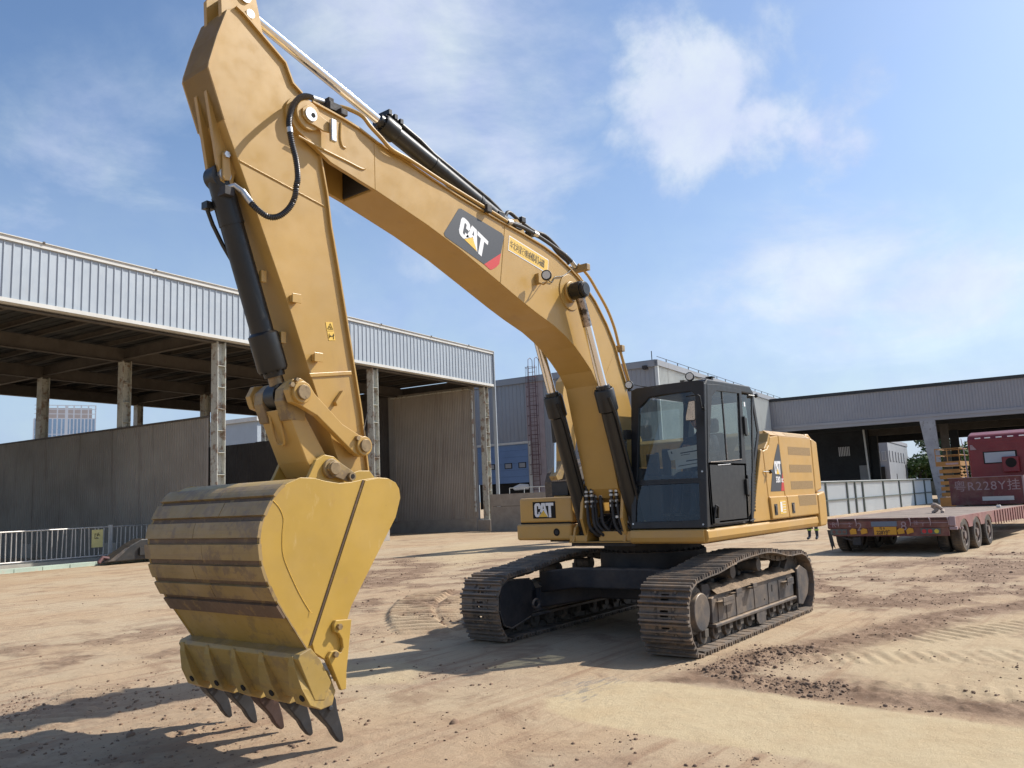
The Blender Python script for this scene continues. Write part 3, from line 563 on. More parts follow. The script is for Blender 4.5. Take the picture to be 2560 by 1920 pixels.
m=MB(); m.cyl(P[62],P[65],.0275,n=14); m.build('hose_clip',M['steel'],HO,smooth=True)
m=MB(); m.box((5.80,-.12,5.44),(5.94,.20,5.52)); m.box((5.86,.02,5.52),(5.92,.16,5.58)); m.box((5.72,.05,5.49),(5.80,.18,5.54)); m.box((5.78,.2,5.40),(5.86,.26,5.46)); m.box((5.62,-.1,5.38),(5.9,.14,5.44)); m.cyl((5.95,.03,5.50),(6.0,.03,5.50),.03,n=8); m.cyl((5.94,-.05,5.54),(6.02,-.05,5.55),.03,n=8); m.build('hose_manifold',M['darkframe'],HO,bevel=.005)
tube=[(5.80,.17,5.52),(5.72,.22,5.50),(5.62,.28,5.45),(5.54,.30,5.37),(5.40,.30,5.295),(5.27,.30,5.225),(5.02,.29,5.20),(4.59,.28,5.125),(4.27,.27,5.08),(3.96,.27,5.03),(3.46,.27,4.945)]
m=MB(); m.tube(smoothpath(tube,4),.020,12); BT=m.build('boom_pipe',M['boomyellow'],EX,smooth=True)
m=MB(); m.tube(smoothpath([(5.72,-.0,5.42),(5.62,.10,5.36),(5.5,.2,5.30),(5.3,.22,5.24)],4),.016,10); m.tube([(4.6,.2,5.11),(3.46,.2,4.925)],.016,10); m.build('thin_pipe',M['boomyellow'],BT,smooth=True)
m=MB(); m.box((3.78,.17,4.955),(3.86,.32,5.04)); m.box((3.80,.20,5.04),(3.86,.29,5.06)); m.build('pipe_clamp',M['darkframe'],BT,bevel=.005)
m=MB(); m.box((3.27,-.05,5.06),(3.38,.1,5.14)); m.build('pipe_clamp',M['black'],BT,bevel=.005)
def hosep(pts,r,name='hydraulic_hose',mt='rubber'):
    mm=MB(); mm.tube(smoothpath(pts,6),r,10); return mm.build(name,M[mt],BT,smooth=True)
hosep([(3.46,.27,4.94),(3.17,.24,4.965),(2.9,.2,4.965),(2.6,.18,4.93),(2.38,.16,4.90),(2.16,.15,4.86),(1.98,.14,4.80),(1.83,.14,4.70)],.024)
hosep([(3.16,0,5.12),(3.10,0,5.21),(3.02,0,5.215),(2.88,0,5.17),(2.6,0,5.105),(2.36,0,5.10),(2.18,0,5.04),(2.0,0,4.95),(1.9,.05,4.80)],.024)
hosep([(2.85,-.05,5.14),(2.5,-.03,5.07),(2.25,-.02,5.05),(2.08,.0,4.93),(1.93,.06,4.82)],.024)
hosep([(3.3,.1,4.92),(3.0,.1,4.91),(2.7,.08,4.86),(2.4,.05,4.83),(2.25,.0,4.80),(2.1,-.05,4.70)],.022)
m=MB(); m.box((2.80,-.05,5.14),(2.88,.05,5.21)); m.box((3.0,-.02,4.98),(3.12,.14,5.06)); m.box((2.76,.05,4.95),(2.84,.15,5.02)); m.build('pipe_clamp',M['black'],BT,bevel=.005)
for a_,b_ in (((1.99,.14,4.80),(1.90,.14,4.75)),((1.97,.03,4.93),(1.91,.04,4.83)),((3.45,.27,4.945),(3.37,.265,4.955)),((2.86,.2,4.965),(2.78,.2,4.955))):
    m=MB(); m.cyl(a_,b_,.03,n=8); m.build('hose_fitting',M['steel'],BT)
p2=[(1.90,.16,4.74),(1.77,.22,4.60),(1.60,.24,4.42),(1.40,.255,4.20),(1.25,.26,3.96),(1.16,.26,3.72),(1.05,.26,3.46),(.93,.26,3.2)]
m=MB(); m.tube(smoothpath([(x-.035,y,z+.045) for x,y,z in p2],4),.020,10); m.tube(smoothpath([(x-.07,y-.15,z+.05) for x,y,z in p2],4),.020,10); m.build('rear_pipe',M['boomyellow'],BT,smooth=True)
for (x,z) in ((1.86,4.68),(1.11,3.70)):
    m=MB(); m.box((x-.05,.05,z),(x+.03,.31,z+.085)); m.build('pipe_clamp',M['bucketworn'],BT,bevel=.006)
# ---------------- undercarriage ----------------
PHI=.02887; RU=Matrix.Rotation(PHI,4,'Z')
def UM(): return MB(RU)
# track path (outer face of the shoes, x-z), closed, starting at the front ground contact
tp=[(2.20,0),(2.38,.12),(2.465,.33),(2.475,.53),(2.41,.72),(2.24,.84),(1.886,.885),(1.55,.905),(1.25,.945),(.95,.985),(.663,1.005),(.35,1.015),(.03,1.02),(-.30,1.00),(-.60,.955),(-.85,.915),(-1.10,.905),(-1.40,.90),(-1.62,.84),(-1.80,.70),(-1.885,.50),(-1.86,.28),(-1.75,.10),(-1.58,0),(-1.2,0),(-.6,0),(0,0),(.6,0),(1.2,0),(1.8,0)]
pp=[Vector((p[0],0,p[1])) for p in tp]; pp.append(pp[0]); 
sp_=[]
for i in range(len(pp)-1):
    p0=pp[i-1] if i else pp[-2]; p1=pp[i]; p2=pp[i+1]; p3=pp[(i+2) if i+2<len(pp) else 1]
    for j in range(8):
        t=j/8; sp_.append(.5*((2*p1)+(p2-p0)*t+(2*p0-5*p1+4*p2-p3)*t*t+(3*p1-p0-3*p2+p3)*t**3))
for p in sp_:
    if p.z<.004: p.z=0
LL=[0]
for i in range(len(sp_)): LL.append(LL[-1]+(sp_[(i+1)%len(sp_)]-sp_[i]).length)
TOT=LL[-1]
def atl(s):
    s%=TOT
    import bisect
    i=bisect.bisect_right(LL,s)-1; i=min(i,len(sp_)-1); t=(s-LL[i])/(LL[i+1]-LL[i]); return sp_[i].lerp(sp_[(i+1)%len(sp_)],t)
NS=49; pitch=TOT/NS
def shoe_mesh():
    m=MB(); h=pitch*.5; W=.30; t0,t1=-.062,-.046
    xs=[(-h+.002,-.045),(.030,h-.004)]
    for a,b in xs: m.box((a,-W,t0),(b,W,t1))
    for a,b in ((-W,-.05),(.05,W)): m.box((-.045,a,t0),(.030,b,t1))
    m.box((-.012,-.05,t0),(.006,.05,t1))
    m.box((h-.006,-W+.01,t0-.006),(h+.014,W-.01,t0+.002))
    for x,w,hh in ((-h+.022,.010,0),(-.012,.008,-.006),(h-.030,.008,-.006)):
        if abs(x+.012)<.001:
            for a,b in ((-W,W),): m.add([(x-w-.006,a,t1),(x+w+.006,a,t1),(x+w+.006,b,t1),(x-w-.006,b,t1),(x-w,a,hh),(x+w,a,hh),(x+w,b,hh),(x-w,b,hh)],[(4,5,6,7),(0,1,5,4),(1,2,6,5),(2,3,7,6),(3,0,4,7)])
        else: m.add([(x-w-.006,-W,t1),(x+w+.006,-W,t1),(x+w+.006,W,t1),(x-w-.006,W,t1),(x-w,-W,hh),(x+w,-W,hh),(x+w,W,hh),(x-w,W,hh)],[(4,5,6,7),(0,1,5,4),(1,2,6,5),(2,3,7,6),(3,0,4,7)])
    for s in (1,-1):
        for x in (-.055,.045): m.cyl((x,s*.12,t1),(x,s*.12,t1+.014),.016,n=6)
    m.mi=1
    for s in (1,-1):
        m.prism([(-h,-.115),(-h,-.06),(-h+.03,-.042),(h-.03,-.042),(h,-.06),(h,-.115),(h-.03,-.13),(-h+.03,-.13)],s*.085,s*.125)
    m.cyl((h,-.14,-.088),(h,.14,-.088),.022,n=8)
    return m.mesh('track_shoe',[M['shoe'],M['roller']])
SHOE=shoe_mesh()
def track(side):
    yc=side*1.295
    m=UM()
    fr=[(1.62,.28),(1.60,.56),(1.40,.62),(-1.05,.62),(-1.20,.56),(-1.20,.28)]
    m.prism(fr,yc-.20,yc+.20)
    m.box((-1.2,yc-.24,.235),(1.62,yc+.24,.275))
    T=m.build('track_frame',M['frame'],EX,bevel=.01)
    o=yc+side*.2
    # outer guards, steps, openings
    for x0,x1,z in ((1.18,1.50,.50),(.93,1.10,.555),(.42,.55,.565),(-.95,-.70,.50)):
        m=UM(); m.box((x0,min(o,o+side*.10),z),(x1,max(o,o+side*.10),z+.012)); m.box((x0,min(o+side*.088,o+side*.10),z-.03),(x1,max(o+side*.088,o+side*.10),z+.06)); m.box((x0,min(o,o+side*.09),z-.02),(x0+.012,max(o,o+side*.09),z+.05)); m.build('step_bracket',M['frame'],T,bevel=.002)
    for x,z in ((1.45,.33),(1.2,.33),(.9,.35),(.3,.36),(-.2,.33),(-.6,.33)):
        m=UM(); m.box((x-.008,min(o,o+side*.008),.28),(x+.008,max(o,o+side*.008),.55)); m.build('weld_rib',M['frame'],T)
    m=UM()
    for x,z,w,h in ((.98,.50,.05,.05),(-.35,.47,.035,.09),(-.05,.36,.02,.02)): m.box((x-w/2,min(o,o+side*.004),z-h/2),(x+w/2,max(o,o+side*.004),z+h/2))
    m.build('frame_opening',M['gap'],T)
    m=UM(); m.prism([(-1.24,.16),(-1.27,.64),(-1.42,.68),(-1.72,.58),(-1.76,.45),(-1.66,.26),(-1.42,.13)],o+side*.02,o+side*.05); m.build('idler_guard',M['frame'],T,bevel=.008)
    m=UM(); m.prism([(.02,.10),(.02,.26),(.33,.26),(.33,.14),(.26,.085),(.1,.085)],o+side*.015,o+side*.03); m.build('roller_guard',M['frame'],T,bevel=.004)
    # mud heaped on the frame
    N_=46; vs=[];fs=[]
    for i in range(N_):
        x=1.5-2.75*i/(N_-1)
        for j in range(9):
            yy=(j/8-.5)*.46; prof=.07*max(0,1-(abs(yy)/.24)**1.6)
            z=.615+prof*(.6+.25*math.sin(i*.7+j)+rng.uniform(-.15,.35))+rng.uniform(0,.010)
            if j in(0,8): z=.60
            vs.append((x+rng.uniform(-.02,.02),yc+yy,z))
    for i in range(N_-1):
        for j in range(8): a=i*9+j; fs.append((a,a+1,a+10,a+9))
    m=UM(); m.add(vs,fs); m.build('caked_mud',M['dirt'],T,smooth=True)
    # sprocket and final drive at the front
    m=UM(); c=(1.96,.47); n=21; outl=[]
    for k in range(n*4):
        t=2*math.pi*k/(n*4); r=.385 if k%4 in(0,1) else .325; outl.append((c[0]+r*math.cos(t),c[1]+r*math.sin(t)))
    m.prism(outl,yc+side*.02,yc+side*.10); s_=m.build('sprocket',M['roller'],T)
    m=UM(); m.cyl((1.96,yc-.18,.47),(1.96,yc+side*.13,.47),.27,n=36); m.cyl((1.96,yc+side*.13,.47),(1.96,yc+side*.15,.47),.26,n=36)
    for k in range(16):
        t=2*math.pi*k/16; q=(1.96+.305*math.cos(t),yc+side*.105,.47+.305*math.sin(t)); m.cyl(q,(q[0],q[1]+side*.018,q[2]),.015,n=6)
    m.build('final_drive',M['roller'],T,smooth=True,bevel=.006)
    m=UM(); m.cyl((1.93,yc+side*.14,.45),(1.93,yc+side*.225,.45),.225,.205,n=36); m.build('hub_cover',M['frame'],T,smooth=True,bevel=.008)
    m=UM(); m.prism([(2.28,.70),(2.12,.76),(1.66,.735),(1.60,.60),(1.60,.30),(1.66,.25),(2.09,.16),(2.25,.22),(2.33,.40)],yc-side*.24,yc-side*.205); m.prism([(1.75,.73),(1.55,.72),(1.45,.58),(1.45,.30),(1.75,.27)],yc-side*.2,yc+side*.15); m.build('drive_guard',M['darkframe'],T,bevel=.012)
    m=UM(); m.tube([(2.28,yc-side*.24,.70),(2.12,yc-side*.24,.765),(1.66,yc-side*.24,.74)],.012,6); m.tube([(2.33,yc-side*.24,.40),(2.25,yc-side*.24,.215),(2.09,yc-side*.24,.155),(1.66,yc-side*.24,.25)],.012,6); m.build('guard_rim',M['frame'],T,smooth=True)
    # idler
    m=UM()
    for a,b,r in ((-.05,.05,.37),(-.12,-.05,.33),(.05,.12,.33)): m.cyl((-1.41,yc+a,.47),(-1.41,yc+b,.47),r,n=36)
    m.build('idler',M['roller'],T,smooth=True,bevel=.005)
    m=UM(); m.box((-1.2,yc-.10,.36),(-.9,yc+.10,.52)); m.build('idler_yoke',M['frame'],T)
    # rollers
    for x in (1.82,1.47,1.12,.78,.42,-.02,-.36,-.70,-1.04):
        m=UM()
        for a,b,r in ((-.17,-.12,.10),(-.12,.12,.085),(.12,.17,.10)): m.cyl((x,yc+a,.185),(x,yc+b,.185),r,n=20)
        m.box((x-.05,yc-.21,.16),(x+.05,yc-.175,.25)); m.box((x-.05,yc+.175,.16),(x+.05,yc+.21,.25))
        m.build('track_roller',M['roller'],T,smooth=True,bevel=.004)
    for x,z in ((.80,.79),(-.08,.80)):
        m=UM(); 
        for a,b,r in ((-.12,-.08,.085),(-.08,.08,.075),(.08,.15,.085)): m.cyl((x,yc+a,z),(x,yc+b,z),r,n=22)
        m.box((x-.05,yc-.17,.58),(x+.05,yc-.13,z)); m.build('carrier_roller',M['roller'],T,smooth=True,bevel=.004)
    # tow eye
    if side<0:
        m=UM(); m.tube([(1.75+.07*math.cos(t),yc+.40,.43+.055*math.sin(t)) for t in np.linspace(0,2*math.pi,17)],.018,8); m.build('tow_eye',M['frame'],T,smooth=True)
    for k in range(NS):
        p=atl(k*pitch+.02); q=atl(k*pitch+.03+.0); a=atl(k*pitch+.02-pitch*.5); b=atl(k*pitch+.02+pitch*.5)
        d=(b-a).normalized(); nrm=Vector((d.z,0,-d.x))   # outward for this winding
        if nrm.dot(p-Vector((.3,0,.47)))<0: nrm=-nrm
        c=(a+b)*.5*.5+p*.5
        if c.z<.02: c.z=0
        yv=nrm.cross(d)
        Mx=Matrix(((d.x,yv.x,nrm.x,c.x),(d.y,yv.y,nrm.y,yc),(d.z,yv.z,nrm.z,c.z),(0,0,0,1)))
        inst(SHOE,'track_shoe',T,RU@Mx)
    return T
track(1); track(-1)
m=UM()
# X shaped chassis: centre box and four legs
m.box((-.65,-.7,.42),(.95,.7,.80))
for sx,sy in ((1,1),(1,-1),(-1,1),(-1,-1)):
    x0=.95 if sx>0 else -.65; x1=1.38 if sx>0 else -1.05
    m.add([(x0-sx*.5,sy*.3,.44),(x0-sx*.05,sy*.3,.44),(x1,sy*1.12,.32),(x1-sx*.45,sy*1.12,.32),(x0-sx*.5,sy*.3,.80),(x0-sx*.05,sy*.3,.80),(x1,sy*1.12,.66),(x1-sx*.45,sy*1.12,.66)],[(3,2,1,0),(4,5,6,7),(0,1,5,4),(1,2,6,5),(2,3,7,6),(3,0,4,7)])
m.prism([(-1.1,.52),(-.5,.60),(.5,.60),(1.1,.52),(1.1,.80),(.6,.86),(-.6,.86),(-1.1,.80)],1.22,1.36,ax='x')
XF=m.build('chassis_frame',M['darkframe'],EX,bevel=.02)
m=UM(); m.cyl((.12,0,.78),(.12,0,1.02),.74,n=64); m.cyl((.12,0,1.02),(.12,0,1.14),.68,n=64)
m.build('swing_bearing',M['darkframe'],EX,smooth=True,bevel=.01)
m=UM()
for k in range(44):
    t=2*math.pi*k/44; m.cyl((.12+.70*math.cos(t),.70*math.sin(t),1.02),(.12+.70*math.cos(t),.70*math.sin(t),1.045),.018,n=6)
m.build('bearing_bolts',M['darkframe'],XF)['kind']='stuff'

# ---------------- upper structure ----------------
m=MB(); m.prism([(1.30,-.56),(1.30,.42),(-2.60,1.35),(-2.60,-1.35)],1.14,1.185,ax='z'); m.prism([(-2.6,1.35),(1.25,1.35),(1.25,.42),(-2.6,.42)],1.16,1.19,ax='z'); m.prism([(-2.6,-1.35),(.7,-1.35),(.7,-.42),(-2.6,-.42)],1.16,1.19,ax='z')
DK=m.build('deck_plate',M['darkframe'],EX)
m=MB(); m.box((.9,-.57,1.185),(1.36,.44,1.20)); m.box((1.28,-.57,1.20),(1.33,-.30,1.28)); m.box((1.29,-.10,1.205),(1.33,.44,1.33)); m.build('front_sill',M['yellow'],DK,bevel=.006)
# skirt on the cab side: rounded front corner, slight bulge
sk=[(1.45,1.345),(1.478,1.32),(1.485,1.24),(1.465,1.19),(1.42,1.175),(1.30,1.175),(1.30,1.345)]
m=MB(); m.prism([(y,z) for y,z in sk],-2.50,1.40,ax='x'); SK=m.build('side_skirt',M['yellow'],EX,bevel=.012,seg=3)
m=MB(); m.prism([(1.30,1.175),(1.39,1.175),(1.425,1.195),(1.44,1.25),(1.43,1.33),(1.415,1.345),(1.30,1.345)],.43,1.44); m.build('front_skirt',M['yellow'],SK,bevel=.012,seg=3)
# bottom centre: boom foot brackets
for s in (.31,-.31):
    m=MB(); m.prism([(1.30,1.2),(1.42,1.50),(1.33,1.95),(1.10,2.10),(.85,2.05),(.55,1.7),(-.4,1.5),(-.4,1.2)],s-.022,s+.022); m.build('boom_bracket',M['yellow'],DK,bevel=.006)
for s in (.395,-.395):
    for q in (.10,-.10):
        m=MB(); m.prism([(1.36,1.2),(1.30,1.38),(1.16,1.46),(1.02,1.38),(.85,1.2)],s+q-.018,s+q+.018); m.build('cylinder_lug',M['yellow'],DK,bevel=.006)
m=MB(); m.cyl((1.14,-.53,1.30),(1.14,.53,1.30),.05,n=20); m.cyl((1.05,-.36,1.87),(1.05,.36,1.87),.07,n=24); m.build('foot_pin',M['oldsteel'],DK,smooth=True)
# hydraulics between boom and cab, and beside the left cylinder
m=MB()
for k,(y0,x0) in enumerate(((-.16,1.26),(-.08,1.24),(.25,1.22),(.33,1.24))):
    m.tube(smoothpath([(x0-.25,y0-.03,2.05),(x0-.05,y0,2.0),(x0+.02,y0,1.8),(x0+.05,y0+.02,1.6),(x0+.08,y0+.06,1.42),(x0+.0,y0+.16,1.30),(x0-.3,y0+.2,1.27)],4),.024,8)
for (a,b,c) in ((.30,2.04,.55),(.26,1.98,.48)): m.tube(smoothpath([(1.05,-.02+a,b),(1.2,.05+a,b+.0),(1.26,.1+a,b-.06),(1.2,.14+a,b-.2)],3),.022,8)
for k in range(5): m.tube(smoothpath([(1.28,-.28+.1*k,1.36-.01*k),(1.18,-.2+.1*k,1.28),(1.0,-.1+.1*k,1.26),(.7,0,1.3)],3),.024,8)
HY=m.build('hydraulic_hose',M['rubber'],DK,smooth=True)
m=MB()
for y,x in ((-.16,1.275),(-.08,1.255),(.25,1.235),(.33,1.255)):
    for z in (1.72,1.78,1.84): m.cyl((x,y,z-.016),(x,y,z+.016),.031,n=8)
m.cyl((1.33,.2,1.50),(1.33,.2,1.53),.03,n=10); m.cyl((1.3,.36,1.43),(1.3,.36,1.46),.03,n=10)
m.build('hose_coupling',M['steel'],HY)
for (x,y,dx) in ((1.36,-.24,.05),(1.34,-.17,.05),(1.32,.12,.0),(1.30,.19,.0)):
    m=MB(); m.tube(smoothpath([(x-.20,y-.02,2.10),(x-.06,y-.02,2.02),(x,y,1.86),(x+.02,y+.02,1.62),(x+.03+dx*.4,y+.06,1.40),(x-.02,y+.14,1.28),(x-.2,y+.22,1.25)],4),.021,8); m.build('hose',M['rubber'],DK,smooth=True)
    for z in (1.66,1.72,1.80,1.85):
        m=MB(); m.cyl((x+.008,y+.005,z-.014),(x+.008,y+.005,z+.014),.029,n=8); m.build('hose_coupling',M['steel'],DK)
for k in range(7):
    y=-.28+.09*k; m=MB(); m.tube(smoothpath([(1.20,y,1.34+.02*(k%3)),(1.12,y+.03,1.45+.05*(k%2)),(.95,y,1.50),(.7,y,1.45)],3),.018,6); m.build('hose',M['rubber'],DK,smooth=True)
m=MB(); m.box((.55,-.30,1.2),(.98,.30,1.55)); m.box((.6,-.22,1.55),(.85,.2,1.72)); m.build('control_valve',M['darkframe'],DK,bevel=.01)  # dark block, its colour also deepens the shade between the boom brackets
for y,z in ((-.2,1.5),(-.05,1.56),(.08,1.5),(.2,1.56),(.3,1.42),(.34,1.34)):
    m=MB(); m.cyl((.98,y,z-.08),(1.03,y,z-.08),.028,n=8); m.build('hose_coupling',M['steel'],DK)
m=MB(); m.box((1.05,.36,1.52),(1.16,.43,1.88)); m.box((.7,.33,1.2),(1.1,.43,1.45)); m.build('valve_cover',M['boomyellow'],DK,bevel=.01)
m=MB(); m.prism([(1.165,.392,1.62)[0:2]]*0 or [(.385,1.70),(.415,1.70),(.40,1.76)],1.162,1.166,ax='x'); m.build('warning_sticker',M['white'],DK)
m=MB()
for k in range(4): m.tube(smoothpath([(1.46-.03*k,.02+.0*k,2.62),(1.30-.03*k,-.22,2.86+.03*k),(1.16,-.30,2.60),(1.1,-.31,2.25),(1.0,-.27,2.05)],4),.022,8) if k<2 else None
m.build('return_hose',M['rubber'],DK,smooth=True)
# right-hand tool box, drawer, fuel tank
m=MB(); m.box((.45,-1.47,1.455),(1.25,-.56,1.80)); TB=m.build('tool_box',M['yellow'],EX,bevel=.03,seg=3)
m=MB(); m.box((.45,-1.51,1.215),(1.285,-.57,1.44)); m.build('lower_box',M['yellow'],TB,bevel=.035,seg=3)
m=MB(); m.box((.5,-1.46,1.43),(1.24,-.6,1.46)); m.build('box_gap',M['gap'],TB)
m=MB(); m.cyl((1.27,-.81,1.325),(1.288,-.81,1.325),.052,n=28); m.mi=1; m.cyl((1.288,-.81,1.325),(1.291,-.81,1.325),.028,n=20); m.build('tie_down_hole',[M['gap'],M['darkframe']],TB,smooth=True)
m=MB(); m.box((1.2505,-1.225,1.515),(1.2535,-.835,1.745)); m.build('decal',M['gap'],TB)
emblem(lambda x,y:Vector((1.254,-1.195+x*.33,1.535+y*.31)),TB,.0015,Vector((1,0,0)))
m=MB(); m.box((-.85,-1.46,1.2),(.42,-.58,1.95)); FT=m.build('fuel_tank',M['yellow'],EX,bevel=.03,seg=3)
for (a,b) in ((-1.27,-.98),(-.94,-.56)):
    m=MB(); m.box((.45,a,1.82),(.72,b,2.02)); m.build('step_cover',M['cabblack'],FT,bevel=.008)
    m=MB(); m.box((.445,a,2.022),(.725,b,2.034))
    for k in range(9): m.box((.46,a+(b-a)*(k+.2)/9,2.034),(.71,a+(b-a)*(k+.6)/9,2.046))
    m.build('step_tread',M['frame'],FT)
# engine house and counterweight
m=MB(); m.prism([(-.86,1.2),(-.86,2.56),(-.96,2.62),(-2.50,2.62),(-2.50,1.2)],-1.42,1.36); HD=m.build('engine_hood',M['yellow'],EX,bevel=.02)
m=MB(); m.box((-.86,.3,1.2),(-.1,1.30,1.42)); m.box((-.86,-.3,1.2),(-.5,.4,2.3)); m.build('firewall',M['boomyellow'],HD)
def counterweight():
    m=MB(); pr=[(-2.515,1.17),(-2.515,2.62),(-2.64,2.63),(-2.80,2.55),(-2.815,2.30),(-2.86,1.70),(-2.90,1.58),(-2.90,1.25),(-2.83,1.16)]
    m.prism(pr,-1.42,1.40)
    return m.build('counterweight',M['yellow'],EX,bevel=.03,seg=3)
CW=counterweight()
m=MB(); m.prism([(-2.515,2.545),(-2.60,2.545),(-2.79,2.50),(-2.80,2.30),(-2.835,1.75),(-2.515,1.70)],1.36,1.47); m.prism([(-2.515,1.68),(-2.845,1.72),(-2.88,1.60),(-2.88,1.27),(-2.80,1.18),(-2.515,1.175)],1.36,1.505); m.build('counterweight_side',M['yellow'],CW,bevel=.03,seg=3)
# side doors on the cab side
def door(name,poly,low,y=1.47):
    m=MB(); m.prism(poly,y-.05,y)
    D=m.build(name,M['yellow'],EX,bevel=.014,seg=3)
    if low: m=MB(); m.prism(low,y-.05,y+.028); m.build('lower_panel',M['yellow'],D,bevel=.016,seg=3)
    return D
D1=door('side_panel',[(.015,1.36),(-.46,2.325),(-.485,2.34),(-.52,2.31),(-.605,1.36)],None)
D2=door('side_door',[(-.617,1.36),(-.53,2.31),(-.60,2.33),(-.68,2.34),(-.76,2.40),(-.83,2.52),(-1.135,2.545),(-1.15,2.3),(-1.20,1.72),(-1.25,1.36)],[(-.617,1.37),(-.575,1.68),(-1.195,1.68),(-1.25,1.37)])
D3=door('side_door',[(-1.262,1.36),(-1.213,1.72),(-1.16,2.3),(-1.148,2.545),(-2.50,2.545),(-2.50,1.36)],[(-1.262,1.37),(-1.215,1.68),(-2.50,1.68),(-2.50,1.37)])
# roof edge pieces sloping inwards
m=MB()
for (a,b) in ((-.86,-1.14),(-1.155,-2.50)):
    m.add([(a,1.47,2.545),(b,1.47,2.545),(b,1.36,2.62),(a,1.36,2.62),(a,1.36,2.5),(b,1.36,2.5)],[(0,1,2,3),(0,4,5,1),(0,3,4),(1,5,2),(2,5,4,3)])
m.build('roof_edge',M['yellow'],HD)
m=MB(); m.add([(-1.50,1.4515,2.560),(-2.40,1.4515,2.560),(-2.36,1.385,2.6055),(-1.54,1.385,2.6055)],[(0,1,2,3)]); m.build('roof_vent',M['grille'],HD)
m=MB(); m.prism([(-.86,2.56),(-.86,2.42),(-.70,2.33),(-.60,2.34),(-.74,2.45),(-.84,2.58)],1.0,1.46); m.build('hood_lip',M['yellow'],HD,bevel=.02,seg=3)
for zz in ((2.275,2.395),(2.015,2.13),(1.765,1.885)):
    off=(zz[0]-1.7)*.0
    m=MB(); m.box((-2.43,1.466,zz[0]),(-1.48,1.4715,zz[1])); m.build('vent',M['grille'],D3)
m=MB(); m.prism([(-1.66,1.675-.0),(-2.43,1.672),(-2.43,1.515),(-1.69,1.52)],1.495,1.4995); m.build('vent',M['grille'],D3)
def latch(x,z,par):
    m=MB(); m.box((x-.055,1.498,z-.075),(x+.055,1.503,z+.075)); q=m.build('latch',M['cabblack'],par,bevel=.004)
    m=MB(); m.box((x-.03,1.503,z-.045),(x+.03,1.512,z+.05)); m.build('latch_handle',M['frame'],par,bevel=.003)
latch(-.75,1.50,D2); latch(-1.42,1.50,D3)
m=MB(); m.box((-1.13,1.498,1.43),(-.90,1.5005,1.62)); m.build('sticker',M['stickeryellow'],D2)
m=MB()
for k in range(5): m.box((-1.12,1.5008,1.60-.036*k-.008),(-1.00-.02*(k%2),1.502,1.60-.036*k))
m.box((-.99,1.5008,1.46),(-.92,1.502,1.60))
m.build('sticker_text',M['white'],D2)
# tall charcoal decal with emblem and model number
m=MB(); m.prism([(-1.10,2.43),(-1.145,2.40),(-1.20,1.75),(-.685,1.75),(-.80,2.02),(-.95,2.25)],1.4705,1.473); m.build('decal',M['decal'],D2)
m=MB(); m.prism([(-1.20,1.752),(-1.178,2.0),(-1.165,2.0),(-1.07,1.752)],1.4732,1.4745); m.build('decal_stripe',M['red'],D2)
emblem(lambda x,y:Vector((-.89-.235*x,1.4745,1.99+y*.30)),D2,.001,Vector((0,1,0)))
text_mb('330',.14,lambda x,y:Vector((-.905-x*.78,1.4755,1.875+y*.82)),'model_number',M['white'],D2,bold=.006)
text_mb('GC',.085,lambda x,y:Vector((-1.105-x*.62,1.4755,1.875+y*.85)),'model_number',M['white'],D2,bold=.004)

# ---------------- cab ----------------
prof=[(1.395,1.36),(1.375,1.90),(1.195,3.08),(1.10,3.175),(-.23,3.19),(-.335,3.12),(-.45,2.55),(-.13,1.95),(-.01,1.42),(-.01,1.36)]
YL,YR=1.475,.44
def fx(z): return 1.405-.118*max(0,(z-1.36))
fn=Vector((1,0,.118)).normalized()
ff=lambda p:(Vector((fx(p[1]),p[0],p[1])),fn)
def chain(pts): return pts
m=MB()
# front face: ring around upper and lower panes
outer=[(.44,1.93),(.44,3.14),(.52,3.165),(.9,3.17),(1.40,3.165),(1.475,3.14),(1.475,1.93),(1.0,1.93)]
inner=[(.525,1.965),(.555,2.90),(.70,3.02),(.9,3.035),(1.30,3.035),(1.355,2.98),(1.365,1.955),(1.0,1.96)]
m.hring(outer,inner,ff,.06)
outer=[(.44,1.36),(.44,1.93),(.9,1.93),(1.475,1.93),(1.475,1.36),(.9,1.36)]
inner=[(.50,1.445),(.52,1.90),(.9,1.90),(1.38,1.895),(1.385,1.455),(.9,1.445)]
m.hring(outer,inner,ff,.06)
CB=m.build('cab',M['cabblack'],EX,bevel=.006)
m=MB(); g_=[ff(p)[0]-fn*.02 for p in [(.525,1.965),(.555,2.90),(.70,3.02),(1.30,3.035),(1.355,2.98),(1.365,1.955)]]; m.add(g_,[tuple(range(6))]); m.build('windscreen',M['glassfront'],CB)
m=MB(); g_=[ff(p)[0]-fn*.02 for p in [(.50,1.445),(.52,1.90),(1.38,1.895),(1.385,1.455)]]; m.add(g_,[(0,1,2,3)]); m.build('lower_windscreen',M['glassdark'],CB)
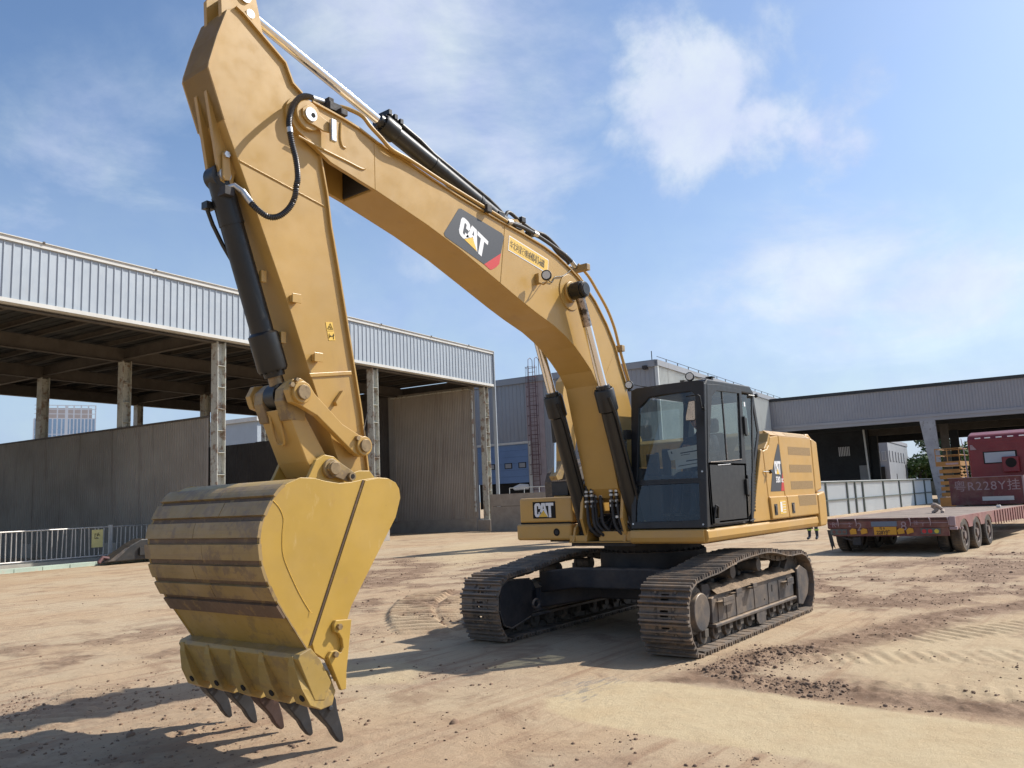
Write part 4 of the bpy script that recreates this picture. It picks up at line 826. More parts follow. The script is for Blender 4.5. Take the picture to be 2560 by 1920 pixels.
# roof, floor, posts
m=MB(); m.prism([(1.205,3.08),(1.10,3.18),(-.23,3.195),(-.335,3.12),(-.32,3.08)],YR-.005,YL+.005); m.build('roof',M['cabblack'],CB,bevel=.03,seg=3)
m=MB(); m.prism([(1.34,1.36),(1.34,1.44),(0,1.44),(-.02,1.36)],YR,YL-.06); m.build('floor',M['interior'],CB)
m=MB(); 
m.prism([(1.405,1.36),(1.195,3.12),(1.11,3.12),(1.275,2.16),(1.305,1.36)],YL-.05,YL+.004); m.build('front_post',M['cabblack'],CB,bevel=.012)
m=MB(); m.prism([(1.405,1.36),(1.195,3.12),(1.11,3.12),(1.275,2.16),(1.305,1.36)],YR,YR+.05); m.build('front_post',M['cabblack'],CB,bevel=.012)
for (a,b) in ((YL-.05,YL+.002),(YR,YR+.05)):
    m=MB(); m.prism([(-.335,3.12),(-.45,2.55),(-.13,1.95),(-.01,1.42),(-.01,1.36),(.07,1.36),(.045,1.5),(-.07,1.98),(-.375,2.56),(-.265,3.08),(.1,3.085),(.1,3.14)],a,b); m.build('rear_post',M['cabblack'],CB,bevel=.008)
m=MB(); m.box((-.33,YR,1.36+.6),(-.30,YR+.05,3.1)); m.hring([(YR,1.5),(YR,3.12),(YL,3.12),(YL,1.5)],[(YR+.1,2.05),(YR+.1,3.0),(YL-.1,3.0),(YL-.1,2.05)],lambda p:(Vector((-.33 if p[1]>2.5 else (-.44 if p[1]>2.0 else -.05),p[0],p[1])),Vector((-1,0,0))),.04); m.build('rear_frame',M['cabblack'],CB)
m=MB(); m.add([(-.44,YR+.1,2.05),(-.44,YL-.1,2.05),(-.36,YL-.1,3.0),(-.36,YR+.1,3.0)],[(0,1,2,3)]); m.build('rear_window',M['glass'],CB)
m=MB(); m.prism([(1.30,1.36),(1.30,2.12),(.0,2.12),(.05,1.36)],YR,YR+.03); m.build('right_wall',M['interior'],CB)
m=MB(); m.add([(1.27,YR+.01,2.14),(1.13,YR+.01,3.05),(-.3,YR+.01,3.08),(-.42,YR+.01,2.56),(-.15,YR+.01,2.14)],[(0,1,2,3,4)]); m.build('right_window',M['glass'],CB)
# door
sf2=lambda p:(Vector((p[0],YL+.008,p[1])),Vector((0,1,0)))
m=MB()
m.hring([(1.262,1.40),(1.262,2.13),(1.12,3.11),(.8,3.13),(.075,3.12),(.115,2.13),(.17,1.40),(.7,1.40)],[(1.225,2.15),(1.20,2.3),(1.005,2.96),(.86,3.045),(.155,3.065),(.235,2.19),(.245,2.175),(.7,2.155)],sf2,.045)
DR=None
m2=MB(); m2.hring([(1.262,2.135),(.115,2.135),(.17,1.385),(1.262,1.385)],[(1.215,2.105),(.185,2.105),(.235,1.43),(1.215,1.43)],sf2,.045)
m.v+=[];b=len(m.v)
for v in m2.v: m.v.append(v)
m.f+=[tuple(i+b for i in f_) for f_ in m2.f]; m.m+=m2.m
DR=m.build('cab_door',M['cabblack'],EX,bevel=.005)
def pane(pts,name,mt,par,y): 
    mm=MB(); mm.add([(x,y,z) for x,z in pts],[tuple(range(len(pts)))]); return mm.build(name,M[mt],par)
pane([(1.225,2.15),(1.20,2.3),(1.005,2.96),(.86,3.045),(.155,3.065),(.235,2.19),(.245,2.175)],'door_window','glass',DR,YL-.01)
pane([(1.215,2.105),(.185,2.105),(.235,1.43),(1.215,1.43)],'lower_door_window','glassdark',DR,YL-.01)
m=MB(); m.box((.66,YL-.02,2.16),(.68,YL,3.05)); m.tube([(1.20,YL+.012,2.14),(.7,YL+.02,2.16),(.26,YL+.012,2.185)],.007,6); m.build('window_slider',M['frame'],DR)
m=MB(); m.tube([(1.0,YL+.012,2.105),(.62,YL+.012,2.12)],.005,6); m.build('scuff',M['steel'],DR)
m=MB(); m.box((.02,YL+.005,2.50),(.075,YL+.03,2.74)); m.box((.085,YL+.005,2.52),(.11,YL+.035,2.76)); m.build('hinge',M['black'],DR,bevel=.004)
m=MB(); m.box((.17,YL+.008,1.72),(.215,YL+.04,1.93)); m.box((.13,YL+.008,1.70),(.15,YL+.03,1.98)); m.build('door_handle',M['black'],DR,bevel=.006)
m=MB(); m.box((1.10,YL+.008,1.40),(1.24,YL+.03,1.46)); m.tube([(1.13,YL+.02,1.46),(1.14,YL+.04,1.60),(1.20,YL+.04,1.62),(1.23,YL+.02,1.46)],.014,6); m.box((1.13,YL+.012,1.50),(1.22,YL+.022,1.60)); m.build('door_catch',M['black'],DR,bevel=.004)
m=MB(); m.box((1.02,YL-.10,2.36),(1.06,YL-.04,2.44)); m.build('grip',M['black'],DR)
pane([(.06,3.06),(-.29,3.07),(-.385,2.56),(-.09,2.0),(.03,1.50),(.13,1.44),(.085,2.2)],'rear_quarter_window','glass',CB,YL-.008)
m=MB(); m.box((.0,YL-.006,2.90),(-.04,YL-.004,2.96)); m.build('sticker',M['white'],CB)
m=MB(); m.tube([(.13,YL+.004,1.385),(-.03,YL+.004,1.40)],.008,6); 
for k in range(15): z=1.50+.045*k; x=-.03-(z-1.5)*.22; m.box((x-.075,YL-.04,z),(x-.01,YL-.005,z+.028))
m.build('seal',M['black'],CB)
# mirror, lamps, wiper, bolts, handrail
m=MB(); m.prism([(1.375,2.885),(1.47,2.89),(1.46,2.66),(1.445,2.64),(1.32,2.645),(1.325,2.70)],1.44,1.455,ax='x'); MR=m.build('mirror',M['black'],EX,bevel=.01)
m=MB(); m.prism([(1.385,2.875),(1.46,2.88),(1.45,2.665),(1.438,2.65),(1.33,2.655),(1.333,2.70)],1.456,1.459,ax='x'); m.build('mirror_glass',M['dustymirror'],MR)
m=MB(); m.tube([(1.44,1.345,2.945),(1.44,1.50,2.95),(1.43,1.52,2.93),(1.40,1.52,2.80),(1.26,1.48,2.80)],.008,6); m.box((1.25,1.47,2.77),(1.30,1.51,2.84)); m.build('mirror_arm',M['black'],MR)
def lamp(x,y,z,nm='work_lamp'):
    mm=MB(); mm.cyl((x,y,z),(x+.055,y+.02,z),.056,n=24); o=mm.build(nm,M['black'],EX,smooth=True,bevel=.006)
    mm=MB(); mm.cyl((x+.056,y+.0205,z),(x+.060,y+.022,z),.043,n=24); mm.build('lens',M['lens'],o,smooth=True)
    mm=MB(); mm.box((x-.02,y-.015,z-.08),(x+.03,y+.015,z-.04)); mm.box((x+.0,y-.01,z-.06),(x+.01,y+.01,z)); mm.tube([(x,y,z),(x-.05,y+.03,z+.01),(x-.12,y+.12,z-.02),(x-.16,y+.18,z-.03)],.006,5); mm.build('bracket',M['black'],o)
lamp(1.13,1.265,3.225); lamp(1.13,.385,3.225)
m=MB(); m.box((.75,1.35,3.19),(.80,1.40,3.235)); m.box((.72,1.33,3.235),(.83,1.42,3.245)); m.build('camera_pod',M['black'],CB)
for (x,z) in ((-.33,3.06),(-.62,2.02)):
    m=MB(); m.cyl((x,1.50,z),(x+.0,1.54,z+.01),.028,n=10); m.tube([(x+.16,YL,z+.005),(x,1.52,z)],.007,5); m.build('small_mirror',M['black'],CB,smooth=True)
m=MB()
for (y,z) in ((1.43,1.40),(1.43,2.03),(.47,1.42),(.47,2.0)): m.cyl(Vector((fx(z),y,z)),Vector((fx(z),y,z))+fn*.008,.012,n=8)
m.build('bolt',M['steel'],CB)
m=MB(); m.tube([(1.38,.42,2.05),(1.36,.40,2.25),(1.33,.40,2.55),(1.33,.44,2.60)],.013,6); m.box((1.26,.38,2.50),(1.36,.44,2.62)); m.build('right_mirror',M['black'],CB)
# interior
m=MB(); m.box((.10,.72,1.44),(.55,1.22,1.78)); m.box((.12,.74,1.78),(.62,1.20,1.90)); m.add([(.16,.74,1.88),(.28,.74,1.88),(.28,1.20,1.88),(.16,1.20,1.88),(-.02,.76,2.55),(.10,.76,2.58),(.10,1.18,2.58),(-.02,1.18,2.55)],[(3,2,1,0),(4,5,6,7),(0,1,5,4),(1,2,6,5),(2,3,7,6),(3,0,4,7)]); m.box((-.03,.85,2.58),(.06,1.09,2.78)); m.build('seat',M['seat'],CB,bevel=.04,seg=3)
m=MB(); m.box((.2,.47,1.44),(.95,.66,2.02)); m.box((.25,1.26,1.44),(.85,1.38,2.0)); m.box((.55,.50,2.0),(.60,.62,2.38)); m.build('console',M['interior'],CB,bevel=.02)
m=MB(); m.box((1.02,.52,2.02),(1.06,.70,2.30)); m.build('monitor',M['frame'],CB,bevel=.01)
m=MB(); m.tube([(.85,.60,2.0),(.90,.60,2.22)],.014,8); m.tube([(.85,1.30,2.0),(.90,1.28,2.22)],.014,8); m.cyl((.9,.60,2.20),(.91,.60,2.32),.025,n=10); m.cyl((.9,1.28,2.2),(.91,1.28,2.32),.025,n=10)
for y in (.85,1.0): m.tube([(1.15,y,1.44),(1.05,y,1.65),(1.0,y,1.95)],.014,8); m.box((1.02,y-.05,1.50),(1.2,y+.05,1.53))
m.build('control_lever',M['black'],CB,smooth=False)
m=MB(); m.tube([(.93,1.36,2.02),(.88,1.36,1.95),(.66,1.36,1.62),(.60,1.36,1.60)],.022,8); m.build('belt_arm',M['stickeryellow'],CB,smooth=True)
# ---------------- people ----------------
def skin_person(name,label,cat,joints,edges,mtl,extra=None,group=None,sub=2):
    me=bpy.data.meshes.new(name); names=list(joints); idx={n:i for i,n in enumerate(names)}
    me.from_pydata([joints[n][0] for n in names],[(idx[a],idx[b]) for a,b in edges],[])
    o=bpy.data.objects.new(name,me); COL.objects.link(o)
    sk=o.modifiers.new('skin','SKIN'); 
    layer=me.skin_vertices[0] if me.skin_vertices else None
    if layer is None:
        bm=bmesh.new(); bm.from_mesh(me); bm.verts.layers.skin.verify(); bm.to_mesh(me); bm.free(); layer=me.skin_vertices[0]
    for n,i in idx.items():
        r=joints[n][1]; r=(r,r) if isinstance(r,(int,float)) else r
        layer.data[i].radius=r; layer.data[i].use_root=(n==names[0])
    sk.use_smooth_shade=True
    ss=o.modifiers.new('sub','SUBSURF'); ss.levels=sub; ss.render_levels=sub
    dg=bpy.context.evaluated_depsgraph_get(); m2=bpy.data.meshes.new_from_object(o.evaluated_get(dg)); m2.materials.clear(); m2.materials.append(mtl)
    for p in m2.polygons: p.use_smooth=True
    bpy.data.objects.remove(o); o=bpy.data.objects.new(name,m2); COL.objects.link(o)
    tag(o,label,cat,group); return o
M['skin']=mat('skin',(.42,.24,.16),.5); M['navy']=mat('navy_cloth',(.035,.042,.06),.9,noise=(20,.2),bump=(60,.3,.004)); M['hair']=mat('dark_hair',(.012,.01,.009),.6)
M['paper']=mat('printed_paper',(.72,.69,.62),.7,noise=(12,.06)); M['hiviz']=mat('reflective_band',(.45,.62,.10),.4); M['boot']=mat('black_boot',(.02,.02,.02),.5)
def hand(o,wrist,dirv,palmn,side,mt,scale=1.0,curl=.5):
    d=Vector(dirv).normalized(); n=Vector(palmn).normalized(); s=d.cross(n).normalized()*side; w=Vector(wrist); js={};ed=[]
    js['w']=(w,.026*scale); js['p']=(w+d*.05*scale,(.030*scale,.018*scale)); ed.append(('w','p'))
    for i,(off,L) in enumerate(((-.030,.070),(-.010,.080),(.010,.075),(.028,.058))):
        b=w+d*.085*scale+s*off*scale; m1=b+d*L*.5*scale+n*curl*.012; t=b+d*L*.85*scale+n*curl*.045*scale
        js[f'b{i}']=(b,.0105*scale); js[f'm{i}']=(m1,.0095*scale); js[f't{i}']=(t,.008*scale); ed+=[('p',f'b{i}'),(f'b{i}',f'm{i}'),(f'm{i}',f't{i}')]
    a=w+d*.03*scale-s*.035*scale; js['h0']=(a,.012*scale); js['h1']=(a+d*.035*scale-s*.02*scale+n*.015,.010*scale); js['h2']=(a+d*.06*scale-s*.015*scale+n*.03,.009*scale); ed+=[('p','h0'),('h0','h1'),('h1','h2')]
    h=skin_person('hand',None,None,js,ed,mt,sub=1); 
    for k in ('label','category'):
        if k in h: del h[k]
    setp(h,o); return h
def head(o,c,face,hairtop=True,r=.098):
    c=Vector(c); f=Vector(face).normalized(); s=f.cross(Vector((0,0,1))).normalized(); u=s.cross(f)
    bm=bmesh.new(); bmesh.ops.create_icosphere(bm,subdivisions=3,radius=1)
    for v in bm.verts:
        x,y,z=v.co
        jaw=1-.28*max(0,-z)**1.3
        v.co=c+f*(x*r*.98*(jaw if x<0 else 1)+(.012*math.exp(-((y/.18)**2+((z+.08)/.22)**2)) if x>.6 else 0))+s*(y*r*.80*jaw)+u*(z*r*1.22)
    # nose, brow, mouth, ears
    me=bpy.data.meshes.new('head'); bm.to_mesh(me); bm.free(); me.materials.append(M['skin'])
    for p in me.polygons: p.use_smooth=True
    h=bpy.data.objects.new('head',me); COL.objects.link(h); setp(h,o)
    m=MB(); m.add([c+f*r*.97+u*.03,c+f*(r*.95)+s*.014-u*.022,c+f*(r*.95)-s*.014-u*.022,c+f*(r+.022)-u*.018],[(0,1,3),(0,3,2),(1,2,3),(0,2,1)])
    for q in (1,-1): m.tube([c+s*q*r*.78+u*.03,c+s*q*(r*.80+.014)+u*.01,c+s*q*r*.78-u*.03],.010,6)
    m.build('nose_and_ears',M['skin'],h)
    m=MB()
    for q in (1,-1): m.cyl(c+f*r*.90+s*q*.034+u*.018,c+f*(r*.955)+s*q*.034+u*.018,.011,n=10)
    m.tube([c+f*r*.95+s*.022-u*.05,c+f*r*.985-u*.052,c+f*r*.95-s*.022-u*.05],.004,5); m.build('eyes_and_mouth',M['hair'],h)
    bm=bmesh.new(); bmesh.ops.create_icosphere(bm,subdivisions=3,radius=1.06)
    dele=[]
    for v in bm.verts:
        x,y,z=v.co
        if (x>.25 and z<.45) or z<-.25: dele.append(v)
        v.co=c+f*(x*r)+s*(y*r*.84)+u*(z*r*1.24)
    bmesh.ops.delete(bm,geom=dele,context='VERTS'); me=bpy.data.meshes.new('hair'); bm.to_mesh(me); bm.free(); me.materials.append(M['hair'])
    for p in me.polygons: p.use_smooth=True
    hh=bpy.data.objects.new('hair',me); COL.objects.link(hh); setp(hh,h)
# seated driver
J={'pel':((.33,.97,1.98),(.16,.15)),'bel':((.30,.97,2.15),(.15,.13)),'chest':((.33,.97,2.36),(.175,.13)),'neckb':((.36,.97,2.52),(.09,.08)),'neck':((.38,.97,2.60),.055),
'shL':((.36,1.16,2.47),.07),'elL':((.48,1.24,2.26),.052),'wrL':((.68,1.12,2.31),.034),
'shR':((.36,.78,2.47),.07),'elR':((.48,.70,2.27),.052),'wrR':((.66,.87,2.40),.034),
'hiL':((.38,1.08,1.97),.10),'knL':((.82,1.10,2.0),.075),'anL':((.92,1.09,1.58),.05),'hiR':((.38,.86,1.97),.10),'knR':((.82,.84,2.0),.075),'anR':((.92,.85,1.58),.05),'toL':((1.04,1.09,1.49),.04),'toR':((1.04,.85,1.49),.04)}
E_=[('pel','bel'),('bel','chest'),('chest','neckb'),('neckb','neck'),('chest','shL'),('shL','elL'),('elL','wrL'),('chest','shR'),('shR','elR'),('elR','wrR'),('pel','hiL'),('hiL','knL'),('knL','anL'),('anL','toL'),('pel','hiR'),('hiR','knR'),('knR','anR'),('anR','toR')]
DRV=skin_person('person','person in dark jacket seated in the excavator cab, holding up a printed sheet','person',J,E_,M['navy'])
head(DRV,(.42,.97,2.73),(1,.05,-.35))
hand(DRV,(.66,.87,2.40),(.35,.6,-.1),(-.2,.1,-1),1,M['skin'],1.0,.8); hand(DRV,(.68,1.12,2.31),(.5,-.5,.25),(.2,.3,-1),-1,M['skin'],1.0,.8)
m=MB(); pq=[Vector(p) for p in ((.80,.70,2.345),(.80,1.22,2.40),(.79,1.20,2.235),(.80,.74,2.21))]; pr_=[Vector(p) for p in ((.79,.80,2.215),(.79,1.20,2.24),(.83,1.19,2.12),(.84,.83,2.08))]
for q in (pq,pr_): m.add(q+[p-Vector((.0015,0,0)) for p in q],[(0,1,2,3),(7,6,5,4),(0,4,5,1),(1,5,6,2),(2,6,7,3),(3,7,4,0)])
PA=m.build('printed_sheet',M['paper']); tag(PA,'folded white printed sheet held by the person in the cab','paper sheet')
m=MB()
def onq(q,u,v,l=.002): return (q[0]*(1-u)+q[1]*u)*(1-v)+(q[3]*(1-u)+q[2]*u)*v+Vector((l,0,0))
for q,rows in ((pq,((.08,.12,.16,.40),(.34,.84,.42,.52),(.34,.62,.62,.68))),(pr_,((.40,.80,.22,.34),(.1,.9,.62,.70)))):
    for a,b,c,d in rows: m.add([onq(q,a,c),onq(q,b,c),onq(q,b,d),onq(q,a,d)],[(0,1,2,3)])
m.build('printed_line',M['ink'],PA)
# ---------------- ground ----------------
TH=.12405; cT,sT=math.cos(TH),math.sin(TH)
def U(u,v,z=0): return Vector((u*cT-v*sT,u*sT+v*cT,z))
RB=Matrix.Rotation(TH,4,'Z')
def BMB(): return MB(RB)
_perm={}
def vnoise(x,y,seed):
    if seed not in _perm: _perm[seed]=np.random.default_rng(seed).random((256,256))
    T=_perm[seed]; xi=np.floor(x).astype(int); yi=np.floor(y).astype(int); fx_=x-xi; fy_=y-yi
    fx_=fx_*fx_*(3-2*fx_); fy_=fy_*fy_*(3-2*fy_)
    a=T[xi%256,yi%256];b=T[(xi+1)%256,yi%256];c=T[xi%256,(yi+1)%256];d=T[(xi+1)%256,(yi+1)%256]
    return (a*(1-fx_)+b*fx_)*(1-fy_)+(c*(1-fx_)+d*fx_)*fy_
def fbm(x,y,seed,o=5,g=.5):
    s=0;a=1;t=0
    for i in range(o): s=s+a*vnoise(x*2**i+i*17.3,y*2**i+i*9.1,seed+i); t+=a; a*=g
    return s/t
def inpoly(x,y,poly):
    """signed distance, positive inside"""
    d=np.full(x.shape,1e9); ins=np.zeros(x.shape,bool); n=len(poly)
    for i in range(n):
        x0,y0=poly[i];x1,y1=poly[(i+1)%n]; ex,ey=x1-x0,y1-y0
        t=np.clip(((x-x0)*ex+(y-y0)*ey)/(ex*ex+ey*ey),0,1); d=np.minimum(d,np.hypot(x-x0-t*ex,y-y0-t*ey))
        c=((y0>y)!=(y1>y))&(x<(ex*(y-y0)/(ey+1e-12)+x0)); ins^=c
    return np.where(ins,d,-d)
def sstep(a,b,x): t=np.clip((x-a)/(b-a),0,1); return t*t*(3-2*t)
Z={
'pale':[(4.4,1.19),(3.55,1.3),(3.27,1.97),(3.42,3.6),(3.5,6.5),(5.0,6.5),(4.98,3.89),(4.94,3.44),(4.96,2.84),(4.91,2.05),(4.72,1.48)],
'mudR':[(3.3,1.80),(2.6,1.88),(1.31,2.03),(0.19,2.55),(-2.22,3.15),(-5.2,4.9),(-2,8),(3.3,7.5),(3.22,4.1),(3.2,3.3),(3.2,2.37)],
'redL':[(7.4,-3.9),(5.61,-3.27),(5.08,-1.79),(5.5,-.6),(5.65,.4),(5.45,1.2),(5.7,1.75),(6.5,2.4),(7.6,1.2),(9,-.5),(9.5,-2.5)],
'red2':[(4.2,-1.5),(3.5,-.2),(3.75,1.0),(4.3,.6),(4.8,-.3)],
'darkmid':[(-9,-17),(-15,-16.5),(-10,-10),(-3.5,-7.6),(-1.2,-8.0),(-2.6,-10.6)],
'redmid':[(0.6,-7.8),(-4.9,-8.6),(-3.6,-6.2),(-2,-4.3),(1.5,-4.3)],
'mudR2':[(-6,-1.2),(-13,2.0),(-13,5.5),(-5,4.6),(-1.9,2.5),(-2.7,1.1)],
'bandL':[(6.3,-7.8),(2.5,-7.4),(4.2,-4.3),(5.6,-4.2),(7.2,-5.0)],
'wavy':[(-.9,-6.7),(-1.4,-4.6),(1.2,-2.4),(2.9,-2.55),(1.9,-5.2)],
'stain':[(4.22,1.2),(3.7,1.05),(3.3,1.15),(3.31,1.38),(3.86,1.45),(4.47,1.51)],
'pale2':[(4.31,-1.88),(3.78,-1.32),(3.94,-.78),(4.46,-.37),(4.93,-1.0)],
'palefar':[(-12.08,-16.84),(-22.6,-20.5),(-12.3,-12.4),(-6.6,-10.1)],
'paleR':[(.9,2.9),(-2.58,4.08),(2.74,5.2),(2.76,4.12),(2.18,3.2)],
'corner':[(7.3,.3),(6.3,1.5),(5.35,2.6),(5.5,3.3),(7,3.2),(9,1)]}
def masks(x,y):
    w=(fbm(x*.9,y*.9,11)-.5)*1.0+(fbm(x*4,y*4,12)-.5)*.5
    W=lambda k,s: sstep(-s,s,inpoly(x,y,Z[k])+w*min(1,s*2.6))
    pale=sstep(-.05,.06,inpoly(x,y,Z['pale'])+w*.13)
    pale=np.maximum.reduce([pale,.75*sstep(-.1,.12,inpoly(x,y,Z['pale2'])+w*.3),.6*sstep(-.8,.8,inpoly(x,y,Z['palefar'])+w*2),.55*sstep(-.3,.3,inpoly(x,y,Z['paleR'])+w*.6)])
    mq=sstep(.42,.60,fbm(x*1.1,y*1.1,71,5,.6)); mud=np.maximum.reduce([W('mudR',.25),W('mudR2',.8)*.95,W('darkmid',1.2)*.8,W('redmid',.7)*.6,W('bandL',.5)*.55,W('wavy',.5)*.35])
    far=sstep(12,22,np.hypot(x-5,y+2)); stripes=sstep(.55,.75,fbm(x*.16+y*.10,y*.33-x*.2,31,5)); mud=np.maximum(mud,far*stripes*.45)
    redl=np.maximum.reduce([W('redL',.6)*.75,W('red2',.4)*.6,W('corner',.5)*.6])
    dR=inpoly(x,y,Z['mudR'])+w*.35; edge=np.exp(-((dR-.22)/.34)**2)*(y<5.2); inner=sstep(.5,.9,dR); mud=np.maximum(mud*(.25+.75*mq)*(1-.45*inner),edge*.98)*(1-pale*.95)
    patch=sstep(.50,.66,fbm(x*.7,y*.7,21,6)); 
    return pale,mud,redl*(1-pale)*(.45+.55*patch),patch
def height(x,y,pale,mud,redl):
    near=1-sstep(9,30,np.hypot(x-6,y-0))
    h=(fbm(x*.5,y*.5,41,3)-.5)*.02+(fbm(x*3,y*3,42,4)-.5)*.012
    r=np.maximum(mud,redl*.7)
    cl=np.maximum(0,fbm(x*8,y*8,43,4,.6)-.50)*2; cl2=np.maximum(0,fbm(x*3,y*3,47,4,.6)-.5)*2
    h=h+r*(cl*.045+cl2*.030+.030*(fbm(x*14,y*14,49,3)-.5))+.0022*(fbm(x*30,y*30,44,2)-.5)*(1-pale)
    # machine tread marks: arcs of ridges
    def tread(x0,y0,x1,y1,wid,p,amp,curve=0):
        ex,ey=x1-x0,y1-y0; L=math.hypot(ex,ey); ex/=L;ey/=L
        s=(x-x0)*ex+(y-y0)*ey; t=-(x-x0)*ey+(y-y0)*ex; t=t-curve*(s-L/2)**2
        m=sstep(-.06,.06,wid/2-np.abs(t))*sstep(-.1,.2,s)*sstep(-.1,.2,L-s)
        return m*amp*(.5+.5*np.tanh(3*np.sin(2*math.pi*s/p+1.6*curve*t)))*(.35+.9*fbm(x*1.5,y*1.5,45,3))
    for a in ((-1.5,-6.3,2.4,-2.75,.75,.27,.085,.05),(-1.2,-5.2,1.9,-2.2,.5,.25,.06,.06),(6.1,-3.4,8.3,-1.2,.65,.2,.028,0),(5.9,-1.9,8.2,.5,.6,.2,.02,.02),(3.1,2.3,1.9,7.0,.6,.17,.014,.02),(1.9,2.3,-.6,6.5,.6,.17,.016,.0),(.2,3.2,-4,6.0,.6,.18,.02,0)):
        h=h+tread(*a)
    h=h-pale*0.0
    # keep the ground level where machine and wheels stand
    flat=np.maximum(sstep(-.15,.15,inpoly(x,y,[(2.1,-1.6),(2.1,1.75),(-1.7,1.65),(-1.7,-1.7)])),0)
    return np.where(flat>0,h*(1-flat)+flat*np.minimum(h*.3,-.002),h)*near
def axis(lo,hi,step,ratio,limit):
    c=list(np.arange(lo,hi,step)); s=step; a=lo; left=[]
    while a>-limit: s*=ratio; a-=s; left.append(a)
    s=step; b=c[-1]; right=[]
    while b<limit: s*=ratio; b+=s; right.append(b)
    return np.array(left[::-1]+c+right)
def ground():
    xs=axis(-1.6,8.3,.027,1.035,3500); ys=axis(-6.8,5.3,.027,1.035,3500)
    X,Y=np.meshgrid(xs,ys,indexing='ij'); nx,ny=X.shape; x=X.ravel(); y=Y.ravel()
    pale,mud,redl,patch=masks(x,y); h=height(x,y,pale,mud,redl)
    me=bpy.data.meshes.new('ground'); nv=nx*ny; me.vertices.add(nv)
    me.vertices.foreach_set('co',np.stack([x,y,h],1).astype(np.float32).ravel())
    i,j=np.meshgrid(np.arange(nx-1),np.arange(ny-1),indexing='ij'); a=(i*ny+j).ravel(); q=np.stack([a,a+ny,a+ny+1,a+1],1).ravel()
    nf=len(a); me.loops.add(nf*4); me.loops.foreach_set('vertex_index',q.astype(np.int32)); me.polygons.add(nf)
    me.polygons.foreach_set('loop_start',np.arange(0,nf*4,4,dtype=np.int32)); me.polygons.foreach_set('loop_total',np.full(nf,4,dtype=np.int32)); me.polygons.foreach_set('use_smooth',np.ones(nf,bool))
    me.update(); ca=me.color_attributes.new('soil','FLOAT_COLOR','POINT')
    ca.data.foreach_set('color',np.stack([mud,pale,redl,sstep(-.12,.05,inpoly(x,y,Z['stain'])+(fbm(x*3,y*9+x*4,77,4)-.5)*.7)],1).astype(np.float32).ravel())
    m=bpy.data.materials.new('sandy_soil'); m.use_nodes=True; nt=m.node_tree; N=nt.nodes; L=nt.links; b=N['Principled BSDF']; b.inputs['Roughness'].default_value=.92; b.inputs['Specular IOR Level'].default_value=.2
    at=N.new('ShaderNodeAttribute'); at.attribute_name='soil'; se=N.new('ShaderNodeSeparateColor'); L.new(at.outputs['Color'],se.inputs[0]); g=N.new('ShaderNodeNewGeometry')
    def ns(sc,det=8,ro=.65,dist=0):
        n=N.new('ShaderNodeTexNoise'); n.inputs['Detail'].default_value=det; n.inputs['Roughness'].default_value=ro; n.inputs['Distortion'].default_value=dist
        if isinstance(sc,tuple): mp=N.new('ShaderNodeMapping'); mp.inputs['Scale'].default_value=sc; mp.inputs['Rotation'].default_value=(0,0,.5); L.new(g.outputs['Position'],mp.inputs[0]); L.new(mp.outputs[0],n.inputs['Vector']); n.inputs['Scale'].default_value=1
        else: L.new(g.outputs['Position'],n.inputs['Vector']); n.inputs['Scale'].default_value=sc
        return n.outputs['Fac']
    def mr(v,a_,b_,c,d):
        r=N.new('ShaderNodeMapRange'); r.interpolation_type='SMOOTHSTEP'; L.new(v,r.inputs[0])
        for k,xx in enumerate((a_,b_,c,d)): r.inputs[k+1].default_value=xx
        return r.outputs[0]
    def mix(f,a_,c,mode='MIX'):
        xx=N.new('ShaderNodeMixRGB'); xx.blend_type=mode
        if isinstance(f,(int,float)): xx.inputs[0].default_value=f
        else: L.new(f,xx.inputs[0])
        for k,v in ((1,a_),(2,c)):
            if isinstance(v,tuple): xx.inputs[k].default_value=(*v,1)
            else: L.new(v,xx.inputs[k])
        return xx.outputs[0]
    def mul(a_,b_):
        mm=N.new('ShaderNodeMath'); mm.operation='MULTIPLY'; L.new(a_,mm.inputs[0])
        if isinstance(b_,(int,float)): mm.inputs[1].default_value=b_
        else: L.new(b_,mm.inputs[1])
        return mm.outputs[0]
    base=mix(mr(ns(.35,6),.35,.65,0,1),(.420,.300,.187),(.440,.345,.230))
    base=mix(mr(ns((.35,4.5,1),9,.66,.8),.5,.66,0,.7),base,(.29,.18,.11))
    base=mix(mr(ns(1.1,10,.72,.6),.50,.66,0,.65),base,(.235,.15,.095))
    base=mix(mr(ns(14,9,.78),.58,.68,0,.6),base,(.15,.10,.065))
    base=mix(mr(ns((1.2,14,1),8,.7,1),.60,.70,0,.4),base,(.46,.365,.26))
    redc=mix(mr(ns(5,8,.7),.4,.65,0,1),(.25,.16,.11),(.32,.225,.16)); base=mix(mul(se.outputs[2],.8),base,redc)
    mudc=mix(mr(ns(2.4,8,.7),.42,.62,0,1),(.185,.117,.075),(.28,.19,.125)); mudc=mix(mr(ns(7,8,.7),.6,.7,0,.75),mudc,(.33,.265,.20)); mudc=mix(mr(ns(20,6,.7),.58,.7,0,.6),mudc,(.08,.052,.038))
    base=mix(mr(se.outputs[0],.0,.75,0,.97),base,mudc)
    pal=mix(mr(ns(3,8,.7),.4,.7,0,.6),(.485,.385,.240),(.435,.325,.195)); pal=mix(mr(ns(38,5,.7),.63,.7,0,.55),pal,(.27,.20,.13)); pal=mix(mr(ns(.9,5),.45,.7,0,.5),pal,(.455,.335,.19))
    base=mix(se.outputs[1],base,pal)
    base=mix(mul(at.outputs['Alpha'],mr(ns((3,16,1),6,.7,.6),.48,.62,0,.7)),base,(.20,.19,.175))
    L.new(base,b.inputs['Base Color'])
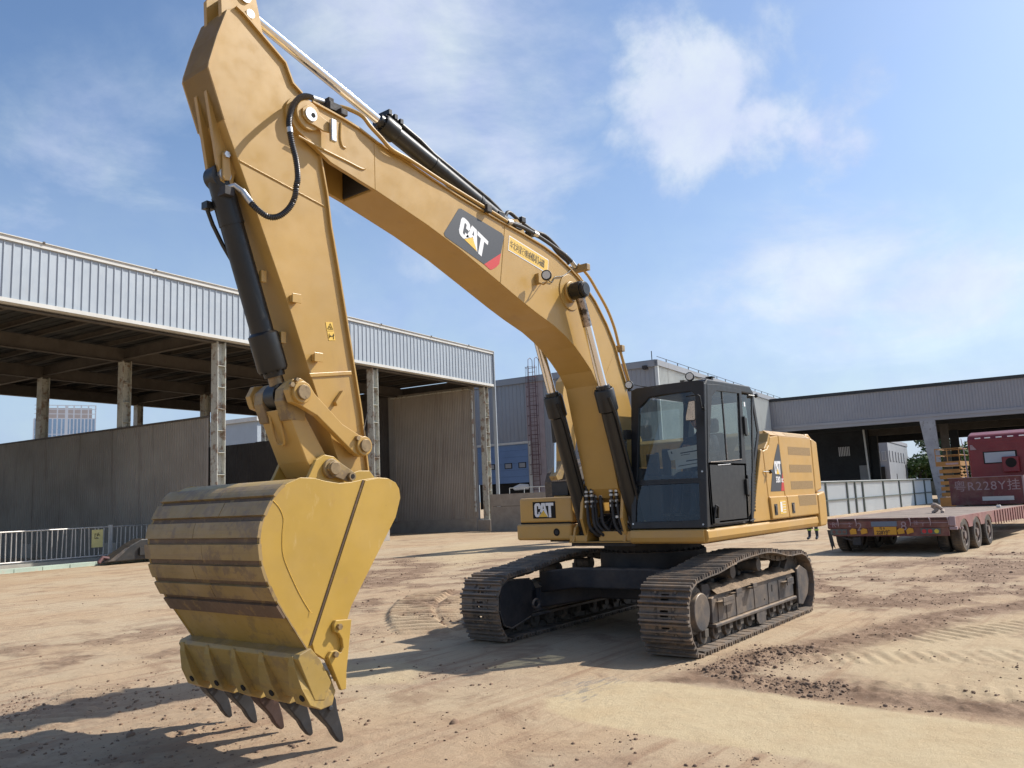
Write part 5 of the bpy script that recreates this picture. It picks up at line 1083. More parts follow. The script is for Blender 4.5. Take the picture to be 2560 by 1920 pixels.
    b1=N.new('ShaderNodeBump'); b1.inputs['Strength'].default_value=.5; b1.inputs['Distance'].default_value=.02; L.new(ns(60,8,.75),b1.inputs['Height'])
    b2=N.new('ShaderNodeBump'); b2.inputs['Strength'].default_value=.42; b2.inputs['Distance'].default_value=.10; L.new(ns(3.2,10,.72),b2.inputs['Height']); L.new(b1.outputs[0],b2.inputs['Normal'])
    L.new(b2.outputs[0],b.inputs['Normal'])
    me.materials.append(m); o=bpy.data.objects.new('ground',me); COL.objects.link(o); o['kind']='structure'
    # loose clods and pebbles
    n=60000; cx_=rng.uniform(-14,9,n); cy_=rng.uniform(-16,7.5,n)
    n3=70000; cx_=np.concatenate([cx_,rng.uniform(1,8.5,n3)]); cy_=np.concatenate([cy_,rng.uniform(-4.5,5,n3)])
    pl,md,rl,pt=masks(cx_,cy_); pr=np.clip(md**1.5*1.1+rl*.35+.006+.25*(pt>.8)*(fbm(cx_*2,cy_*2,51)>.55),0,1)*(1-pl*.96)*(fbm(cx_*1.3,cy_*1.3,52,4)>.40)
    under=(cx_>-2)&(cx_<2.35)&(abs(cy_)<1.75)
    keep=(rng.random(len(cx_))<pr*.95)&~under; cx_,cy_=cx_[keep],cy_[keep]
    pl,md,rl,pt=masks(cx_,cy_); hh=height(cx_,cy_,pl,md,rl)
    print('clods',len(cx_))
    if len(cx_)>42000:
        sel=rng.permutation(len(cx_))[:42000]; cx_,cy_,hh,md=cx_[sel],cy_[sel],hh[sel],md[sel]
    k=len(cx_); sz=.004+.016*rng.random(k)**4+.024*(rng.random(k)<.006); sz=sz*(1+.15*md)
    ico=np.array([(0,0,1),(.89,0,.45),(.28,.85,.45),(-.72,.53,.45),(-.72,-.53,.45),(.28,-.85,.45),(.72,.53,-.45),(-.28,.85,-.45),(-.89,0,-.45),(-.28,-.85,-.45),(.72,-.53,-.45)])
    fc=np.array([(0,1,2),(0,2,3),(0,3,4),(0,4,5),(0,5,1),(1,6,2),(2,7,3),(3,8,4),(4,9,5),(5,10,1),(6,7,2),(7,8,3),(8,9,4),(9,10,5),(10,6,1)])
    V=ico[None]*(1+rng.uniform(-.35,.35,(k,11,1))); ang=rng.random(k)*6.28; ca_,sa_=np.cos(ang)[:,None],np.sin(ang)[:,None]
    vx=V[:,:,0]*ca_-V[:,:,1]*sa_; vy=V[:,:,0]*sa_+V[:,:,1]*ca_; sc=rng.uniform(.6,1.5,(k,1))
    VV=np.stack([vx*sz[:,None]*sc+cx_[:,None],vy*sz[:,None]+cy_[:,None],V[:,:,2]*sz[:,None]*.7+hh[:,None]+sz[:,None]*.15],2).reshape(-1,3)
    FF=(fc[None]+(np.arange(k)*11)[:,None,None]).reshape(-1,3)
    me=bpy.data.meshes.new('dirt_clods'); me.vertices.add(len(VV)); me.vertices.foreach_set('co',VV.astype(np.float32).ravel()); me.loops.add(len(FF)*3); me.loops.foreach_set('vertex_index',FF.astype(np.int32).ravel()); me.polygons.add(len(FF)); me.polygons.foreach_set('loop_start',np.arange(0,len(FF)*3,3,dtype=np.int32)); me.polygons.foreach_set('loop_total',np.full(len(FF),3,dtype=np.int32)); me.update()
    M['clod']=mat('clod_soil',(.20,.13,.085),.95,noise=(1.5,.45),bump=(60,.5,.01)); me.materials.append(M['clod'])
    o=bpy.data.objects.new('dirt_clods',me); COL.objects.link(o); tag(o,'loose clods and pebbles of reddish brown soil scattered over the yard','dirt clods',kind='stuff')
ground()

# ---------------- shed ----------------
M['clad']=mat('cladding_pale_blue_grey',(.36,.40,.44),.45,metal=.15,noise=(.6,.06),streak=((3,3,.25),.6,(.33,.32,.31),.35))
M['trim']=mat('shed_trim',(.58,.57,.53),.5,noise=(1.5,.1),spots=[(3,.62,(.30,.24,.18),.5)])
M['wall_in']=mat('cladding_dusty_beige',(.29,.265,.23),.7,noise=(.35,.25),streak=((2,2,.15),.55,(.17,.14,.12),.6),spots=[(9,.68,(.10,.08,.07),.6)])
M['wall_dark']=mat('cladding_dark',(.11,.095,.085),.75,noise=(.5,.3),spots=[(6,.6,(.08,.07,.06),.7)])  # darker copy of the cladding, for walls deeper in the shed
M['colsteel']=mat('column_peeling_paint',(.50,.50,.44),.6,noise=(3,.15),spots=[(2.2,.52,(.20,.105,.055),.75),(9,.60,(.07,.045,.035),.85)],streak=((5,5,.7),.58,(.25,.17,.11),.6),bump=(20,.2,.01))
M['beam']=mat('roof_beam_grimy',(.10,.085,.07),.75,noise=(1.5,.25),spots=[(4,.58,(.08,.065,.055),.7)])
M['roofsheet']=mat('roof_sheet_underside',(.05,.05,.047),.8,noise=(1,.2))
M['concrete']=mat('concrete_dusty',(.36,.32,.27),.9,noise=(2.5,.2),spots=[(5,.6,(.18,.15,.12),.5)],bump=(18,.4,.01))
def sheet_mesh(name,w,h,ribs,mt,depth=.03,vertical=True):
    """ribbed cladding sheet: width along x, height z, ribs stand out along +y"""
    pts=[(0,0)]
    for k in range(ribs):
        c=w*(k+.5)/ribs; r=.022; pts+=[(c-r-.012,0),(c-r*.6,depth),(c+r*.6,depth),(c+r+.012,0)]
    pts+=[(w+.002,0)]
    n=len(pts); vs=[(x,y,0) for x,y in pts]+[(x,y,h) for x,y in pts]
    me=bpy.data.meshes.new(name); me.from_pydata(vs,[],[(i,i+1,n+i+1,n+i) for i in range(n-1)]); me.materials.append(mt); me.update(); return me
def sheets(parent,me,w,p0,d,n,nrm,name='cladding_sheet',z=0):
    """row of sheets starting at p0 (uv), direction d (uv unit), outward normal nrm"""
    dd=U(*d); nn=U(*nrm)
    for k in range(n):
        p=U(p0[0]+d[0]*w*k,p0[1]+d[1]*w*k,z)
        Mx=Matrix(((dd.x,nn.x,0,p.x),(dd.y,nn.y,0,p.y),(0,0,1,p.z),(0,0,0,1))); inst(me,name,parent,Mx)
SH=empty('open_shed','long open-sided steel shed with pale ribbed cladding band and rusty columns','shed',U(-16,-24),TH)
V0=-23.7; UE=-33.05
fs=sheet_mesh('fascia_sheet',.92,2.0,3,M['clad'],.035)
sheets(SH,fs,.92,(UE,V0),(1,0),42,(0,1),z=9.2)
m=BMB(); m.box((UE-.02,V0-.12,11.18),(5.7,V0+.09,11.34)); m.box((UE-.02,V0-.2,11.34),(5.7,V0+.14,11.37)); m.build('gutter_trim',M['trim'],SH)
m=BMB(); m.box((UE,V0-.15,9.07),(5.6,V0+.07,9.21)); m.box((UE,V0-.35,9.05),(5.6,V0-.12,9.10)); m.build('eave_beam',M['trim'],SH)
m=BMB(); m.box((UE-.06,V0-.1,.9),(UE+.02,V0+.12,11.35)); m.build('corner_trim',M['clad'],SH)
for u in (-30.2,-26.4,-22.0,-17.6,-12.9,-8.5,-4.1,.3):
    m=BMB(); m.box((u-.03,V0-.14,11.33),(u+.03,V0+.16,11.40)); m.build('gutter_joint',M['beam'],SH)
ROWS=(-24.05,-30.6,-37.4,-44.0); CU=(-32.4,-21.75,-11.9,-2.0,7.9)
def hcol(name,u,v,z0,z1,parent,mt='colsteel',w=.42,h=.42):
    mm=BMB(); t=.025
    mm.box((u-w/2,v-h/2,z0),(u-w/2+t,v+h/2,z1)); mm.box((u+w/2-t,v-h/2,z0),(u+w/2,v+h/2,z1)); mm.box((u-w/2+t,v-.015,z0),(u+w/2-t,v+.015,z1))
    o=mm.build(name,M[mt],parent)
    mm=BMB()
    for z in np.arange(z0+.6,z1-.5,.92): mm.box((u-w/2+t,v+.016,z),(u+w/2-t,v+h/2-.01,z+.02))
    mm.build('stiffener',M[mt],o)['kind']='stuff'; return o
for v in ROWS:
    for u in CU: 
        hcol('column',u,v,.0,9.0,SH); 
        m=BMB(); m.box((u-.55,v-.5,0),(u+.55,v+.5,.68)); m.build('footing',M['concrete'],SH,bevel=.02)
# girders along u, purlins along v, roof sheet
def ibeam(name,a,b,hgt,w,par,mt='beam'):
    A=U(*a[:2],a[2]);B=U(*b[:2],b[2]); d=(B-A).normalized(); s=d.cross(Vector((0,0,1))).normalized(); mm=MB()
    def bx(so,zo0,zo1,hw):
        vs=[]
        for P_ in (A,B):
            for q,z in ((-hw,zo0),(hw,zo0),(hw,zo1),(-hw,zo1)): vs.append(P_+s*(so+q)+Vector((0,0,z)))
        mm.add(vs,[(0,1,2,3),(7,6,5,4),(0,4,5,1),(1,5,6,2),(2,6,7,3),(3,7,4,0)])
    bx(0,0,.02,w/2); bx(0,hgt-.02,hgt,w/2); bx(0,.02,hgt-.02,.008)
    return mm.build(name,M[mt],par)
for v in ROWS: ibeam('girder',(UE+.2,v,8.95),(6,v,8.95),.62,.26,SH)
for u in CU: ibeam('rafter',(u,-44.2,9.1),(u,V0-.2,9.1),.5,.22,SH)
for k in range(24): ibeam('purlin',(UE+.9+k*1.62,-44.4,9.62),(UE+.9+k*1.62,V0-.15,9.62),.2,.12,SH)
m=BMB(); 
nn=160; x0,x1=UE,6.0
for k in range(nn):
    a=x0+(x1-x0)*k/nn; b=x0+(x1-x0)*(k+1)/nn; z=9.84+(.04 if k%2 else 0); m.box((a-.01,-44.6,z),(b+.01,V0-.1,z+.055))
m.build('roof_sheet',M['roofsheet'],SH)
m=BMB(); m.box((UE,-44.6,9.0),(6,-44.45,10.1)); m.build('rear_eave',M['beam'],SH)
pw=sheet_mesh('partition_sheet',.95,5.78,6,M['wall_in'],.035)
sheets(SH,pw,.95,(-11.62,-24.3),(0,-1),21,(1,0),'partition_sheet')
m=BMB(); m.box((-11.70,-44.3,5.78),(-11.55,-24.3,5.86)); m.build('wall_capping',M['beam'],SH)
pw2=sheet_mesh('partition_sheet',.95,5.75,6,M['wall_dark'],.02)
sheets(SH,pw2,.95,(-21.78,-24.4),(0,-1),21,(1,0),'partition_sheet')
M['endwall']=mat('end_wall_beige',(.40,.36,.31),.65,noise=(.5,.15),streak=((2.5,2.5,.15),.54,(.24,.19,.15),.55),spots=[(9,.68,(.16,.12,.10),.6)])
ew=sheet_mesh('end_wall_sheet',.93,8.3,7,M['endwall'],.03)
sheets(SH,ew,.93,(-31.78,-24.35),(0,-1),7,(1,0),'end_wall_sheet',z=.78)
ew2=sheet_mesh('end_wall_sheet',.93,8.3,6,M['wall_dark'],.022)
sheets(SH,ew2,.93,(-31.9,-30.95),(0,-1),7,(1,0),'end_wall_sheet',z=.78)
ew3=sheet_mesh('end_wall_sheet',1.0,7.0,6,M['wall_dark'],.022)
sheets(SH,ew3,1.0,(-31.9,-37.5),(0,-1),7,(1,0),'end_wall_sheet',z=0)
m=BMB(); m.box((-32.1,-37.5,0),(-31.74,-24.5,.78)); m.build('base_wall',M['concrete'],SH)
for v in (-31.0,): 
    m=BMB(); m.box((-31.8,v-.2,.7),(-31.55,v+.2,9)); m.build('wall_post',M['wall_in'],SH)
m=BMB(); m.tube([(-31.6,-24.45,1.2),(-31.6,-24.45,8.75),(-31.6,-24.7,8.9),(-31.6,-31.0,8.9)],.07,8); m.build('drain_pipe',M['colsteel'],SH,smooth=True)
# pale shed far beyond the rear opening
fb=empty('distant_warehouse','pale grey warehouse end seen through the back of the open shed','warehouse',U(-52,-64),TH)
m=BMB(); m.box((-62,-72,0),(-44,-58,10.5)); m.build('wall',M['clad'],fb)
m=BMB(); m.box((-62.3,-72.3,10.5),(-43.7,-57.7,10.9)); m.build('roof_edge',M['trim'],fb)
# ---------------- factory behind ----------------
M['fgrey']=mat('factory_cladding_grey',(.29,.30,.32),.55,metal=.1,noise=(.4,.10),streak=((2,2,.12),.58,(.20,.20,.21),.5))
M['flight']=mat('factory_cladding_light',(.62,.64,.62),.5,metal=.1,noise=(.5,.08),streak=((3,3,.2),.6,(.36,.34,.31),.4))
M['bluedoor']=mat('door_blue',(.14,.235,.42),.5,noise=(.8,.12),streak=((2,2,.3),.6,(.20,.24,.30),.4))
M['brick']=mat('pier_pinkish_plaster',(.36,.30,.30),.85,noise=(2,.15),spots=[(4,.6,(.22,.18,.17),.6)])
M['ladder']=mat('ladder_rusty_red',(.12,.055,.055),.7,noise=(4,.3))
FC=empty('factory_building','grey metal factory hall with blue door and caged ladder behind the excavator boom','factory',U(-50,-24),TH)
g1=sheet_mesh('front_sheet',1.0,10.5,3,M['fgrey'],.03)
sheets(FC,g1,1.0,(-41.9,-16.05),(0,-1),9,(1,0),'wall_sheet')
g2=sheet_mesh('front_sheet',1.0,4.45,3,M['fgrey'],.03); sheets(FC,g2,1.0,(-41.9,-26.5),(0,-1),12,(1,0),'wall_sheet',z=6.1)
g3=sheet_mesh('front_sheet',1.0,6.1,3,M['fgrey'],.03); sheets(FC,g3,1.0,(-41.9,-31),(0,-1),8,(1,0),'wall_sheet')
m=BMB(); m.box((-41.95,-26.5,0),(-41.85,-25.0,10.5)); m.build('wall_pier',M['brick'],FC)
s1=sheet_mesh('side_sheet',1.0,10.55,4,M['flight'],.09); sheets(FC,s1,1.0,(-78,-16),(1,0),36,(0,1),'side_sheet')
m=BMB(); m.box((-42.05,-39,10.5),(-41.75,-15.9,10.9)); m.box((-78,-16.1,10.55),(-41.75,-15.85,10.95)); m.box((-78,-39,10.9),(-41.8,-16,10.98)); m.build('parapet',M['fgrey'],FC)
m=BMB(); m.box((-41.95,-16.1,0),(-41.8,-15.88,10.9)); m.build('corner_trim',M['flight'],FC)
m=BMB(); m.box((-42.0,-31,5.95),(-41.75,-26.1,6.12)); m.box((-41.98,-26.4,1.2),(-41.72,-26.15,6.0)); m.build('door_frame',M['trim'],FC)
m=BMB()
for k in range(6):
    z=3.07+k*.485; m.box((-41.95,-31,z+.004),(-41.86,-26.4,z+.481))
DO=m.build('sectional_door',M['bluedoor'],FC,bevel=.01)
for v in (-29.8,-28.27,-27.05):
    m=BMB(); m.box((-41.86,v-.33,4.16),(-41.84,v+.33,4.58)); m.mi=1; m.box((-41.84,v-.26,4.21),(-41.835,v+.26,4.53)); m.build('door_window',[M['gap'],M['fgrey']],DO)
m=BMB(); m.box((-44,-31,1.2),(-41.97,-26.4,6.05)); m.build('dark_interior',M['gap'],FC)
m=BMB(); m.prism([(-28.1,2.75),(-27.4,3.02),(-26.6,2.95),(-26.6,2.55),(-27.9,2.5)],-42.6,-41.9,ax='x'); o=m.build('parked_van',M['white'],None,bevel=.1); tag(o,'small white vehicle just visible under the blue factory door','van')
for s in (.5,): pass
m=BMB()
for v in (-26.0,-25.45): m.box((-41.6,v-.02,2.4),(-41.56,v+.02,11.7))
LD=m.build('ladder',M['ladder'],FC)
for k in range(30):
    m=BMB(); m.box((-41.6,-26.0,2.5+k*.31),(-41.57,-25.45,2.53+k*.31)); m.build('rung',M['ladder'],LD)
for k in range(12):
    z=3.6+k*.72; m=BMB(); m.tube([(-41.6+.62*math.sin(t),-25.72+.42*math.cos(t),z) for t in np.linspace(0,math.pi,9)],.018,5); m.build('cage_hoop',M['ladder'],LD)
m=BMB()
for t in np.linspace(.0,math.pi,5): m.tube([(-41.6+.62*math.sin(t),-25.72+.42*math.cos(t),3.6),(-41.6+.62*math.sin(t),-25.72+.42*math.cos(t),11.6)],.014,4)
m.tube([(-41.55,-26.0,11.6),(-41.6,-26.0,12.2),(-41.9,-26.0,12.35),(-42.2,-26.0,12.2),(-42.2,-26,10.9)],.025,6); m.tube([(-41.55,-25.45,11.6),(-41.6,-25.45,12.2),(-41.9,-25.45,12.35),(-42.2,-25.45,12.2),(-42.2,-25.45,10.9)],.025,6)
m.build('cage_bar',M['ladder'],LD,smooth=True)
m=BMB(); m.box((-41.82,-16.9,10.35),(-41.5,-16.6,10.6)); m.cyl((-41.9,-16.3,11),(-41.9,-16.3,11.6),.03); m.build('roof_fixture',M['darkframe'],FC)
for k in range(15): 
    m=BMB(); m.box((-76+k*2.3,-16.0,11.0),(-76+k*2.3+.06,-15.95,11.18)); m.build('lightning_stub',M['darkframe'],FC)
m=BMB(); m.tube([(-78,-15.97,11.2),(-42,-15.97,11.2)],.02,5); m.build('lightning_wire',M['darkframe'],FC)
# louvred box on side wall and small air unit
m=BMB(); m.box((-47.5,-15.95,9.4),(-46.2,-15.6,9.95)); m.build('air_unit',M['darkframe'],FC)
# low concrete wall with rail in front of it
LW=empty('low_wall','low dusty concrete wall beside the open shed with a metal rail on top','wall',U(-31.6,-18),TH)
m=BMB(); m.box((-31.8,-23.3,0),(-31.5,-14.0,1.45)); m.build('wall_lower',M['concrete'],LW)
m=BMB(); m.box((-31.83,-23.3,1.47),(-31.47,-14.0,2.2)); m.build('wall_upper',M['concrete'],LW)
m=BMB()
m.tube([(-32.2,-22.3,2.55),(-32.2,-8,2.55)],.03,6)
for k in range(14): m.tube([(-32.2,-22.3+k*1.05,2.1),(-32.2,-22.3+k*1.05,2.55)],.025,6)
m.build('rail',M['flight'],LW)
# bucket standing by the column
m=BMB(); m.tube([(-33.6,-25.9,0),(-33.6,-25.9,.40)],[.17,.21],16); m.tube([(-33.6,-25.9,.38),(-33.6,-25.9,.43)],[.23,.23],16); o=m.build('plastic_pail',M['flight'],None,smooth=True); tag(o,'small white pail standing on the ground near the shed corner column','pail')
# ---------------- canopy building on the right ----------------
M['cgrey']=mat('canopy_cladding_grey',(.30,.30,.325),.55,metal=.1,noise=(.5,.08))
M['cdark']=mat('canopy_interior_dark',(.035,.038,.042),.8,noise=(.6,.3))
CN=empty('canopy_building','grey clad canopy hall on concrete columns at the right behind the lorry','building',U(-80,-3),TH)
cs=sheet_mesh('fascia_sheet',1.0,2.55,4,M['cgrey'],.05); sheets(CN,cs,1.0,(-71.5,14.0),(0,-1),30,(1,0),'fascia_sheet',z=7.8)
m=BMB(); m.box((-71.9,-15.9,10.33),(-71.35,14.2,10.62)); m.build('parapet_trim',M['cdark'],CN)
m=BMB(); m.box((-71.7,-15.9,7.62),(-71.32,14.2,7.85)); m.box((-71.8,-15.9,7.3),(-71.4,14.2,7.62)); m.build('edge_beam',M['cgrey'],CN)
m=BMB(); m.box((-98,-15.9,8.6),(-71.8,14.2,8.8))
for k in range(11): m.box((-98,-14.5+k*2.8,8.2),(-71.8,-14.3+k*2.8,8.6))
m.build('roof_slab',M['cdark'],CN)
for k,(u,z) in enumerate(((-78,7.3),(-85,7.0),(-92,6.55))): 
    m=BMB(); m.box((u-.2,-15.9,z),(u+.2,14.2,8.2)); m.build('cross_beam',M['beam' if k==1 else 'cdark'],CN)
M['paintcol']=mat('column_peeling_grey',(.34,.34,.36),.7,noise=(2,.15),spots=[(3,.55,(.20,.18,.17),.8)],bump=(14,.3,.02))
m=BMB()
m.add([(-71.9,-1.95,0),(-71.4,-1.95,0),(-71.4,-1.30,0),(-71.9,-1.30,0),(-72.0,-2.75,7.3),(-71.35,-2.75,7.3),(-71.35,-1.5,7.3),(-72.0,-1.5,7.3)],[(3,2,1,0),(4,5,6,7),(0,1,5,4),(1,2,6,5),(2,3,7,6),(3,0,4,7)])
m.build('tapered_column',M['paintcol'],CN)
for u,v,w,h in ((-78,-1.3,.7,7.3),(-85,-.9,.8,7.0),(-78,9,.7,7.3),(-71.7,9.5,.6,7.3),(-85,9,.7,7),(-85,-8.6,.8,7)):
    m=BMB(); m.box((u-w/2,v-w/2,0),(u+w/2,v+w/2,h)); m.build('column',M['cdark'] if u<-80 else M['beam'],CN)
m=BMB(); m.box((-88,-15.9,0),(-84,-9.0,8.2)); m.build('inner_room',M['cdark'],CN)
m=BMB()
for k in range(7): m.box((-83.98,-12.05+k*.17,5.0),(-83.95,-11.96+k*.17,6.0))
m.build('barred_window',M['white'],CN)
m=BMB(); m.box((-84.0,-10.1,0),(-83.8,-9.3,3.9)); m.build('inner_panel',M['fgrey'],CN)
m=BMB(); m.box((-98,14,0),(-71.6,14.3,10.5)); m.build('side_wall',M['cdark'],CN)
m=BMB(); m.tube([(-76,-8.0,0),(-76,-8.2,7.2)],.09,8); m.build('drain_pipe',M['trim'],CN,smooth=True)
# office block behind
OB=empty('office_block','small pale grey block with a row of windows seen through the canopy hall','building',U(-112,-11),TH)
m=BMB(); m.box((-135,-19,0),(-112,-10.6,7.6)); m.build('wall',M['fgrey'],OB)
m=BMB(); m.box((-135.1,-19.1,7.6),(-111.9,-10.5,8.1)); m.build('parapet',M['cgrey'],OB)
for k in range(11):
    m=BMB(); m.box((-111.99,-18.6+k*.72,5.0),(-111.9,-18.1+k*.72,6.3)); f_=m.build('window',M['trim'],OB)
    m=BMB(); m.box((-111.9,-18.55+k*.72,5.05),(-111.88,-18.15+k*.72,6.25)); m.build('pane',M['fgrey'],f_)
for k in range(6):
    m=BMB(); m.box((-114.5-k*3.2,-10.59,5.0),(-113-k*3.2,-10.5,6.4)); m.build('window',M['fgrey'],OB)
m=BMB(); m.box((-111.95,-13.2,0),(-111.6,-11.2,4.2)); m.build('doorway',M['gap'],OB)
# white hoarding
M['hoard']=mat('hoarding_white',(.66,.70,.70),.5,noise=(.6,.06),streak=((3,3,.5),.62,(.50,.48,.42),.4))
M['hpost']=mat('hoarding_post_green_grey',(.11,.13,.12),.6,noise=(3,.2))
HF=empty('site_hoarding','long white corrugated site fence with dark posts behind the lorry trailer','fence',(-50,-10.95,0))
hs=sheet_mesh('hoarding_sheet',.9,2.1,9,M['hoard'],.018)
for k in range(51):
    x=-69.4+.9*k; 
    if x>-24: break
    inst(hs,'fence_sheet',HF,Matrix.Translation((x,-10.99,0)))
for x in (-28.2,-32.6,-37.0,-41.2,-45.39,-47.15,-48.87,-54.03,-58.53,-62.99,-66.76):
    m=MB(); m.box((x-.06,-10.97,0),(x+.06,-10.87,2.12)); m.build('post',M['hpost'],HF)
m=MB(); m.box((-69.4,-10.96,2.02),(-24,-10.88,2.10)); m.box((-69.4,-10.96,.92),(-24,-10.90,.99)); m.build('rail',M['hpost'],HF)
m=MB(); m.box((-69.4,-11.02,2.10),(-24,-10.86,2.14)); m.build('top_cap',M['hoard'],HF)
for k in range(10):
    pass
# steel railing on the left
M['rail']=mat('galvanised_railing',(.52,.49,.46),.45,metal=.4,noise=(4,.15))
FN=empty('steel_railing','galvanised steel railing with upright bars in front of the shed partition','railing',(-4,-28.7,.1))
A_=Vector((3.4,-28.18,0)); B_=Vector((-13,-29.6,0)); dF=(B_-A_).normalized()
bar=MB(); bar.cyl((0,0,.28),(0,0,1.40),.021,n=6); BAR=bar.mesh('railing_bar',[M['rail']],True)
L_=(B_-A_).length; k=0; s=0
while s<L_:
    p=A_+dF*s; off=abs((p-Vector((-6.18,-28.95,0))).length)
    if off>.14: inst(BAR,'bar',FN,Matrix.Translation(p)@Matrix.Rotation(random.uniform(-.03,.03),4,'X')@Matrix.Rotation(random.uniform(-.035,.035),4,'Y'))
    s+=.19
for s0,s1 in ((0,(Vector((-6.1,-28.9,0))-A_).length-.02),((Vector((-6.25,-28.9,0))-A_).length+.04,L_)):
    for z in (.27,1.42):
        m=MB(); a=A_+dF*s0; b=A_+dF*s1; m.cyl((a.x,a.y,z),(b.x,b.y,z),.03,n=8); m.build('rail',M['rail'],FN,smooth=True)
m=MB(); p=A_+dF*((Vector((-6.18,-28.9,0))-A_).length); m.box((p.x-.06,p.y-.06,0),(p.x+.06,p.y+.06,1.5)); m.build('post',M['rail'],FN)
m=MB(); m.box((-5.78,-28.84,.62),(-5.33,-28.82,1.33)); SG=m.build('warning_board',mat('board_pale_yellow',(.72,.60,.24),.6,noise=(5,.1),streak=((3,3,6),.55,(.75,.70,.52),.7))); tag(SG,'small pale yellow warning board tied to the steel railing','sign')
m=MB(); c=Vector((-5.55,-28.81,1.08))
for p,q_ in (((.10,.10),(.10,-.10)),((.10,-.10),(.0,-.10)),((.10,.08),(.04,.08)),((.0,.08),(-.06,.12)),((-.02,.05),(-.10,.02)),((0,.0),(-.07,.06)),((.02,-.02),(-.03,.12)),((.04,-.06),(-.05,-.10))): m.tube([c+Vector((p[0],0,p[1])),c+Vector((q_[0],0,q_[1]))],.010,4)
m.build('pictogram',M['ink'],SG)
m=MB(); m.prism([(3.5,-27.95),(-7.5,-28.9),(-13,-29.4),(-13,-30.4),(3.5,-29.2)],0,.20,ax='z'); o=m.build('kerb_slab',mat('painted_slab',(.34,.33,.29),.9,noise=(1.5,.2)),None); tag(o,kind='structure')
M['kgreen']=mat('kerb_pale_green',(.42,.50,.41),.85,noise=(1.2,.15),spots=[(2,.55,(.50,.45,.36),.8)])
KE=empty('kerb','row of pale green painted kerb stones below the steel railing','kerb',(-2,-27,0))
del KE['label'],KE['category']; KE['kind']='structure'
kb=MB(); kb.box((0,-.75,0),(.97,0,.13)); KB=kb.mesh('kerb_stone',[M['kgreen']])
for k in range(12): inst(KB,'kerb_stone',KE,Matrix.Translation((2.4-k*.99,-27.0-.088*k,0))@Matrix.Rotation(math.pi-(-.0886),4,'Z')@Matrix.Translation((0,-.05+random.uniform(-.01,.01),0)))
# dark scrap beside the post
M['scrap']=mat('scrap_dark_plastic',(.02,.022,.024),.45,noise=(3,.3),dust=(DUST,.15,.08))
SC=empty('scrap_cowling','crumpled black machine cowling lying on the ground beside the railing post','scrap',(-5.6,-26.2,0))
m=MB(); m.prism([(-4.6,0.1),(-5.6,.72),(-6.0,.92),(-8.2,.95),(-8.2,.45),(-7.2,.12)],-26.8,-26.1); m.build('cowl',M['scrap'],SC,bevel=.05)
m=MB(); m.prism([(-4.7,.14),(-5.35,.60),(-5.5,.62),(-4.95,.16)],-26.09,-26.04); m.build('bent_flap',M['frame'],SC)
m=MB(); m.box((-7.3,-26.1,.05),(-6.7,-25.8,.55)); m.box((-6.4,-26.08,.3),(-5.9,-26.0,.6)); m.tube(smoothpath([(-6.2,-26.1,1.0),(-6.8,-26.2,1.2),(-7.6,-26.1,1.22),(-8.2,-26,1.1)],4),.05,6); m.tube([(-6.3,-26.2,1.0),(-8.2,-26.2,1.1)],.04,6); m.build('bracket',M['scrap'],SC)
m=MB(); m.tube([(-4.45,-26.3,.12),(-4.62,-26.35,.3),(-4.85,-26.35,.25)],.07,8); m.build('red_strap',M['ladder'],SC)
# low pile of wheels and an old machine deep inside the shed
# tower
M['tglass']=mat('tower_glass',(.20,.31,.46),.25,noise=(.05,.15)); M['tframe']=mat('tower_frame',(.52,.57,.64),.6); M['tcon']=mat('tower_concrete',(.36,.33,.33),.8)
TW=empty('tower_block','tall glass tower with unfinished concrete crown on the skyline beyond the shed','tower',(-232,-548,0))
c0=Vector((-224.7,-546,0)); d1=(Vector((-239.8,-539.3,0))-c0).normalized(); d2=Vector((-d1.y,d1.x,0)); d2=d2 if d2.y<0 else -d2
d2=(Vector((-202.3,-556,0))-c0).normalized(); W1,W2,HT=16.6,18,75
def tbox(m,a0,a1,b0,b1,z0,z1):
    vs=[c0+d1*a+d2*b+Vector((0,0,z)) for z in (z0,z1) for a,b in ((a0,b0),(a1,b0),(a1,b1),(a0,b1))]; m.add(vs,[(3,2,1,0),(4,5,6,7),(0,1,5,4),(1,2,6,5),(2,3,7,6),(3,0,4,7)])
m=MB(); tbox(m,.2,W1,.2,W2,0,HT-9); m.build('glass_shaft',M['tglass'],TW)
m=MB(); tbox(m,1,W1-1,1,W2-1,HT-9,HT-2); m.build('core',M['tcon'],TW)
for k in range(9):
    m=MB(); a=W1*k/8; tbox(m,a-.16,a+.16,-.25,.2,0,HT-(9 if k%2 else 0)); m.build('mullion',M['tframe'],TW)
for k in range(1,8):
    m=MB(); b=W2*k/7; tbox(m,-.25,.2,b-.16,b+.16,0,HT-(9 if k%2 else 0)); m.build('mullion',M['tframe'],TW)
m=MB(); tbox(m,-.4,.5,-.4,.5,0,HT); m.build('corner_pier',M['tframe'],TW)
for z in (HT-9,HT-6,HT-3,HT-.5):
    m=MB(); tbox(m,0,W1,0,.5,z,z+.5); tbox(m,0,.5,0,W2,z,z+.5); m.build('floor_band',M['tframe'],TW)
for k in range(20):
    m=MB(); tbox(m,0,W1,-.05,.2,2+3*k,2.4+3*k); tbox(m,-.05,.2,0,W2,2+3*k,2.4+3*k); m.build('floor_line',M['tglass'] if k%2 else M['tframe'],TW)
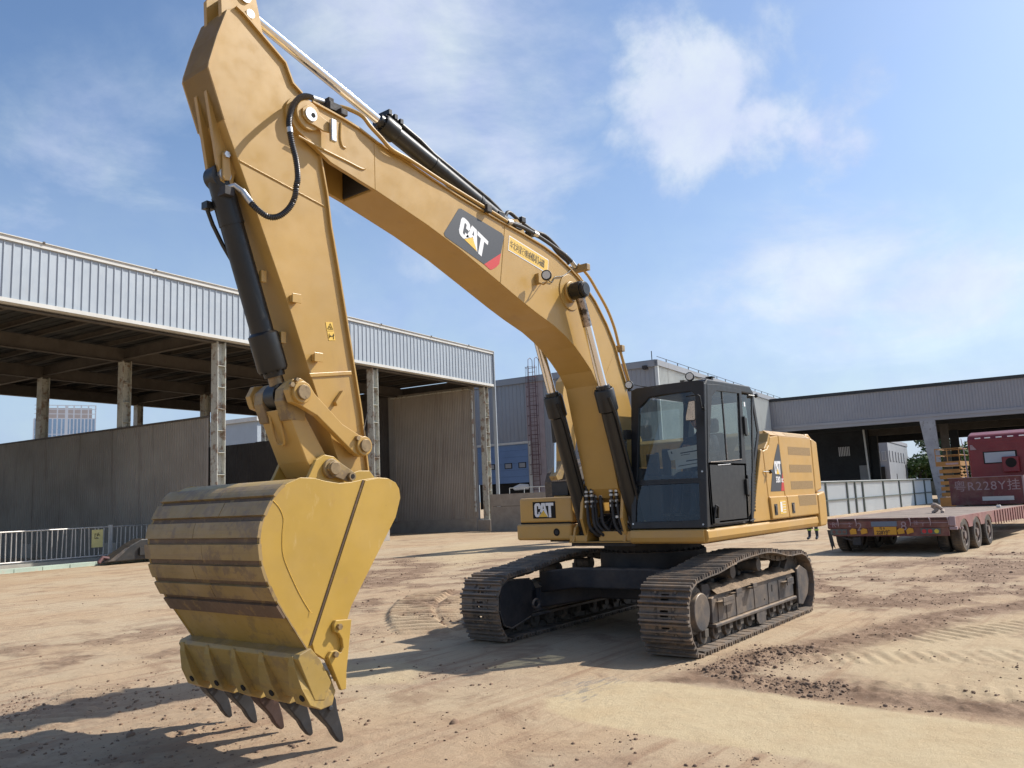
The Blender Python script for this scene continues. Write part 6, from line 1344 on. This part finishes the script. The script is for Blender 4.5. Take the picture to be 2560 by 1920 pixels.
# trees
def foliage(mt,name,parent,c,rx,ry,rz_,n,size):
    c=np.array(c); V=[];Fa=[]
    nb=14; bl=[(rng.normal(0,.45,3)*np.array([rx,ry,rz_]),rng.uniform(.3,.6)) for _ in range(nb)]
    for i in range(n):
        o,r=bl[rng.integers(nb)]; d=rng.normal(0,1,3); d/=np.linalg.norm(d); p=c+o+d*np.array([rx,ry,rz_])*r*rng.uniform(.6,1.0)
        if p[2]<.2: continue
        a=rng.normal(0,1,3); a/=np.linalg.norm(a); b=np.cross(a,d); b/=np.linalg.norm(b)+1e-9; s=size*rng.uniform(.5,1.3)
        k=len(V); V+= [p-a*s,p+b*s*.6,p+a*s,p-b*s*.6]; Fa.append((k,k+1,k+2,k+3))
    me=bpy.data.meshes.new(name); me.from_pydata([tuple(v) for v in V],[],Fa); me.materials.append(mt); o=bpy.data.objects.new(name,me); COL.objects.link(o); setp(o,parent); return o
M['leafA']=mat('leaves_mid_green',(.075,.125,.03),.6,noise=(1.2,.35)); M['leafB']=mat('leaves_dark_green',(.04,.08,.025),.6,noise=(1.2,.35)); M['bark']=mat('bark',(.10,.075,.055),.9)
TL=['broad mid green tree behind the office block, left edge of the opening','dark green tree in the middle of the canopy opening','tall darker tree with tufted top left of the tapered column','pale green tree right of the tapered column','dark tree half hidden by the rear columns','green tree glimpsed behind the scissor lift','bushy green tree seen behind the red lorry cab']
for i,(u,v,h,r) in enumerate(((-135,-9.2,8.0,2.8),(-142,-7.6,8.0,3.0),(-138,-6.2,9.0,2.4),(-132,-3.8,8.2,2.8),(-140,-1.6,7.4,2.6),(-135,1.5,7.5,2.8),(-140,5.5,8,3))):
    p=U(u,v); t=empty('tree',TL[i],'tree',p,0,'trees beyond the canopy hall')
    mm=MB(); mm.tube([p,p+Vector((.1,.1,h*.4)),p+Vector((.2,-.1,h*.75))],[.25,.18,.08],8)
    for k in range(4): a=k*1.6; mm.tube([p+Vector((.1,.1,h*(.3+.08*k))),p+Vector((math.cos(a)*r*.6,math.sin(a)*r*.6,h*(.55+.08*k)))],[.10,.03],6)
    mm.build('trunk',M['bark'],t,smooth=True); foliage(M['leafA' if i in(0,3,5) else 'leafB'],'crown',t,(p.x,p.y,h*.56),r,r,h*.40,2600,.30)
hp_=U(-122,-3); 
o=foliage(M['leafB'],'hedge',None,(hp_.x,hp_.y,.9),5,11,1.2,5000,.3); tag(o,'dark hedge along the ground beyond the canopy hall','hedge',kind='stuff')
DF=empty('dark_mesh_fence','dark post fence in front of the trees beyond the canopy hall','fence',U(-105,-3),TH)
for k in range(14):
    m=BMB(); m.box((-105.05,-9+k*1.1,0),(-104.95,-8.93+k*1.1,4.2 if k%3==1 else 3.1)); m.build('post',M['gap'],DF)
m=BMB(); m.box((-105,-9,.2),(-104.97,5.5,1.9)); m.build('rail',M['hpost'],DF)
# low tree line on the horizon behind everything
for i in range(0): pass
# ---------------- lorry and trailer ----------------
M['tred']=mat('trailer_faded_red',(.13,.028,.03),.55,noise=(2,.25),spots=[(5,.55,(.08,.035,.03),.6),(14,.62,(.40,.26,.22),.5)],dust=(DUST,.5,.35))
M['tside']=mat('trailer_side_pinkish',(.26,.12,.11),.6,noise=(2.5,.25),spots=[(6,.55,(.20,.04,.04),.7)],dust=(DUST,.4,.25))
M['tdeck']=mat('trailer_deck_dusty',(.21,.16,.125),.85,noise=(1.5,.3),spots=[(1.6,.54,(.12,.08,.06),.7),(6,.6,(.08,.05,.04),.8)],bump=(12,.4,.02))
M['tyre']=mat('tyre_dusty',(.035,.032,.03),.8,noise=(5,.3),dust=(DUST,.5,.35)); M['rim']=mat('wheel_rim_dusty',(.18,.14,.12),.6,noise=(5,.3))
M['lred']=mat('lamp_red',(.50,.02,.03),.3); M['lyel']=mat('lamp_amber',(.60,.50,.05),.3); M['chalk']=mat('chalk_paint',(.34,.25,.26),.8); M['blueplate']=mat('slate_plate',(.13,.17,.23),.5); M['plateyel']=mat('plate_amber',(.62,.30,.02),.5); M['txtdark']=mat('plate_text',(.06,.03,.02),.6)
YT=.045 # yaw of the trailer
TRM=Matrix.Translation((-12.4,-.08,0))@Matrix.Rotation(-YT,4,'Z')
def TMB(): return MB(TRM)
TR=empty('lowbed_trailer','dusty red lowbed trailer with flat deck, rear end facing the excavator','trailer',(-12.4,-.08,0),-YT)
m=TMB(); m.box((-9.6,-1.56,.84),(0,1.56,.90)); DKT=m.build('deck',M['tdeck'],TR)
for k in range(12):
    y0=-1.55+k*.26; m=TMB(); m.box((-9.55,y0,.901),(-.02,y0+.245,.912)); m.build('plank',M['tdeck'],DKT,bevel=.004)
m=TMB(); m.box((-.10,-1.57,.66),(.0,1.57,.915)); m.box((-.10,-1.45,.45),(-.02,1.42,.66)); m.build('rear_beam',M['tred'],TR,bevel=.01)
m=TMB(); 
for y in (-.75,.75): m.box((-9.5,y-.06,.50),(-.1,y+.06,.84))
m.build('chassis_rail',M['darkframe'],TR)
for s in (1,-1):
    m=TMB(); ya,yb=(1.50,1.57) if s>0 else (-1.57,-1.50)
    top=[(-9.6,.915),(-.02,.915),(-.02,.66)]
    arch=[]
    for cxw in (-.95,-2.28,-3.62):
        for t in np.linspace(0,math.pi,7): arch.append((cxw+.46*math.cos(t),.60+.24*math.sin(t)))
    m.prism(top+[(-.3,.60)]+arch+[(-4.3,.58),(-9.6,.48)],ya,yb); SB=m.build('side_beam',M['tside'],TR)
    for k in range(14):
        x=-4.5-k*.36; m=TMB(); m.box((x-.02,yb if s>0 else ya-.02,.5),(x+.02,yb+.02 if s>0 else ya,.9)); m.build('stake_pocket',M['tred'],SB)
    for x in (-.4,-.65): 
        m=TMB(); m.cyl((x,s*1.58,.62),(x,s*1.60,.62),.03,n=8); m.build('reflector',M['chalk'],SB)
def wheel(par,mk,c,axis,r=.43,w=.26,s=1,name='wheel'):
    mm=mk(); x,y,z=c
    ring=[(r*.62,-w/2),(r*.93,-w/2),(r,-w*.36),(r,w*.36),(r*.93,w/2),(r*.62,w/2)]; n=32; vs=[];fs=[]
    for i in range(n):
        t=2*math.pi*i/n
        for rr,ww in ring: vs.append((x+rr*math.cos(t),y+ww,z+rr*math.sin(t)))
    k=len(ring)
    for i in range(n):
        for j in range(k-1): fs.append((i*k+j,i*k+j+1,((i+1)%n)*k+j+1,((i+1)%n)*k+j))
    mm.add(vs,fs); W_=mm.build(name,M['tyre'],par,smooth=True)
    mm=mk()
    for i in range(30):
        t=2*math.pi*i/30; mm.box((-.016,-w*.34,r-.004),(.016,w*.34,r+.010),R=Matrix.Rotation(-t,3,'Y'),o=(x,y,z))
    mm.build('tread',M['tyre'],W_)
    mm=mk(); mm.cyl((x,y+s*w*.30,z),(x,y-s*w*.3,z),r*.63,n=28); mm.cyl((x,y+s*w*.28,z),(x,y+s*w*.52,z),r*.24,n=16)
    for i in range(8):
        t=2*math.pi*i/8; mm.cyl((x+r*.42*math.cos(t),y+s*w*.28,z+r*.42*math.sin(t)),(x+r*.42*math.cos(t),y+s*w*.38,z+r*.42*math.sin(t)),.02,n=6)
    mm.tube([(x+r*.63*math.cos(t),y+s*w*.42,z+r*.63*math.sin(t)) for t in np.linspace(0,2*math.pi,25)],.018,6); mm.build('rim',M['rim'],W_)
for cxw in (-.95,-2.28,-3.62):
    for s in (1,-1):
        wheel(TR,TMB,(cxw,s*1.44,.425),'y',s=s); wheel(TR,TMB,(cxw,s*1.12,.425),'y',s=s)
# rear face details
m=TMB(); m.box((.003,-.42,.70),(.012,.22,.83)); m.build('slate_plate',M['blueplate'],TR)
m=TMB(); m.box((.003,-.36,.49),(.018,.20,.69)); PLT=m.build('number_plate',M['plateyel'],TR)
def tmap(x,y,z): return TRM@Vector((x,y,z))
text_mb('粤 R',.075,lambda a,b:tmap(.0195,-.22+a,.625+b),'plate_text',M['txtdark'],PLT,bold=.002)
text_mb('228Y挂',.125,lambda a,b:tmap(.0195,-.30+a*.9,.505+b),'plate_text',M['txtdark'],PLT,bold=.004)
for t_,y0,z0,s_ in (('2',-.80,.60,.30),('R',-1.45,.70,.18),('8',.30,.60,.32),('挂',.62,.74,.12),('粤',-1.36,.74,.10),('2',-1.02,.70,.16),('Y',.80,.70,.14)):
    text_mb(t_,s_,lambda a,b:tmap(.004,y0+a,z0+b),'painted_mark',M['chalk'],TR)
m=TMB(); m.box((.001,.78,.50),(.010,1.24,.64)); LB=m.build('lamp_bar',M['trim'],TR); LB.data.materials[0]=M['hpost']
for y,mt in ((.86,'lred'),(1.0,'lred'),(1.15,'lyel')):
    m=TMB(); m.cyl((.010,y,.57),(.022,y,.57),.052,n=16); m.build('tail_lamp',M[mt],LB,smooth=True)
m=TMB(); m.box((.001,-1.50,.50),(.010,-1.06,.64)); LB2=m.build('lamp_bar',M['hpost'],TR)
for y in (-1.40,-1.26,-1.13):
    m=TMB(); m.cyl((.010,y,.57),(.022,y,.57),.045,n=16); m.build('tail_lamp',M['tred'],LB2,smooth=True)
for y in (-.90,-.62,.52,.30):
    m=TMB(); a=random.uniform(-.2,.3); m.prism([(y-.07,.50),(y+.09,.52+a*.1),(y+.08,.64),(y-.02,.66),(y-.09,.60)],.004,.012,ax='x'); m.build('torn_amber_panel',M['plateyel'],TR)
for y in (-1.27,-.80,.55,1.02,1.44):
    m=TMB(); m.tube([(.02,y-.02,.91),(.06,y,.88),(.05,y+.02,.78),(.02,y,.72)],.014,6); m.build('lashing_hook',M['chalk'],TR,smooth=True)
m=TMB(); m.box((.002,-1.5,.775),(.012,-.9,.79)); m.box((.002,.55,.775),(.012,1.45,.79)); m.build('rub_strip',M['chalk'],TR)
m=TMB(); m.tube([(-.1,-1.5,.50),(-.1,-.85,.30)],.03,6); m.box((-.15,-.95,.22),(-.05,-.75,.42)); m.build('guard_stay',M['darkframe'],TR)
m=TMB(); m.add([(-.03,-1.60,.62),(-.03,-1.50,.62),(-.03,-1.42,.12),(-.03,-1.47,.2),(-.03,-1.50,.06),(-.03,-1.54,.22),(-.02,-1.60,.62),(-.02,-1.50,.62),(-.02,-1.42,.12),(-.02,-1.47,.2),(-.02,-1.50,.06),(-.02,-1.54,.22)],[(0,1,2,3,4,5),(11,10,9,8,7,6),(0,6,7,1),(1,7,8,2),(2,8,9,3),(3,9,10,4),(4,10,11,5),(5,11,6,0)]); m.build('torn_mud_flap',M['scrap'],TR)
m=TMB(); m.box((-.02,1.46,.70),(.04,1.60,.93)); m.box((-.06,1.45,.60),(.02,1.62,.68)); m.build('ramp_hinge',M['chalk'],TR,bevel=.01)
# gooseneck board with painted registration, further forward
m=TMB(); m.box((-9.72,-.75,.95),(-9.60,1.56,1.90)); GB=m.build('front_board',M['tred'],TR,bevel=.01)
m=TMB(); m.box((-9.60,-.78,1.88),(-9.55,1.56,1.90)); m.box((-9.61,1.50,.92),(-9.55,1.56,1.9)); m.build('board_edge',M['chalk'],GB)
text_mb('粤R228Y挂',.41,lambda a,b:tmap(-9.594,-.62+a*.99,1.45+b),'painted_registration',M['chalk'],GB,spacing=1.12)
m=TMB(); m.box((-9.60,.25,1.08),(-9.57,1.2,1.22)); m.build('slate_plate',M['trim'],GB); 
m=TMB(); m.box((-13.8,-.70,1.25),(-9.72,1.56,1.72)); m.build('gooseneck',M['tside'],TR)
m=TMB(); m.box((-13.5,1.5,1.0),(-9.8,1.58,1.25)); m.build('side_tool_rack',M['tdeck'],TR)
# rope / rag on the deck
m=TMB(); m.tube(smoothpath([(-3.2,.28,.93),(-3.1,.42,1.02),(-3.15,.30,1.10),(-3.0,.40,1.16),(-3.25,.52,1.0),(-3.1,.55,.94)],4),[.05]*21,8); o=m.build('rag_bundle',mat('rag_cloth',(.42,.34,.28),.95,noise=(9,.3)),None,smooth=True); tag(o,'twisted pale rag lying on the trailer deck','rag')
m=TMB(); m.box((-6.8,1.2,.92),(-6.7,1.32,1.0)); o=m.build('stone',M['paper'],None,bevel=.02); tag(o,'single pale stone lying near the front right of the trailer deck','stone')
m=TMB()
for k in range(9):
    a=k*.7; m.tube([(-10.5-.1*k,.0+.09*k,1.72),(-10.6+.08*k,.2+.1*k,1.80+.03*math.sin(a)),(-10.8,.35+.1*k,1.72)],.07,6)
m.box((-10.9,.1,1.72),(-10.3,.55,1.90)); o=m.build('chain_and_rags',M['rag'] if 'rag' in M else M['trim'],None); tag(o,'heap of chains and grey rags on the trailer gooseneck behind the painted board','debris heap')
# tractor unit
M['truckred']=mat('truck_red',(.17,.006,.014),.4,noise=(1.5,.15),coat=.1,dust=(DUST,.12,.04))
TK=empty('lorry_tractor','dark red lorry tractor cab with rear window, coupled to the dusty trailer','lorry',(-28.5,.6,0),-YT)
KM=Matrix.Translation((-27,.6,0))@Matrix.Rotation(-YT,4,'Z')
def KMB(): return MB(KM)
m=KMB(); m.prism([(0,1.35),(0,3.40),(-.12,3.58),(-.6,3.72),(-1.6,3.55),(-2.25,2.9),(-2.45,2.2),(-2.45,1.2),(-2.2,1.1),(0,1.1)],-1.15,1.35); TC=m.build('cab',M['truckred'],TK,bevel=.09,seg=4)
m=KMB(); m.box((.0,-.62,2.42),(.015,.56,2.90)); f_=m.build('rear_window',M['gap'],TC,bevel=.02); m=KMB(); m.box((.016,-.57,2.46),(.02,.50,2.86)); m.build('pane',M['clad'],f_)
m=KMB(); m.box((.0,.05,2.05),(.22,.62,2.66)); f_=m.build('air_intake',M['truckred'],TC,bevel=.03); m=KMB(); m.cyl((.221,.36,2.42),(.226,.36,2.42),.19,n=24); m.build('intake_grille',M['gap'],f_,smooth=True)
for z in (1.7,2.25,2.98,3.12,3.27): 
    m=KMB(); m.box((.0,-1.0,z),(.02,1.2,z+.035)); m.build('pressing_rib',M['truckred'],TC)
for y in (-.85,-.5,-.1,.3,.7,1.1):
    m=KMB(); m.box((-.02,y,3.43),(.01,y+.2,3.475)); m.build('reflective_strip',M['white'],TC)
for y in (-.95,1.15):
    m=KMB(); m.prism([(y-.10,3.0),(y+.12,3.0),(y-.02,3.2),(y-.10,3.2)],.0,.02,ax='x'); m.build('reflector',M['chalk'],TC)
for s in (1,-1): 
    for x in (.8,2.1,-1.6): wheel(TK,KMB,(x,s*1.1,.5),'y',r=.5,w=.3,s=s)
m=KMB(); m.box((-1.5,-.5,.75),(3.0,.6,1.05)); m.build('chassis',M['darkframe'],TK)
m=KMB(); m.box((.15,-1.2,1.05),(.6,1.25,1.5)); m.build('equipment_rack',M['darkframe'],TK)
# scissor lift in the open; canopy shade is put into its orange
M['orange']=mat('lift_shaded_orange',(.30,.15,.035),.5,noise=(2,.2))
SL=empty('scissor_lift','folded orange scissor lift with guard rails standing in the open, its orange darkened like canopy shade','scissor lift',(-40,-3.6,0))
def SMB(): return MB(Matrix.Translation((-40,-3.58,0)))
m=SMB(); m.box((-1.2,-.58,.35),(1.2,.58,.95)); m.build('base',M['orange'],SL,bevel=.03)
for k in range(5):
    z=.98+k*.31
    for s in (1,-1):
        m=SMB(); m.add([(-1.0*s,.50,z),(-1.0*s,.56,z),(1.0*s,.56,z+.26),(1.0*s,.50,z+.26),(-1.0*s,.50,z+.10),(-1.0*s,.56,z+.10),(1.0*s,.56,z+.36),(1.0*s,.50,z+.36)],[(3,2,1,0),(4,5,6,7),(0,1,5,4),(1,2,6,5),(2,3,7,6),(3,0,4,7)]); m.build('scissor_arm',M['orange'],SL)
        m=SMB(); m.box((.93,-.5,z+.02+(.1 if s>0 else 0)),(1.0,.5,z+.12+(.1 if s>0 else 0))); m.build('cross_tube',M['orange'],SL)
m=SMB(); m.box((-1.2,-.6,2.62),(1.2,.6,2.86)); m.build('platform',M['orange'],SL)
m=SMB()
for z in (3.2,3.55): 
    for x in (1.15,-1.15): m.tube([(x,-.58,z),(x,.58,z)],.025,6)
    for y in (.58,-.58): m.tube([(-1.15,y,z),(1.15,y,z)],.025,6)
for y in (-.58,0,.58): m.tube([(1.15,y,2.86),(1.15,y,3.55)],.025,6)
m.build('guard_rail',M['orange'],SL)
m=SMB(); m.box((1.201,-.1,2.68),(1.21,.5,2.78)); m.build('white_marking',M['chalk'],SL)
for y in (-.5,.5):
    for x in (-.9,.9): wheel(SL,SMB,(x,y,.3),'y',r=.3,w=.2)
m=MB(); q=U(-50,1.0); m.tube([Vector((-26,-.47,0)),Vector((-26,-.47,2.1)),Vector((-26,-.50,2.8)),Vector((-26,-.56,3.45))],[.035,.03,.02,.012],6); o=m.build('antenna_pole',M['chalk'],None); tag(o,'thin leaning pale pole between the scissor lift and the lorry cab','pole')
# worker standing behind the counterweight
wx,wy=-18.3,-4.05
J={'pel':((wx,wy,.98),(.15,.12)),'bel':((wx,wy,1.12),(.14,.11)),'chest':((wx,wy,1.33),(.17,.12)),'neckb':((wx,wy,1.47),(.09,.07)),'neck':((wx,wy,1.53),.05),
'shL':((wx,wy+.19,1.43),.06),'elL':((wx-.02,wy+.25,1.15),.045),'wrL':((wx+.06,wy+.25,.92),.03),'shR':((wx,wy-.19,1.43),.06),'elR':((wx-.02,wy-.25,1.15),.045),'wrR':((wx+.06,wy-.25,.92),.03),
'hiL':((wx,wy+.10,.90),.095),'knL':((wx+.03,wy+.11,.50),.07),'anL':((wx,wy+.12,.10),.048),'toL':((wx+.17,wy+.13,.05),.045),'hiR':((wx,wy-.10,.90),.095),'knR':((wx+.03,wy-.12,.50),.07),'anR':((wx,wy-.14,.10),.048),'toR':((wx+.17,wy-.17,.05),.045)}
WK=skin_person('person','worker in navy trousers with reflective bands standing behind the rear of the excavator','person',J,E_,M['navy'])
head(WK,(wx,wy,1.66),(1,0,0)); hand(WK,(wx+.06,wy+.25,.92),(.15,0,-1),(0,-1,0),1,M['skin']); hand(WK,(wx+.06,wy-.25,.92),(.15,0,-1),(0,1,0),-1,M['skin'])
for s in (.12,-.13):
    m=MB(); m.tube([(wx+.012,wy+s,.32),(wx+.008,wy+s,.37)],[.078,.080],14); m.build('reflective_band',M['hiviz'],WK,smooth=True)
# ---------------- second excavator ----------------
X2=empty('excavator','second smaller-looking yellow excavator standing behind, partly hidden by the boom of the first','excavator',(-20,-12.0,0))
YY=-12.0
def P2(px): return px
m=MB(); m.prism([(-15.75,6.3),(-15.3,6.45),(-15.0,6.2),(-14.86,5.7),(-14.80,4.6),(-14.72,3.2),(-14.95,2.85),(-15.3,2.9),(-15.62,4.1),(-15.98,5.2),(-16.2,5.9)],YY-.2,YY+.2); m.build('stick',M['boomyellow'],X2,bevel=.01)
m=MB(); m.prism([(-15.6,6.1),(-16.0,6.4),(-18,6.3),(-19.6,5.6),(-20.8,3.6),(-21.2,2.2),(-20.5,2.0),(-19.9,3.4),(-18.9,4.7),(-17.5,5.4)],YY-.26,YY+.26); m.build('boom',M['boomyellow'],X2,bevel=.01)
m=MB(); m.cyl((-14.40,YY,4.9),(-14.47,YY,3.85),.10,n=16); m.mi=1; m.cyl((-14.47,YY,3.85),(-14.38,YY,2.70),.045,n=12); m.build('bucket_cylinder',[M['black'],M['chrome']],X2,smooth=True)
m=MB(); m.prism([(-14.35,2.75),(-14.2,2.60),(-14.3,2.45),(-14.6,2.50),(-14.95,3.15),(-14.8,3.25)],YY-.16,YY+.16); m.build('bucket_link',M['bucketworn'],X2,bevel=.01)
m=MB(); m.prism([(-14.62,2.4),(-14.8,2.75),(-15.2,3.0),(-15.7,2.95),(-16.2,3.1),(-16.8,3.3),(-17.3,3.2),(-17.3,2.3),(-16.9,1.5),(-16.1,1.0),(-15.2,1.2),(-14.65,1.8)],YY-.7,YY+.7); m.build('bucket',M['roller'],X2,bevel=.03)
m=MB(); m.tube(smoothpath([(-15.6,YY+.3,3.5),(-15.9,YY+.5,5.0),(-16.4,YY+.5,5.3),(-16.2,YY+.5,4.2),(-17.1,YY+.4,3.3)],5),.06,8); m.tube([(-16.9,YY+.4,4.4),(-17.0,YY+.4,2.0)],.07,8); m.build('hydraulic_hose',M['rubber'],X2,smooth=True)
m=MB(); m.box((-25.5,YY-1.4,1.2),(-22.3,YY+1.4,2.65)); m.box((-22.4,YY-1.45,1.2),(-19.5,YY-.45,2.0)); m.box((-25.9,YY-1.4,1.1),(-25.4,YY+1.4,2.6)); m.build('engine_house',M['yellow'],X2,bevel=.06)
m=MB(); m.box((-22.3,YY+.45,1.25),(-20.4,YY+1.45,3.1)); m.build('cab',M['cabblack'],X2,bevel=.05)
m=MB(); m.box((-20.41,YY+.55,1.7),(-20.38,YY+1.35,3.0)); m.box((-22.0,YY+1.44,1.9),(-20.6,YY+1.47,3.0)); m.build('cab_window',M['glassdark'],X2)
for s in (1,-1):
    m=MB(); pts=[]; 
    for t in np.linspace(-math.pi/2,math.pi/2,9): pts.append((-20.6+.5*math.cos(t),.5+.5*math.sin(t)))
    for t in np.linspace(math.pi/2,3*math.pi/2,9): pts.append((-24.6+.5*math.cos(t),.5+.5*math.sin(t)))
    m.prism(pts,YY+s*1.3-.3,YY+s*1.3+.3); m.build('track',M['shoe'],X2)
m=MB(); m.cyl((-22.5,YY,.6),(-22.5,YY,1.2),.8,n=32); m.box((-24,YY-1,.4),(-21,YY+1,.8)); m.build('chassis_frame',M['darkframe'],X2)
# earth heap behind it
